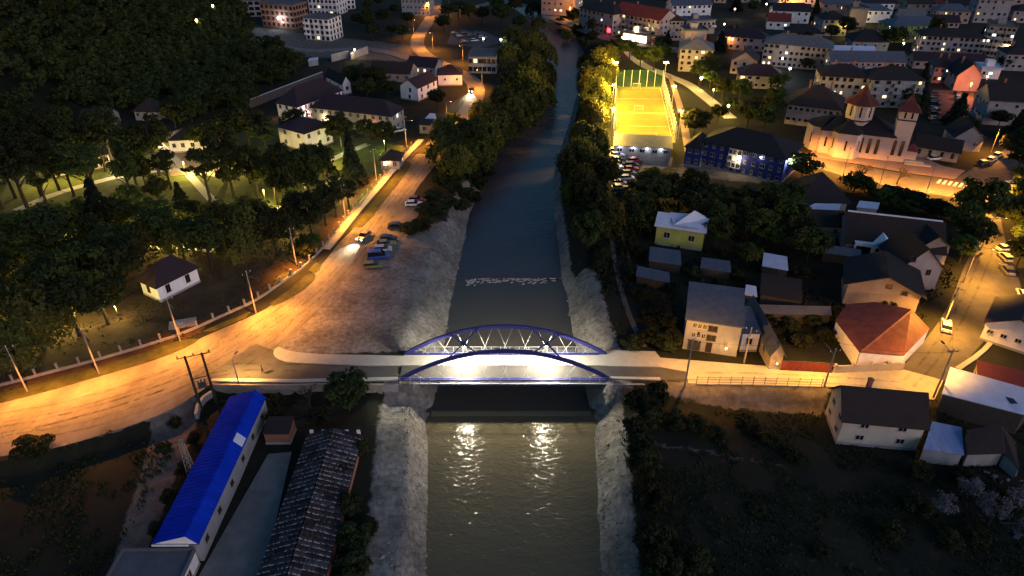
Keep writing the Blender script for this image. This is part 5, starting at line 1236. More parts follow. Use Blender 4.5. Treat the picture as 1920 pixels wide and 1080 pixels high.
# ------------------------------------------------------------------ town beyond the pitch
TW = [
 # key, name, label, A, B, D, h, roof, rh, wall, roofm, floors, fc, sc, lit
 ('tower_apartment', 'tall apartment tower with orange lamps at its foot above the river', (1016, -36), (1080, -32), 14, 17, 'flat', 0, 'pink', 'r_flat', 5, 6, 4, .10),
 ('apartment_block', 'grey apartment row with dark roof left of the red lit shop', (1087, 13), (1150, 27), 13, 10.5, 'hip', 3, 'lilac', 'r_dark', 4, 8, 4, .10),
 ('apartment_block', 'long pale apartment row with red roof above the bright shop', (1151, 22), (1238, 38), 13, 10.5, 'gable', 4.0, 'lilac', 'r_dred', 4, 11, 4, .08),
 ('apartment_block', 'brick ended apartment block right of the bright shop', (1240, 38), (1282, 38), 12, 9.5, 'hip', 3, 'lilac', 'r_maroon', 3, 6, 4, .08),
 ('townhouse', 'white gabled townhouse row beyond the red roof', (1262, 10), (1335, 8), 11, 7.5, 'gable', 3, 'white', 'r_slate', 3, 8, 3, .14),
 ('apartment_block', 'low grey row behind the square apartment house', (1288, 40), (1342, 38), 10, 6.5, 'flat', 0, 'grey_w', 'r_flat', 2, 7, 3, .12),
 ('blank_gabled_block', 'blank pale gable wall rising behind the square apartment house', (1286, 58), (1326, 58), 9, 13, 'flat', 0, 'lilac', 'r_flat', 2, 0, 3, .1),
 ('square_apartment_house', 'square pale apartment house with grey pyramid roof', (1276, 91), (1338, 94), 13, 9.2, 'hip', 3.2, 'lilac', 'r_grey', 4, 5, 3, .10),
 ('gabled_house', 'cream house with dark gable roofs behind the park trees', (1372, 112), (1420, 116), 12, 5.5, 'gable', 3.5, 'pink', 'r_maroon', 2, 3, 3, .0),
 ('long_house', 'pale house with lit upper row and dark roof facing the park', (1388, 139), (1468, 143), 10, 5.2, 'hip', 3.0, 'cream', 'r_maroon', 2, 6, 2, .12),
 ('apartment_block', 'wide cream apartment block, its right corner lit orange', (1434, 80), (1562, 90), 12, 9.5, 'hip', 3.0, 'tan', 'r_slate', 4, 13, 4, .09),
 ('apartment_block', 'blue grey block with pale roof behind the church street row', (1565, 102), (1642, 104), 10, 6, 'gable', 2.6, 'grey_w', 'r_pale', 2, 8, 3, .05),
 ('apartment_block', 'grey row with slate roof right of the cream apartment block', (1560, 114), (1700, 116), 11, 6.0, 'gable', 2.8, 'grey_w', 'r_slate', 2, 13, 3, .10),
 ('apartment_block', 'cream apartment block with yellow lit windows behind the church', (1541, 141), (1630, 146), 12, 9.5, 'hip', 3, 'cream', 'r_dark', 4, 7, 3, .14),
 ('apartment_block', 'pale blue end walled block right behind the church tower', (1638, 148), (1736, 150), 12, 10, 'hip', 3, 'grey_w', 'r_dark', 4, 5, 3, .03),
 ('villa', 'broad villa with stepped brown roofs left of the church', (1478, 193), (1578, 205), 15, 7.0, 'hip', 5.0, 'pink', 'r_brown', 2, 9, 4, .04),
 ('apartment_block', 'grey apartment block with several cool lit windows right of the dark spruce', (1730, 66), (1852, 72), 12, 9, 'hip', 2.5, 'lilac', 'r_dark', 4, 12, 3, .16),
 ('apartment_block', 'tall grey block at the right edge with lit top window', (1857, 48), (1908, 52), 12, 13, 'flat', 0, 'grey_w', 'r_flat', 5, 6, 4, .08),
 ('apartment_block', 'yellow green block with pale blue hipped roof', (1674, 48), (1772, 46), 12, 8, 'hip', 3.0, 'green_w', 'r_slate', 3, 9, 3, .10),
 ('apartment_block', 'pink block right of the yellow green block', (1744, 40), (1800, 42), 10, 6, 'gable', 2.5, 'pink', 'r_maroon', 2, 6, 3, .10),
 ('townhouse', 'grey fronted house with slate roof beside the lit tree row', (1545, 36), (1592, 36), 12, 8, 'hip', 3, 'grey_w', 'r_dark', 3, 4, 3, .04),
 ('townhouse', 'plain yellowish gable end beside four yellow lamps', (1596, 17), (1630, 17), 14, 9, 'flat', 0, 'tan', 'r_flat', 3, 0, 3, .2),
 ('townhouse', 'blank pink gabled house above the red lit car park', (1796, 140), (1842, 142), 12, 6, 'gable', 4.2, 'pink', 'r_dark', 2, 0, 3, .0),
 ('townhouse', 'pale house with dark windows left of the blank pink gable', (1755, 124), (1793, 126), 10, 6.5, 'hip', 2.6, 'lilac', 'r_maroon', 2, 4, 2, .05),
 ('white_walled_house', 'big white walled house with dark roof at the right edge', (1858, 186), (1960, 192), 12, 8.5, 'gable', 4, 'lilac', 'r_dark', 2, 3, 4, .0),
 ('low_house', 'long maroon roofed row below the grey lit block', (1715, 112), (1850, 118), 9, 3.6, 'gable', 2.5, 'pink', 'r_maroon', 1, 9, 2, .05),
 ('shop', 'low shop with blazing white front beside the red sign', (1168, 59), (1214, 66), 8, 4.2, 'flat', 0, 'cream', 'r_flat', 1, 0, 1, .0),
 ('shop', 'small orange lit shop right of the blazing shop front', (1222, 68), (1238, 69), 6, 4.0, 'flat', 0, 'pink', 'r_flat', 1, 1, 1, 1),
 ('bare_block', 'pale terrace with dark roof behind the middle town houses', (1345, 66), (1440, 72), 9, 6, 'hip', 2.5, 'lilac', 'r_maroon', 2, 8, 2, .12),
 ('office_block', 'low office with glowing white canopy beside the car park', (1842, 128), (1878, 130), 8, 4, 'flat', 0, 'white', 'r_pale', 1, 3, 1, .7),
 ('townhouse', 'grey house with lit doorway at the far right', (1890, 100), (1940, 102), 10, 7, 'hip', 2.6, 'grey_w', 'r_dark', 2, 4, 2, .1),
 ('hillock_house', 'dark house with wide hipped roof behind the lit tree row', (1478, 60), (1542, 62), 11, 4.4, 'hip', 3, 'lilac', 'r_dark', 1, 5, 2, .1),
 ('hillock_house', 'white gabled small house with red roof behind the wide cream block', (1440, 38), (1482, 40), 9, 4.4, 'gable', 3, 'white', 'r_dred', 1, 3, 2, .2),
 ('townhouse', 'slate roofed house between yellow lamps and the blue hipped roof', (1600, 76), (1668, 78), 12, 4.5, 'hip', 4, 'grey_w', 'r_dark', 1, 4, 2, .0),
]
for i, (nm, lb, A, Bq, D_, h_, rf, rh_, wl, rm_, fl, fc_, s_, lt) in enumerate(TW):
    B('tw%d' % i, nm, lb, A, Bq, D_, h_, roof=rf, rh=rh_, ov=.5, wall=wl, rm=rm_, floors=fl, fc=fc_, sc_=s_, lit=lt * .9, win=(1.15, 1.15), vary=True, frame='dark_frame' if i % 3 else 'frame', cat='house' if 'house' in nm or nm == 'villa' else 'building', plinth=False, litm=('lit_warm', 'lit_cool', 'lit_yellow', 'lit_warm'), mull=False, chim=(1 + i % 2) if rf != 'flat' else 0, balc=wl if (nm == 'apartment_block' and i % 3 != 1) else 0)
    if rf == 'flat':
        rt_, L_, D_2 = ROOTS['tw%d' % i]; MB().box(L_ * .3, D_2 * .35, h_ + .2, L_ * .3 + 3, D_2 * .35 + 3, h_ + 2.6).build('stair_head', M[wl], rt_)
# the blazing shop window and its sign
root, L, D = ROOTS['tw26']
for i in range(5): MB().box(L * (.04 + .19 * i), -.06, .5, L * (.21 + .19 * i), -.004, 3.4).build('shop_window', emis('shop_window_glow', (1, .86, .62), 5.5) if i == 0 else bpy.data.materials['shop_window_glow'], root)
M['red_glow'] = emis('red_neon', (1, .02, .03), 9)
root, L, D = ROOTS['tw1']
MB().box(L - 3.2, -.3, 1.6, L - 1.2, -.01, 3.6).build('neon_sign', M['red_glow'], root)
# roofs farther off: rows of houses to the edge of the picture
r_ = random.Random(4); n = 0; spec = []
occ = [(o.location.x, o.location.y) for o, _, _ in (v for v in ROOTS.values() if len(v) == 3)]
WORD = {'lilac': 'lilac', 'grey_w': 'grey', 'cream': 'cream', 'pink': 'pink', 'white': 'white', 'tan': 'tan', 'r_dark': 'black', 'r_maroon': 'maroon', 'r_slate': 'slate', 'r_brown': 'brown', 'r_grey': 'grey', 'r_dred': 'dark red'}
for row in range(13):
    yy = 395 + row * 21
    x = 80 + r_.uniform(0, 10)
    while x < 420:
        u = x / (yy * CP + 75 * SP) * FOCAL + 960
        wd, dp = r_.uniform(11, 24), r_.uniform(9, 12)
        cx_ = x + wd / 2
        v_ = 540 + FOCAL * (75 * CP - yy * SP) / (yy * CP + 75 * SP)
        ok = 1240 < u < 1990 and not (v_ > 8 and u < 1440) and all(math.hypot(cx_ - a, yy - c) > 19 for a, c in occ) and -6 < v_ < 40 + (u - 1400) * .06
        if ok:
            fl = r_.choice((1, 2, 2, 3, 4)); big = fl >= 3
            spec.append((u, x, yy, wd, dp, R(-6 + r_.uniform(-7, 7)), fl, r_.choice(('hip', 'gable', 'hip', 'flat') if big else ('hip', 'gable')), r_.uniform(2, 3.2), r_.choice(('lilac', 'grey_w', 'cream', 'pink', 'white', 'tan')), r_.choice(('r_dark', 'r_maroon', 'r_slate', 'r_brown', 'r_grey', 'r_dred'))))
            x += wd + r_.uniform(3, 9)
        else: x += 6
TH = ['leftmost', 'second', 'third', 'fourth', 'fifth', 'sixth', 'seventh', 'eighth', 'ninth', 'tenth']
seen = {}
for u, x, yy, wd, dp, ang, fl, rf, rh_, wl, rm_ in sorted(spec):
    h_ = 2.9 * fl + .6; key = 'far%d' % n; n += 1; big = fl >= 3
    a = Vector((x, yy, 0)); pA = lambda p: (960 + FOCAL * p.x / (p.y * CP + (75 - h_) * SP), 540 + FOCAL * ((75 - h_) * CP - p.y * SP) / (p.y * CP + (75 - h_) * SP))
    b2 = a + Vector((math.cos(ang), math.sin(ang), 0)) * wd
    kk = (big, wl, rm_); seen[kk] = seen.get(kk, 0) + 1
    lbl = 'distant %s %s with %s roof in the upper town, %s' % (WORD[wl], 'apartment block' if big else 'house', WORD[rm_], TH[seen[kk] - 1] + (' from the left' if seen[kk] > 1 else ''))
    B(key, 'distant_block' if big else 'distant_house', lbl, pA(a), pA(b2), dp, h_, roof=rf, rh=rh_, wall=wl, rm=rm_, floors=fl, fc=int(wd / 3.2), sc_=2, lit=.06, plinth=False, mull=False, vary=True, chim=0 if rf == 'flat' else 1, win=(1.15, 1.15), frame='dark_frame', cat='building' if big else 'house', group='distant apartment blocks' if big else 'distant houses', litm=('lit_warm', 'lit_cool', 'lit_yellow'))
# ------------------------------------------------------------------ trees one can tell apart
ORD = ('leftmost|second|third|fourth|fifth|sixth|seventh|eighth|ninth|tenth|eleventh|twelfth|thirteenth|fourteenth|fifteenth|sixteenth|seventeenth|eighteenth|nineteenth|twentieth|'
       'twenty-first|twenty-second|twenty-third|twenty-fourth|twenty-fifth|twenty-sixth|twenty-seventh|twenty-eighth|twenty-ninth|thirtieth').split('|')
def ranked(lst, label):
    """each of a row of alike things is told apart by its place counted from the left"""
    order = sorted(range(len(lst)), key=lambda i: lst[i][0]); out = [label] * len(lst)
    if len(lst) > 30: return out
    for k, i in enumerate(order):
        if len(lst) > 1: out[i] = label + (', leftmost' if k == 0 else ', rightmost' if k == len(lst) - 1 else ', %s from the left' % ORD[k])
    return out
def trees(lst, kind, h, r, label, group, low=None, js=.26):
    for p, label in zip(lst, ranked(lst, label)):
        s = rng.uniform(1 - js, 1 + js); k = kind if isinstance(kind, str) else rng.choice(kind)
        tree(k, p[:2], (p[2] if len(p) > 2 else h) * s, (p[3] if len(p) > 3 else r) * s, label, group, low)
trees([(30, 372), (78, 366), (112, 358), (52, 390), (150, 330), (200, 322), (12, 345), (215, 318), (255, 345), (100, 322), (5, 392), (140, 368), (178, 352), (250, 376), (322, 356), (185, 388), (92, 392), (395, 376), (300, 330)], 'tall', 15, 4.8, 'tall bare stemmed tree against the lit lawn, upper left', 'tall trees along the lit park lawn', .38)
trees([(20, 330), (70, 318), (130, 300), (180, 292), (20, 300), (430, 290), (470, 278), (500, 285), (240, 305), (385, 292), (60, 345), (-10, 330), (110, 335), (160, 312), (265, 330)], ('broad', 'tall'), 12, 5.2, 'dark broadleaf tree at the back of the park', 'trees at the back of the park')
trees([(200, 436, 13, 5.2), (345, 398, 8, 3.2), (664, 345, 14, 4.2)], 'conifer', 12, 4, 'dark spruce standing among the park trees', 'park spruces', None, .08)
trees([(250, 398, 9, 4.4), (275, 352, 10, 4.8), (300, 380, 7, 3.8), (235, 440, 9, 4.4), (160, 430, 8, 4.2), (300, 440, 9, 4.4), (120, 455, 8, 4.2)], 'bright', 9, 4, 'small tree lit yellow by the park lamp', 'lamp lit park trees')
trees([(345, 482), (398, 505), (455, 495), (420, 465), (370, 440), (480, 470), (310, 470)], ('broad', 'willow', 'tall'), 12.5, 5.4, 'big dense tree at the middle of the park', 'dense trees in the middle of the park')
trees([(440, 372), (485, 372), (520, 385), (545, 398), (585, 388), (600, 365), (565, 350), (530, 340), (470, 345), (425, 340), (620, 372)], 'tall', 15, 4.6, 'tall slender crowned tree near the narrow hospital wing', 'tall trees near the hospital', .22)
trees([(520, 478), (552, 470), (585, 448), (560, 432), (612, 425), (500, 450), (630, 408), (655, 390)], ('broad', 'tall'), 10, 4.0, 'tree behind the boundary fence near the road', 'trees inside the boundary fence')
trees([(20, 560), (75, 590), (130, 568), (180, 590), (228, 566), (15, 630), (85, 652), (150, 632), (205, 612), (50, 520), (110, 510), (170, 520), (230, 505), (-20, 600), (-10, 680), (40, 690), (5, 500), (270, 490), (215, 545), (120, 480), (60, 470), (180, 470)], ('broad', 'broad', 'tall', 'bright', 'willow'), 12, 5.4, 'dense dark tree left of the white cottage', 'dense trees left of the white cottage')
trees([(640, 284, 12, 5.0), (724, 286, 10.5, 4.0), (690, 272, 9, 3.8), (560, 262, 10, 4.6)], 'broad', 9, 4, 'round clipped tree in front of the broad hospital block', 'round trees before the hospital', .22, .05)
# river side, left
trees([(1008, 216), (992, 228), (965, 252), (935, 274), (915, 292), (1014, 188), (1022, 160), (1022, 130), (1012, 104), (990, 240), (950, 262), (975, 222), (985, 190), (1000, 150), (996, 118)], 'willow', 12, 5.2, 'yellow green willow leaning over the left river bank', 'willows on the left river bank')
trees([(885, 312), (862, 306), (842, 296), (858, 332), (828, 308), (900, 320), (930, 250), (905, 235), (948, 215), (945, 205), (955, 178), (968, 150), (955, 130), (975, 105), (965, 90), (900, 262), (880, 285), (1000, 80), (975, 60), (940, 50), (905, 45), (1010, 60), (880, 36), (930, 25), (965, 30), (1000, 35)], ('broad', 'broad', 'willow'), 9.5, 4.8, 'dark tree between the winding road and the river', 'trees between winding road and river')
trees([(848, 300, 7, 4), (835, 262, 6, 3.2), (850, 242, 7, 3.5)], 'bright', 7, 3.5, 'orange lit roadside bush tree by the road narrowing', 'lamp lit roadside trees')
# river side, right
trees([(1094, 136), (1100, 160), (1106, 186), (1112, 210), (1100, 232), (1122, 146), (1126, 172), (1130, 200), (1134, 230), (1110, 255), (1142, 130), (1138, 160)], 'willow', 11, 4.2, 'floodlit yellow willow between river and pitch', 'willows between river and pitch')
trees([(1090, 290), (1118, 284), (1086, 328), (1112, 330), (1132, 364), (1092, 366), (1104, 404), (1132, 414), (1086, 440), (1118, 452), (1070, 400), (1075, 350), (1125, 310), (1102, 470), (1130, 440)], ('willow', 'broad'), 9.5, 4.0, 'dense tree along the dark right river bank', 'trees on the right river bank', .05)
trees([(1060, 84), (1082, 70), (1110, 86), (1050, 58), (1140, 104), (1095, 100), (1125, 118), (1075, 50), (1110, 64), (1180, 112), (1200, 128), (1225, 132), (1240, 120), (1160, 120)], ('broad', 'bright'), 9, 4.2, 'tree by the street beyond the far end of the pitch', 'trees beyond the pitch')
# park beside pitch
trees([(1330, 168), (1352, 190), (1385, 195), (1415, 215), (1440, 228), (1310, 160), (1365, 215), (1450, 200), (1400, 240), (1430, 250), (1300, 262), (1285, 240), (1325, 150), (1456, 175), (1345, 230)], ('broad', 'bright'), 8.5, 4.0, 'tree on the lamp lit green beside the pitch', 'trees on the green beside the pitch')
# gardens in the middle
gardens = [(1190, 382), (1218, 372), (1256, 372), (1292, 380), (1335, 388), (1365, 400), (1395, 398), (1425, 410), (1455, 396), (1475, 430), (1345, 430), (1380, 445), (1420, 460), (1450, 470), (1400, 420), (1190, 410), (1200, 440), (1320, 402), (1480, 392), (1438, 402), (1500, 470), (1340, 465), (1225, 392), (1270, 392), (1300, 412), (1470, 392), (1510, 495), (1400, 500)]
trees(gardens, ('broad', 'broad', 'bright'), 7.5, 3.9, 'dark garden tree between the pavilion and the tan house', 'garden trees in the middle block')
trees([(1500, 345, 9, 5.0)], 'bright', 9, 5, 'large spring green tree lit from the church street beside the school', None, None, 0)
trees([(1640, 376), (1665, 382), (1690, 386), (1712, 392), (1735, 398), (1620, 362), (1755, 404), (1770, 410), (1600, 362), (1652, 390), (1675, 396), (1702, 402), (1745, 408)], ('bright', 'broad'), 4.6, 3.3, 'garden tree along the wall of the church street', 'trees along the church street', .0)
trees([(1820, 428, 11.5, 5.4), (1822, 474, 11, 5.2), (1798, 492, 8, 4.2), (1812, 392, 8, 4.0), (1795, 450, 8, 4.2)], 'bright', 8, 4, 'bright green street tree lit yellow by the lamp in it', 'street trees left of the side street')
trees([(1895, 440), (1908, 405), (1915, 470), (1925, 430), (1905, 322), (1918, 300), (1935, 340), (1890, 300), (1920, 372), (1930, 500), (1905, 500)], 'broad', 8.5, 4.4, 'dark tree at the right edge beside the side street', 'trees right of the side street')
bare_tree(W(1614, 338), 8.5, 'bare tree in front of the church, the left one', 'bare trees before the church', 3); bare_tree(W(1682, 346), 8, 'bare tree in front of the church, the right one', 'bare trees before the church', 8)
trees([(1835, 90, 12, 5), (1672, 95, 9, 5.5), (1745, 96, 13, 3.6), (1720, 190, 12, 3.4), (1660, 176, 11, 3.2), (1690, 200, 8, 4.5), (1715, 215, 8, 4.5), (1600, 150, 6, 4), (1510, 132, 6, 4), (1540, 130, 6, 4), (1760, 150, 8, 4), (1500, 100, 8, 4), (1320, 28, 9, 5), (1380, 20, 10, 5), (1410, 28, 10, 5), (1525, 40, 12, 4), (1350, 95, 7, 4), (1370, 80, 8, 4), (1250, 84, 8, 4), (1240, 100, 7, 4), (1555, 80, 9, 4), (1585, 72, 9, 4), (1870, 240, 7, 4), (1900, 260, 8, 4.5), (1820, 250, 6, 3.4), (1790, 232, 8, 4), (1880, 130, 7, 4), (1850, 100, 9, 4)], ('broad', 'broad', 'conifer'), 9, 4, 'dark tree between the town houses', 'trees between the town houses')
trees([(690, 60), (670, 50), (690, 40), (720, 52), (735, 70), (700, 78), (740, 30), (765, 50), (755, 76), (832, 62), (842, 40), (860, 36), (690, 22), (710, 14), (712, 172), (690, 176), (668, 168), (728, 190), (690, 190), (820, 205), (470, 200), (455, 214), (430, 205), (400, 210), (470, 68)], 'broad', 8, 4.2, 'dark tree among the houses below the construction site', 'trees below the construction site')
# near
tree('broad', W(655, 772, -2), 8, 4.0, 'round dark tree standing alone left of the bridge abutment')
bare_tree(W(584, 778, -2.2), 8.5, 'bare twiggy tree between the blue shed and the bridge', None, 5)
tree('bush', W(66, 852, -1), 3.6, 3.0, 'lone bush at the road edge in the lower left')
for (p, h_, r_), lb_ in (lambda q: zip(q, ranked([a[0] for a in q], 'tall dark bush on top of the near right river bank')))([((1192, 765), 4.5, 2.6), ((1190, 820), 4, 2.4), ((1205, 880), 4.5, 2.8), ((1218, 950), 4.5, 2.8), ((1225, 1030), 4.5, 3), ((1232, 760), 5, 2.4), ((1215, 800), 4, 2.2), ((1240, 1090), 4.6, 3), ((1200, 850), 4, 2.2)]):
    tree('bush', W(*p, -1.4), h_, r_, lb_, 'bushes on the near right bank')
for (p, h_, r_), lb_ in (lambda q: zip(q, ranked([a[0] for a in q], 'dark bush in the unlit meadow south of the concrete road')))([((1300, 800), 2.6, 2.2), ((1345, 820), 2.2, 2.0), ((1395, 795), 2.4, 2.2), ((1262, 800), 3, 2.2), ((1440, 830), 2, 1.8), ((1490, 860), 1.8, 1.8), ((1720, 890), 2, 2.2), ((1800, 900), 2.2, 2.2), ((1840, 775), 2.2, 2), ((1895, 790), 2.2, 2), ((1300, 1060), 3, 2.6), ((1660, 1000), 2.2, 2.2), ((1720, 960), 2.4, 2.2), ((1830, 1010), 1.8, 1.8), ((1870, 930), 1.8, 1.8), ((1780, 1020), 1.8, 1.8), ((1420, 960), 1.2, 1.4), ((1540, 1040), 1.3, 1.5)]):
    tree('bush', W(*p, -1.6), h_, r_, lb_, 'bushes in the dark meadow')
for (p, h_), lb_ in (lambda q: zip(q, ranked([a[0] for a in q], 'small pale blossoming tree in the dark lower right garden')))([((1760, 970), 4.5), ((1850, 985), 5.5), ((1905, 960), 5), ((1915, 1030), 5.5), ((1810, 935), 4)]):
    tree('blossom', W(*p, -1.6), h_, h_ * .42, lb_, 'blossoming trees in the lower right')
for (p, h_, r_), lb_ in (lambda q: zip(q, ranked([a[0] for a in q], 'bush between the derelict shed and the river bank')))([((640, 900), 3, 2), ((655, 960), 3.4, 2.2), ((665, 1020), 3.8, 2.6), ((660, 1080), 4, 2.8), ((675, 850), 3, 1.8), ((520, 790), 2.6, 1.8), ((600, 790), 2.6, 2.0), ((690, 1000), 2.6, 1.6), ((520, 760), 2.4, 1.6)]):
    tree('bush', W(*p, -1.8), h_, r_, lb_, 'bushes beside the derelict shed')
for (p, h_, r_), lb_ in (lambda q: zip(q, ranked([a[0] for a in q], 'scrubby bush beside the dirt track')))([((330, 800), 2, 1.3), ((310, 850), 2.2, 1.5), ((365, 830), 2, 1.2), ((345, 890), 2.4, 1.4), ((320, 940), 2.2, 1.4), ((300, 1000), 2.2, 1.4), ((275, 760), 1.8, 1.4)]):
    tree('bush', W(*p, -2.2), h_, r_, lb_, 'bushes beside the dirt track')
for p, lb_ in (lambda q: zip(q, ranked(q, 'low dark bush on the slope above the left river bank')))([(825, 345), (850, 360), (875, 372), (810, 372), (840, 390), (790, 430), (770, 440), (865, 395), (900, 350), (890, 380), (820, 400), (800, 402), (855, 345), (885, 335), (915, 330)]):
    tree('bush', p, 3.0, 2.9, lb_, 'bushes above the left river bank')
for p, lb_ in (lambda q: zip(q, ranked(q, 'dark bush on the slope between river path and right bank')))([(1120, 505), (1185, 655), (1130, 485), (1215, 640), (1238, 650), (1265, 645), (1200, 560), (1222, 600), (1250, 610), (1195, 480), (1190, 520), (1252, 655)]):
    tree('bush', p, 2.6, 2.4, lb_, 'bushes beside the river path')
for p, lb_ in (lambda q: zip(q, ranked(q, 'garden bush behind the houses along the concrete road')))([(1310, 540), (1345, 545), (1300, 520), (1440, 610), (1480, 620), (1520, 610), (1545, 640), (1500, 650), (1555, 600), (1660, 600), (1470, 600), (1380, 525), (1260, 545), (1500, 520)]):
    tree('bush', p, 2.4, 2.0, lb_, 'garden bushes along the concrete road')
tree('bush', W(1662, 583), 3, 1.7, 'round shrub growing against the tan gable wall')
trees([(575, 470), (590, 466), (560, 480), (578, 486)], 'bright', 3.6, 1.8, 'small reddish lit ornamental tree behind the fence', 'lamp lit ornamental trees')
# hillside wood: one mass
base = [crown_pts(13, 26, s, .95) for s in (1, 2, 3)]
Vs = []; k = 0
r0 = np.random.default_rng(8)
for _ in range(5200):
    x = r0.uniform(-420, -138); y = r0.uniform(172, 560)
    if x > -140 + 10 * math.sin(y / 45.) - .12 * min(max(y - 300, 0), 200): continue
    if abs(x) > .76 * (y * CP + 50) + 8: continue
    if any(math.hypot(x - o.location.x - 4, y - o.location.y - 4) < 11 for o, _, _ in [ROOTS['hill1'], ROOTS['hill2'], ROOTS['c_frame'], ROOTS['c_red']]): continue
    c, n = base[k % 3]; k += 1
    rr = r0.uniform(3.2, 5.6); hh = rr * r0.uniform(.8, 1.15)
    a = r0.uniform(0, 6.28); ca, sa = math.cos(a), math.sin(a)
    cc = np.stack([c[:, 0] * ca - c[:, 1] * sa, c[:, 0] * sa + c[:, 1] * ca, c[:, 2]], 1) * [rr, rr, hh] + [x, y, H(x, y) + hh * 1.05]
    Vs.append(leaves(cc, None, n, 1.05))
    if k > 1500: break
FOOT = PW([(190, 238), (250, 222), (330, 238), (440, 196), (520, 158), (562, 140), (575, 116), (480, 88), (430, 50), (300, 90), (150, 200)])
fx0, fx1 = min(p[0] for p in FOOT), max(p[0] for p in FOOT); fy0, fy1 = min(p[1] for p in FOOT), max(p[1] for p in FOOT)
for _ in range(1500):
    x, y = r0.uniform(fx0, fx1), r0.uniform(fy0, fy1)
    if not inpoly(np.array([x]), np.array([y]), FOOT)[0] or any(math.hypot(x - o.location.x - 5, y - o.location.y - 2) < 13 for o, _, _ in [ROOTS['hill1'], ROOTS['hill2'], ROOTS['c_frame'], ROOTS['c_red']]): continue
    c, n = base[k % 3]; k += 1; rr = r0.uniform(3, 5); hh = rr * r0.uniform(.75, 1.05)
    if k > 1780: break
    Vs.append(leaves(c * [rr, rr, hh] + [x, y, H(x, y) + hh * 1.0], None, n, 1.0))
Vs = np.concatenate(Vs)
o = link(bpy.data.objects.new('hillside_wood', sheet_mesh('hillside_wood', Vs, quads(Vs), LEAF['broad'], smooth=False))); o['kind'] = 'stuff'
for p, lb_ in (lambda q: zip(q, ranked(q, 'dark tree at the foot of the wooded hillside')))([(330, 240), (360, 228), (420, 190), (380, 200), (440, 160), (410, 150), (120, 255), (60, 250), (500, 135), (470, 124), (520, 110), (510, 160), (545, 140), (20, 262), (90, 265), (450, 185)]):
    tree('broad', p, 10, 4.6, lb_, 'trees at the foot of the hillside')
# weeds and tall grass in the dark fields and on the banks
def weeds(name, n, x0, x1, y0, y1, hgt, m, keep=lambda x, y: True):
    Vw = []; c = 0
    r1 = np.random.default_rng(len(name)); X_ = r1.uniform(x0, x1, n); Y_ = r1.uniform(y0, y1, n); Zs = height(X_, Y_)
    ok = (vnoise(X_, Y_, 5, 4) + .5 * vnoise(X_, Y_, 1.7, 2) > .62) & keep(X_, Y_)
    X_, Y_, Zs = X_[ok], Y_[ok], Zs[ok]; n = len(X_)
    hs = hgt * r1.uniform(.4, 1.3, n); ws = hs * r1.uniform(.5, .9, n); a = r1.uniform(0, 6.28, n); lx, ly = r1.normal(size=n) * .3 * hs, r1.normal(size=n) * .3 * hs
    dx, dy = np.cos(a) * ws / 2, np.sin(a) * ws / 2
    q = np.stack([np.stack([X_ - dx, Y_ - dy, Zs - .05], 1), np.stack([X_ + dx, Y_ + dy, Zs - .05], 1), np.stack([X_ + dx * .7 + lx, Y_ + dy * .7 + ly, Zs + hs * .8], 1), np.stack([X_ - dx * .5 + lx, Y_ - dy * .5 + ly, Zs + hs], 1)], 1).reshape(-1, 3)
    o = link(bpy.data.objects.new(name, sheet_mesh(name, q, quads(q), m, smooth=False))); o['kind'] = 'stuff'
weeds('meadow_weeds', 22000, 17, 90, 46, 84, .34, LEAF['bush'])
weeds('field_grass', 7000, -95, -52, 52, 78, .45, LEAF['bush'], lambda x, y: inpoly(x, y, YARD))
weeds('slope_undergrowth', 16000, -26, 26, 100, 260, .8, LEAF['bush'], lambda x, y: ((redge(y)[0] - x > np.where(y < 175, 40, 5)) | (x - redge(y)[1] > 7)) & (redge(y)[0] - x < 14))
weeds('garden_undergrowth', 15000, 24, 130, 100, 190, .7, LEAF['bush'], lambda x, y: ~inpoly(x, y, PW([(1230, 680), (1700, 700), (1850, 400), (1890, 340), (2100, 380), (2100, 800), (1230, 720)])) & inpoly(x, y, PW([(1150, 380), (1300, 372), (1500, 385), (1640, 400), (1780, 430), (1790, 520), (1700, 660), (1240, 660)])))
weeds('park_weeds', 12000, -125, -45, 100, 175, .35, LEAF['bush'], lambda x, y: inpoly(x, y, LEAFP))
# river stones: each big one a thing would be too many to count; joined as stuff
b = MB(); r1 = random.Random(6)
for i in range(2600):
    side = r1.random() < .55; y = r1.choice((r1.uniform(50, 87), r1.uniform(100, 165)))
    l, r = redge(np.array([y])); x = float(l[0]) - abs(r1.gauss(0, 2.6)) + .3 if side else float(r[0]) + abs(r1.gauss(0, 2.2)) - .3
    s = r1.uniform(.08, .30) * (1.9 if r1.random() < .06 else 1); z = float(height(np.array([x]), np.array([y]))[0]); a = r1.uniform(0, 6.28)
    n0 = len(b.v); P = [(s, 0, 0), (-s * .9, .1 * s, 0), (0, s * .8, .1 * s), (.1 * s, -s * .8, 0), (0, 0, s * .6), (0, 0, -s * .5)]
    for p in P: b.v.append((x + (p[0] * math.cos(a) - p[1] * math.sin(a)) * r1.uniform(.8, 1.2), y + p[0] * math.sin(a) + p[1] * math.cos(a), z + p[2]))
    for f in ((0, 2, 4), (2, 1, 4), (1, 3, 4), (3, 0, 4)): b.f.append(tuple(n0 + q for q in f)); b.m.append(0)
b.build('bank_stones', M['bank'])['kind'] = 'stuff'
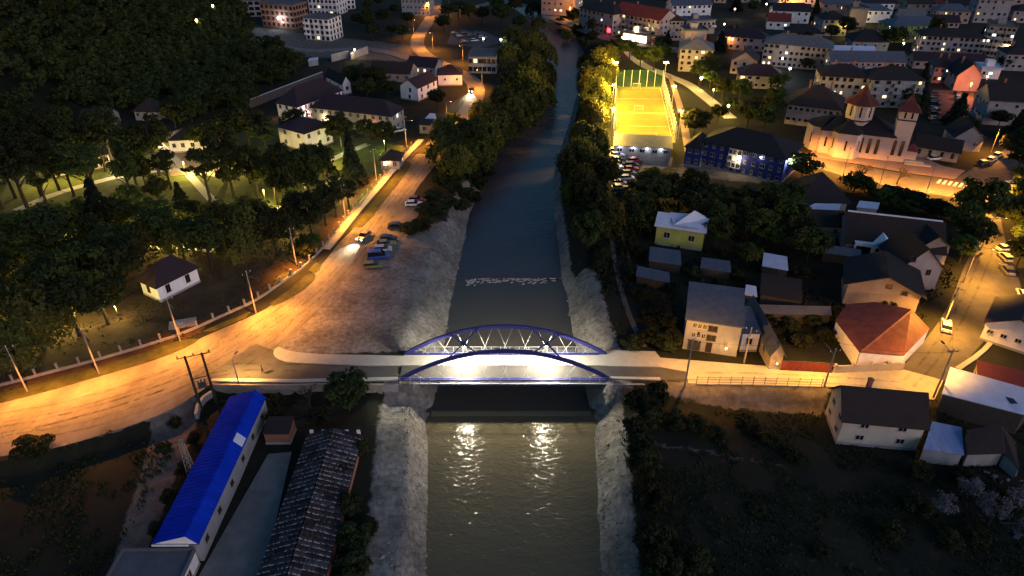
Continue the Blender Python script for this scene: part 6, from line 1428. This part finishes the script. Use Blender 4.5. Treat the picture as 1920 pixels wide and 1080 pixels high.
# ------------------------------------------------------------------ lamps
SP_ = 15500
for (px, h_, P, aim, lb) in [((186, 701), 8.5, .85, (230, 760), 'leaning utility pole with lamp on the grass verge near the left edge'), ((480, 587), 8.5, 1.25, (560, 620), 'tall pale utility pole beside the second grass verge'),
    ((556, 497), 8, 1.0, (600, 530), 'utility pole behind the boundary fence near the reddish tree'), ((648, 410), 8, 1.1, (700, 430), 'utility pole by the fence near the moving car'),
    ((706, 338), 8, .85, (740, 350), 'utility pole by the fence above the long grass verge'), ((762, 272), 8, .9, (800, 280), 'utility pole near the gatehouse'),
    ((52, 735), 8.5, .9, (70, 790), 'utility pole on the verge at the far left edge'), ((338, 640), 8.5, .9, (380, 690), 'utility pole where the verge ends')]:
    street_lamp(W(*px), h_, SP_ * 1.5 * P, SODIUM, lb, aim, 'lamp poles along the riverside road', utility=True, arm=2.6, name='utility_pole', cat='utility pole', spot=132, tilt=17, blend=.9)
for (px, h_, P, aim, lb) in [((838, 232), 7.5, .8, (860, 235), 'street lamp at the narrow part of the winding road'), ((904, 168), 7.5, 1.0, (885, 170), 'street lamp on the outside of the road bend'), ((868, 118), 7.5, .9, (845, 128), 'street lamp above the bend near the unfinished building'),
    ((812, 92), 7.5, 1.0, (796, 98), 'street lamp at the upper curve'), ((776, 66), 7.5, .7, (790, 72), 'street lamp lighting the yellow tree at the upper curve'), ((842, 12), 7.5, .8, (842, 24), 'street lamp on the upper side road'), ((800, 30), 7.5, .6, (812, 34), 'street lamp where the upper side road leaves')]:
    street_lamp(W(*px), h_, SP_ * P, SODIUM, lb, aim, 'street lamps along the winding road', spot=156)
street_lamp(W(453, 738, -2.2), 7.4, SP_ * .5, (1, .50, .11), 'thin lamp pole rising behind the blue shed at the bridge approach', (470, 690), 'lamp poles along the riverside road', arm=1.2, spot=135, tilt=38)
EASTC = (1, .42, .045)
for (px, h_, P, aim, lb) in [((1284, 724), 9, .75, (1300, 700), 'dark leaning utility pole with lamp at the east end of the bridge road'), ((1395, 680), 6.5, .25, (1390, 690), 'short lamp pole beside the tall white house'), ((1545, 726), 7, .8, (1530, 710), 'utility pole behind the roof of the cream house'),
    ((1750, 745), 9, .75, (1715, 705), 'dark utility pole at the street corner by the white hall'), ((1768, 612), 8, 2.4, (1745, 655), 'utility pole beside the white car'), ((1806, 530), 8.5, 2.4, (1850, 540), 'utility pole in the middle of the side street'),
    ((1838, 470), 8, 2.2, (1868, 470), 'utility pole among the bright street trees'), ((1836, 400), 7.5, 2.2, (1862, 400), 'utility pole near the church street corner')]:
    street_lamp(W(*px), h_, SP_ * .56 * P, EASTC, lb, aim, 'lamp poles along the east streets', utility=True, arm=2.4, name='utility_pole', cat='utility pole', spot=156)
for (px, P, aim, lb) in [((1522, 312), 1.1, (1528, 300), 'street lamp between school and church'), ((1580, 332), 1.0, (1584, 318), 'street lamp before the left part of the church'), ((1648, 350), .9, (1652, 336), 'street lamp before the middle of the church'),
    ((1735, 366), 1.2, (1738, 352), 'street lamp before the church tower'), ((1800, 376), 1.0, (1805, 362), 'street lamp beside the pedestrian crossing'), ((1880, 384), .8, (1880, 368), 'street lamp at the far end of the crossing'), ((1858, 285), .6, (1850, 300), 'street lamp on the road behind the parish house')]:
    street_lamp(W(*px), 7.5, SP_ * P * 1.7, (1, .36, .05), lb, aim, 'street lamps on the church street', spot=150, tilt=7, blend=.7)
for (px, h_, P, col, lb) in [((302, 272), 5, 900, WARM, 'bright white globe lamp in the park beside the white pavilion'), ((652, 372), 4, 900, YELLOW, 'yellow globe lamp inside the tree near the road'), ((722, 284), 3.2, 200, (.9, 1, .3), 'globe lamp under the right round tree before the hospital'), ((650, 284), 3.2, 190, (.9, 1, .35), 'globe lamp under the left round tree before the hospital'),
    ((78, 346), 5, 900, YELLOW, 'park lamp at the left end of the lit lawn'), ((140, 336), 5, 900, YELLOW, 'park lamp on the lit lawn between tall stems'), ((235, 322), 4, 1300, WARM, 'park lamp on the path near the paved square'), ((350, 330), 4, 1500, YELLOW, 'park lamp at the paved square'), ((430, 322), 4, 1300, YELLOW, 'park lamp behind the tall tree group'),
    ((500, 388), 4.5, 1000, YELLOW, 'park lamp beside the path under the tall trees'), ((575, 372), 4, 600, YELLOW, 'park lamp near the narrow hospital wing'), ((335, 455), 4, 1500, YELLOW, 'park lamp behind the white cottage'), ((115, 432), 4, 800, YELLOW, 'park lamp in front of the dark left trees'), ((620, 312), 4, 1000, YELLOW, 'park lamp on the path toward the gatehouse'), ((30, 320), 4, 900, WARM, 'park lamp at the far left beside the low pavilion'), ((150, 612), 4, 600, YELLOW, 'dim park lamp hidden among the dense left trees'), ((50, 575), 4, 600, YELLOW, 'dim park lamp at the left edge among dense trees'),
    ((545, 440), 3.5, 300, YELLOW, 'park lamp low behind the fence side trees'), ((195, 418), 4.5, 500, YELLOW, 'park lamp beside the big dark spruce'), ((288, 446), 4.5, 500, YELLOW, 'park lamp between the small lit trees'), ((440, 428), 4.5, 600, YELLOW, 'park lamp at the back of the dense middle trees'), ((95, 628), 4, 600, YELLOW, 'dim park lamp low among the lower left trees'), ((225, 600), 3, 300, YELLOW, 'dim park lamp left of the white cottage')]:  # lamps by spruce, small lit trees and middle trees are added to light crowns
    globe_lamp(W(*px), h_, P * 3.3, col, lb)
globe_lamp(GT(378, 80), 9, 300, WARM, 'lone lamp glowing in the hillside wood, the lower one', 'lamps in the hillside wood', .5, 18); globe_lamp(GT(407, 50), 9, 300, WARM, 'lone lamp glowing in the hillside wood, the upper one', 'lamps in the hillside wood', .5, 18)
globe_lamp(GT(525, 54), 5, 1500, COOL, 'white site lamp below the red brick block', 'site lamps', .4, 25); globe_lamp(W(667, 112), 4, 500, WARM, 'bare lamp against the ruined wall', 'site lamps', .35, 20)
globe_lamp(W(939, 92), 4, 500, COOL, 'white lamp beside the riverside car park', 'site lamps', .35, 25); globe_lamp(W(907, 106), 7.5, 300, COOL, 'white lamp on the roof edge of the unfinished building', 'site lamps', .3, 25)
globe_lamp(W(1312, 168), 4, 1500, YELLOW, 'yellow park lamp beside the street next to the pitch', 'lamps on the green', .5, 20); globe_lamp(W(1362, 222), 4, 1500, YELLOW, 'yellow park lamp behind the school roof', 'lamps on the green', .4, 20)
globe_lamp(W(1335, 190), 4, 900, YELLOW, 'yellow park lamp in the middle of the lit green', 'lamps on the green', .3, 20); globe_lamp(W(1206, 112), 4, 900, YELLOW, 'yellow lamp beyond the far net of the pitch', 'lamps on the green', .4, 20)
for px, P, col, lb in [((1068, 34), 3000, SODIUM, 'orange lamp at the foot of the apartment tower'), ((1105, 48), 1200, YELLOW, 'yellow lamp in the tree left of the red sign'), ((1136, 56), 900, (1, .05, .03), 'red lamp under the neon sign'), ((1165, 92), 1500, SODIUM, 'orange lamp in front of the shop'), ((1190, 78), 1600, WARM, 'warm lamp before the blazing shop front'), ((1230, 78), 900, WARM, 'warm lamp before the small orange shop'),
    ((1552, 122), 1100, SODIUM, 'orange lamp at the corner of the cream apartment block'), ((1580, 70), 500, YELLOW, 'lowest of the four yellow lamps in the tree row'), ((1596, 56), 500, YELLOW, 'second of the four yellow lamps in the tree row'), ((1602, 45), 500, YELLOW, 'third of the four yellow lamps in the tree row'), ((1614, 45), 500, YELLOW, 'topmost of the four yellow lamps in the tree row'),
    ((1485, 20), 2400, SODIUM, 'orange lamp among the upper town houses'), ((1470, 30), 900, SODIUM, 'orange lamp left of the upper town lamp'), ((1462, 134), 400, COOL, 'cool lamp behind the long lit house'), ((1476, 154), 400, COOL, 'cool lamp at the corner of the villa'), ((1688, 104), 400, WARM, 'warm lamp beside the dark spruce in town'), ((1812, 184), 3600, (1, .22, .05), 'orange red lamp over the town car park'), ((1842, 170), 700, (1, .3, .08), 'orange lamp at the car park exit'), ((1824, 214), 250, (.8, 1, .4), 'pale green lamp below the car park'), ((1356, 82), 700, SODIUM, 'orange lamp right of the square apartment house'), ((1364, 94), 400, SODIUM, 'small orange lamp right of the square apartment house'), ((1355, 66), 250, WARM, 'warm lamp above the square apartment house'), ((1832, 42), 700, SODIUM, 'orange lit doorway lamp in the upper right town'), ((1550, 18), 400, WARM, 'warm lamp left of the yellowish gable'), ((1880, 110), 300, WARM, 'lamp at the far right house door'), ((1375, 36), 300, WARM, 'lamp in the dark houses above the orange lamp'), ((1434, 26), 300, WARM, 'lamp beside the red roofed small house')]:
    globe_lamp(W(*px), 5.0, P * 1.7, col, lb, 'town lamps', .38, 16)
root, L, D = ROOTS['school']
wall_lamp(root.matrix_basis @ Vector((L * .47, -.35, 4.6)), 500, WARM, 'bright lamp on the white entrance bay of the school', 'lamps on the school', size=.3)
wall_lamp(root.matrix_basis @ Vector((L + .4, 2.5, 6.4)), 900, (.9, .92, 1), 'cold lamp on the right end wall of the school', 'lamps on the school', size=.3)
wall_lamp(root.matrix_basis @ Vector((L * .72, -.1, 6.3)), 30, COOL, 'tiny lamp high on the school facade', 'lamps on the school', size=.14)
root, L, D = ROOTS['hosp1']
wall_lamp(root.matrix_basis @ Vector((L + 1.2, D * .15, 3.5)), 700, (1, .62, .5), 'pinkish lamp in the corner between the two hospital wings', 'lamps on the hospital', size=.2)
wall_lamp(root.matrix_basis @ Vector((-1.5, 2, 2.6)), 350, (1, .5, .25), 'orange lamp at the left end of the long hospital wing', 'lamps on the hospital', size=.2)
root, L, D = ROOTS['hosp2']
wall_lamp(root.matrix_basis @ Vector((L * .16, -.2, 2.8)), 350, (1, .75, .4), 'warm lamp low on the broad hospital facade', 'lamps on the hospital', size=.2)
wall_lamp(root.matrix_basis @ Vector((L * .76, -1.0, 2.6)), 120, (1, .3, .15), 'reddish lamp by the hospital door', 'lamps on the hospital', size=.2)
root, L, D = ROOTS['bridge_house']
wall_lamp(root.matrix_basis @ Vector((L * .78, -.9, 2.2)), 90, (1, .50, .12), 'orange lamp low on the tall white house wall', None, size=.16)
root, L, D = ROOTS['workshop']
wall_lamp(root.matrix_basis @ Vector((.8, -1.0, 2.0)), 160, (1, .50, .12), 'orange lamp before the workshop gable', None, size=.12)
root, L, D = ROOTS['gatehouse']
wall_lamp(root.matrix_basis @ Vector((L * .4, -.2, 2.2)), 120, (1, .6, .3), 'warm lamp on the gatehouse wall', None, size=.14)
root, L, D = ROOTS['courtyard']
wall_lamp(root.matrix_basis @ Vector((L * .5, -1.5, 1.6)), 300, (1, .35, .12), 'orange red lamp in the courtyard above the white hall', None, size=.14)
# ------------------------------------------------------------------ H-frame transformer pole, lattice mast, other masts
t = thing('transformer_pole', 'H-frame power pole with cross beam and transformer at the road edge', 'power pole', W(373, 752, 0))
pp = [W(373, 752, 0), W(403, 745, 0)]; o0 = t.location.copy()
for p in pp:
    q = p - o0; MB().tube([tuple(q + Vector((0, 0, -2.5))), tuple(q + Vector((0, 0, 9.2)))], [.24, .17], 8).build('post', M['bark'], t)
d = (pp[1] - pp[0]); dn = d.normalized()
MB().tube([tuple(-dn * 1.3 + Vector((0, 0, 9.0))), tuple(d + dn * 1.3 + Vector((0, 0, 9.0)))], .09, 4).build('cross_beam', M['dark_metal'], t)
im = MB().tube([(0, 0, 0), (0, 0, .15), (0, 0, .45)], [.05, .13, .09], 7).mesh('insulator', M['dark_metal'])
for k in (-1.1, d.length / 2, d.length + 1.1): inst('insulator', im, t, tuple(dn * k + Vector((0, 0, 9.08))))
MB().tube([tuple(Vector((0, 0, 4.6))), tuple(d + Vector((0, 0, 4.6)))], .08, 4).tube([tuple(Vector((0, 0, 2.6))), tuple(d + Vector((0, 0, 2.6)))], .08, 4).build('platform_beam', M['dark_metal'], t)
MB().box(-.6, -.42, 0, .6, .42, 1.2).build('transformer', M['dark_metal'], t, tuple(d / 2 + Vector((0, 0, 2.7))), math.atan2(d.y, d.x))
MB().box(-.3, -.3, 1.2, -.2, -.2, 1.6).box(.2, -.3, 1.2, .3, -.2, 1.6).build('bushing', M['cable'], t, tuple(d / 2 + Vector((0, 0, 2.7))), math.atan2(d.y, d.x))
def lattice(p, h, w0, w1, label):
    t = thing('lattice_mast', label, 'mast', p); legs = []
    for a, c in ((-1, -1), (1, -1), (1, 1), (-1, 1)):
        MB().tube([(a * w0, c * w0, -.3), (a * w1, c * w1, h)], .05, 4).build('leg', M['wood_pole'], t)
    b = MB(); n = 9
    for i in range(n):
        z0, z1 = h * i / n, h * (i + 1) / n; a0, a1 = w0 + (w1 - w0) * i / n, w0 + (w1 - w0) * (i + 1) / n
        for (sx0, sy0), (sx1, sy1) in (((-1, -1), (1, -1)), ((1, -1), (1, 1)), ((1, 1), (-1, 1)), ((-1, 1), (-1, -1))):
            b.tube([(sx0 * a0, sy0 * a0, z0), (sx1 * a1, sy1 * a1, z1)], .028, 3, cap=False); b.tube([(sx0 * a1, sy0 * a1, z1), (sx1 * a1, sy1 * a1, z1)], .028, 3, cap=False)
    b.build('bracing', M['wood_pole'], t)
    MB().tube([(-1.0, 0, h - .3), (1.0, 0, h - .3)], .06, 4).build('cross_arm', M['dark_metal'], t)
    return t
lattice(W(366, 905, -2.2), 8.5, .55, .22, 'pale lattice power mast rising beside the blue shed roof')
# power lines between poles
M['wire'] = mat('black_cable', (.02, .02, .02), .6, .05)
def wire(a, b, sag, label, group):
    P = []
    for i in range(13):
        s = i / 12; p = a.lerp(b, s); p.z -= sag * 4 * s * (1 - s); P.append(tuple(p))
    tag(MB().tube(P, .022, 3, cap=False).build('power_line', M['wire']), label, 'cable', group)
px_ = [(52, 735), (186, 701), (338, 640), (480, 587), (556, 497), (648, 410), (706, 338), (762, 272)]
for q_, (a, c) in enumerate(zip(px_, px_[1:])):
    for k in (-.8, .8): wire(W(*a) + Vector((0, k, 9.3)), W(*c) + Vector((0, k, 9.3)), .5, '%s black wire right of the %s utility pole of the riverside road' % ('near' if k < 0 else 'far', ORD[q_]), 'power lines of the riverside road')
px_ = [(1284, 724), (1545, 726), (1750, 745)]
for q_, (a, c) in enumerate(zip(px_, px_[1:])): wire(W(*a) + Vector((0, 0, 9.3)), W(*c) + Vector((0, 0, 9.3)), .7, 'black wire over the concrete road, %s span from the bridge' % ('first', 'second')[q_], 'power lines of the east road')
px_ = [(1750, 745), (1768, 612), (1806, 530), (1838, 470)]
for q_, (a, c) in enumerate(zip(px_, px_[1:])): wire(W(*a) + Vector((0, 0, 9.0)), W(*c) + Vector((0, 0, 8.8)), .6, 'black wire over the side street, %s span from the corner' % ('first', 'second', 'third')[q_], 'power lines of the side street')
# ------------------------------------------------------------------ cars
for (p, hd, col, kd, lb) in [((776, 386), 5, 'white', 'saloon', 'white car parked alone at the upper end of the roadside bays'), ((781, 378), 5, 'red', 'hatch', 'dark red car next to the upper white car'), ((745, 428), 6, 'black', 'saloon', 'black car parked alone between the groups'), ((729, 452), 6, 'black', 'hatch', 'black hatchback first in the row of five'),
    ((724, 461), 8, 'olive', 'saloon', 'dark olive car second in the row of five'), ((719, 471), 8, 'silver', 'hatch', 'silver car behind the blue one'), ((710, 484), 10, 'blue', 'van', 'blue van in the roadside row'), ((700, 502), 8, 'olive', 'hatch', 'small olive car nearest the bridge in the row')]:
    car(p, hd, col, kd, lb, 'cars parked along the riverside road')
car(W(683, 447), -112, 'grey', 'saloon', 'grey car driving down the riverside road with headlights on', on=True)
car(W(884, 172), -95, 'black', 'saloon', 'dark car rounding the bend of the winding road with headlights on', on=True)
car(W(750, 247), 30, 'white', 'hatch', 'white car parked beside the hospital end wall')
for i, (p, hd, col, kd, lb) in enumerate([((1772, 615), 62, 'white', 'saloon', 'white car parked at the left kerb of the side street'), ((1886, 470), 5, 'white', 'saloon', 'white car parked across at the top of the side street'), ((1882, 486), 85, 'silver', 'hatch', 'silver hatchback at the right kerb of the side street'), ((1886, 510), 80, 'grey', 'saloon', 'grey car below the silver hatchback'),
    ((1916, 556), 70, 'white', 'hatch', 'white hatchback cut by the right picture edge'), ((1868, 400), 85, 'black', 'saloon', 'black car at the right kerb near the church street corner'), ((1845, 309), 15, 'black', 'saloon', 'black saloon parked first beside the square'), ((1858, 302), 40, 'white', 'hatch', 'white car parked second beside the square'), ((1870, 294), 40, 'silver', 'hatch', 'silver car parked third beside the square'), ((1894, 350), 10, 'white', 'hatch', 'white car under the dark trees at the church street end'), ((1752, 300), 10, 'white', 'saloon', 'white car before the parish house')]):
    car(p, hd, col, kd, lb, 'cars in the east streets')
cols = ['black', 'grey', 'dark blue', 'silver', 'black', 'white', 'grey', 'red']
def lot(ps, hd, lb, group):
    n_ = len(ps)
    for i, p in enumerate(ps):
        c_ = cols[rng.randrange(8)]
        car(p, hd + rng.uniform(-5, 5), c_, rng.choice(('hatch', 'saloon', 'hatch')), '%s %s, %s' % (c_, lb, ('first' if i == 0 else 'last' if i == n_ - 1 else ORD[i]) + ' from its top end' * (i < n_ - 1)), group)
lot([(1156, 286), (1157, 294), (1158, 302), (1159, 310), (1160, 318), (1161, 327), (1161, 346), (1162, 355)], 0, 'car in the left column by the pitch pavilion', 'cars in the left column by the pavilion')
lot([(1184, 312), (1182, 320), (1179, 328), (1176, 337), (1190, 304)], 10, 'car in the right column by the pitch pavilion', 'cars in the right column by the pavilion')
lot([(1752 + 0, 180 + 9 * i) for i in range(6)], 0, 'car in the left town car park row', 'cars in the left row of the town car park')
lot([(1797 + 2 * i, 178 + 8 * i) for i in range(7)], 10, 'car in the right town car park row', 'cars in the right row of the town car park')
lot([(852, 64), (862, 70), (872, 63), (884, 68), (895, 64), (905, 72), (890, 78), (870, 80)], 20, 'car in the dark riverside car park', 'cars in the riverside car park')
# ------------------------------------------------------------------ person crossing the bridge approach
def person(pos, rz, label):
    v = [(0, 0, .95), (0, 0, 1.2), (0, 0, 1.42), (0, 0, 1.52), (.02, 0, 1.62), (.02, 0, 1.74),
         (0, .18, 1.40), (-.04, .25, 1.14), (.1, .25, .92), (.16, .24, .85), (0, -.18, 1.40), (.06, -.25, 1.14), (-.06, -.26, .92), (-.10, -.25, .85),
         (.0, .10, .90), (.14, .11, .50), (.10, .11, .09), (.26, .12, .05), (.0, -.10, .90), (-.02, -.11, .50), (-.22, -.11, .12), (-.10, -.11, .05)]
    e = [(0, 1), (1, 2), (2, 3), (3, 4), (4, 5), (2, 6), (6, 7), (7, 8), (8, 9), (2, 10), (10, 11), (11, 12), (12, 13), (0, 14), (14, 15), (15, 16), (16, 17), (0, 18), (18, 19), (19, 20), (20, 21)]
    rad = [.15, .14, .14, .055, .10, .085, .065, .05, .04, .045, .065, .05, .04, .045, .095, .065, .045, .04, .095, .065, .045, .04]
    me = bpy.data.meshes.new('person'); me.from_pydata(v, e, []); me.materials.append(mat('dark_jacket', (.03, .03, .04), .8, .1))
    o = bpy.data.objects.new('person', me); o.location = pos; o.rotation_euler = (0, 0, rz); link(o)
    md = o.modifiers.new('skin', 'SKIN'); sv = me.skin_vertices[0].data
    for i, r in enumerate(rad): sv[i].radius = (r, r)
    sv[0].use_root = True
    s2 = o.modifiers.new('sub', 'SUBSURF'); s2.levels = s2.render_levels = 1
    h_ = MB().ball((.0, 0, 1.70), .115, 9, 6, 0, 1.0); h_.build('hair', mat('dark_hair', (.015, .012, .01), .8, .1), o, smooth=True)
    MB().box(-.22, -.16, 1.02, -.10, .16, 1.42).build('backpack', mat('pale_backpack', (.45, .45, .44), .8, .1), o)
    return tag(o, label, 'person')
person(W(493, 700, .07), R(200), 'person in dark clothes with pale backpack walking across the bridge approach')
# ------------------------------------------------------------------ small things
M['slab'] = M['concrete']
MB().box(-2.4, -1.3, -.2, 2.4, 1.3, .35).box(-1.2, -.6, .35, .2, .5, .9).build('well_cover', M['concrete'], None, W(343, 608), .35); tag(sc.objects['well_cover'], 'square concrete cover slab behind the boundary fence', 'cover')
wall('curved_wall', 'short curved concrete kerb wall beside the transformer pole', 'wall', [tuple(W(*p, -1.5)[:2]) for p in [(400, 742), (384, 752), (373, 768), (370, 785)]], .8, .5, M['concrete'], zb=-1.2)
WR([tuple(W(*p, -.4)[:2]) for p in smooth_line([(1146, 440), (1150, 480), (1160, 530), (1178, 590), (1200, 640), (1208, 655)])], 1.0, 'river_path', 0, M['dirt'], lift=.14)
# junk heap at right edge: pale sheets among the blossoming trees
jm = [MB().box(-.6, -.35, 0, .6, .35, .04).mesh('loose_sheet', M['r_grey']), MB().box(-.9, -.1, 0, .9, .1, .08).mesh('loose_plank', M['dark_wood'])]
jl = [None, None]
jl = [ranked([(k, 0) for k in range(10)], 'pale loose sheet in the lower right junk heap'), ranked([(k, 0) for k in range(10)], 'grey loose plank in the lower right junk heap')]
jx_ = sorted(rng.uniform(1830, 1925) for _ in range(20))
for i in range(20):
    p = W(jx_[i], rng.uniform(880, 1010), -1.5)
    o = inst(('loose_sheet', 'loose_plank')[i % 2], jm[i % 2], None, (p.x, p.y, H(p.x, p.y) + rng.uniform(.1, .5)), (rng.uniform(-.3, .3), rng.uniform(-.3, .3), rng.uniform(0, 3)), [rng.uniform(.5, 1.1)] * 3)
    tag(o, jl[i % 2][i // 2], ('sheet', 'plank')[i % 2], 'junk heap pieces')
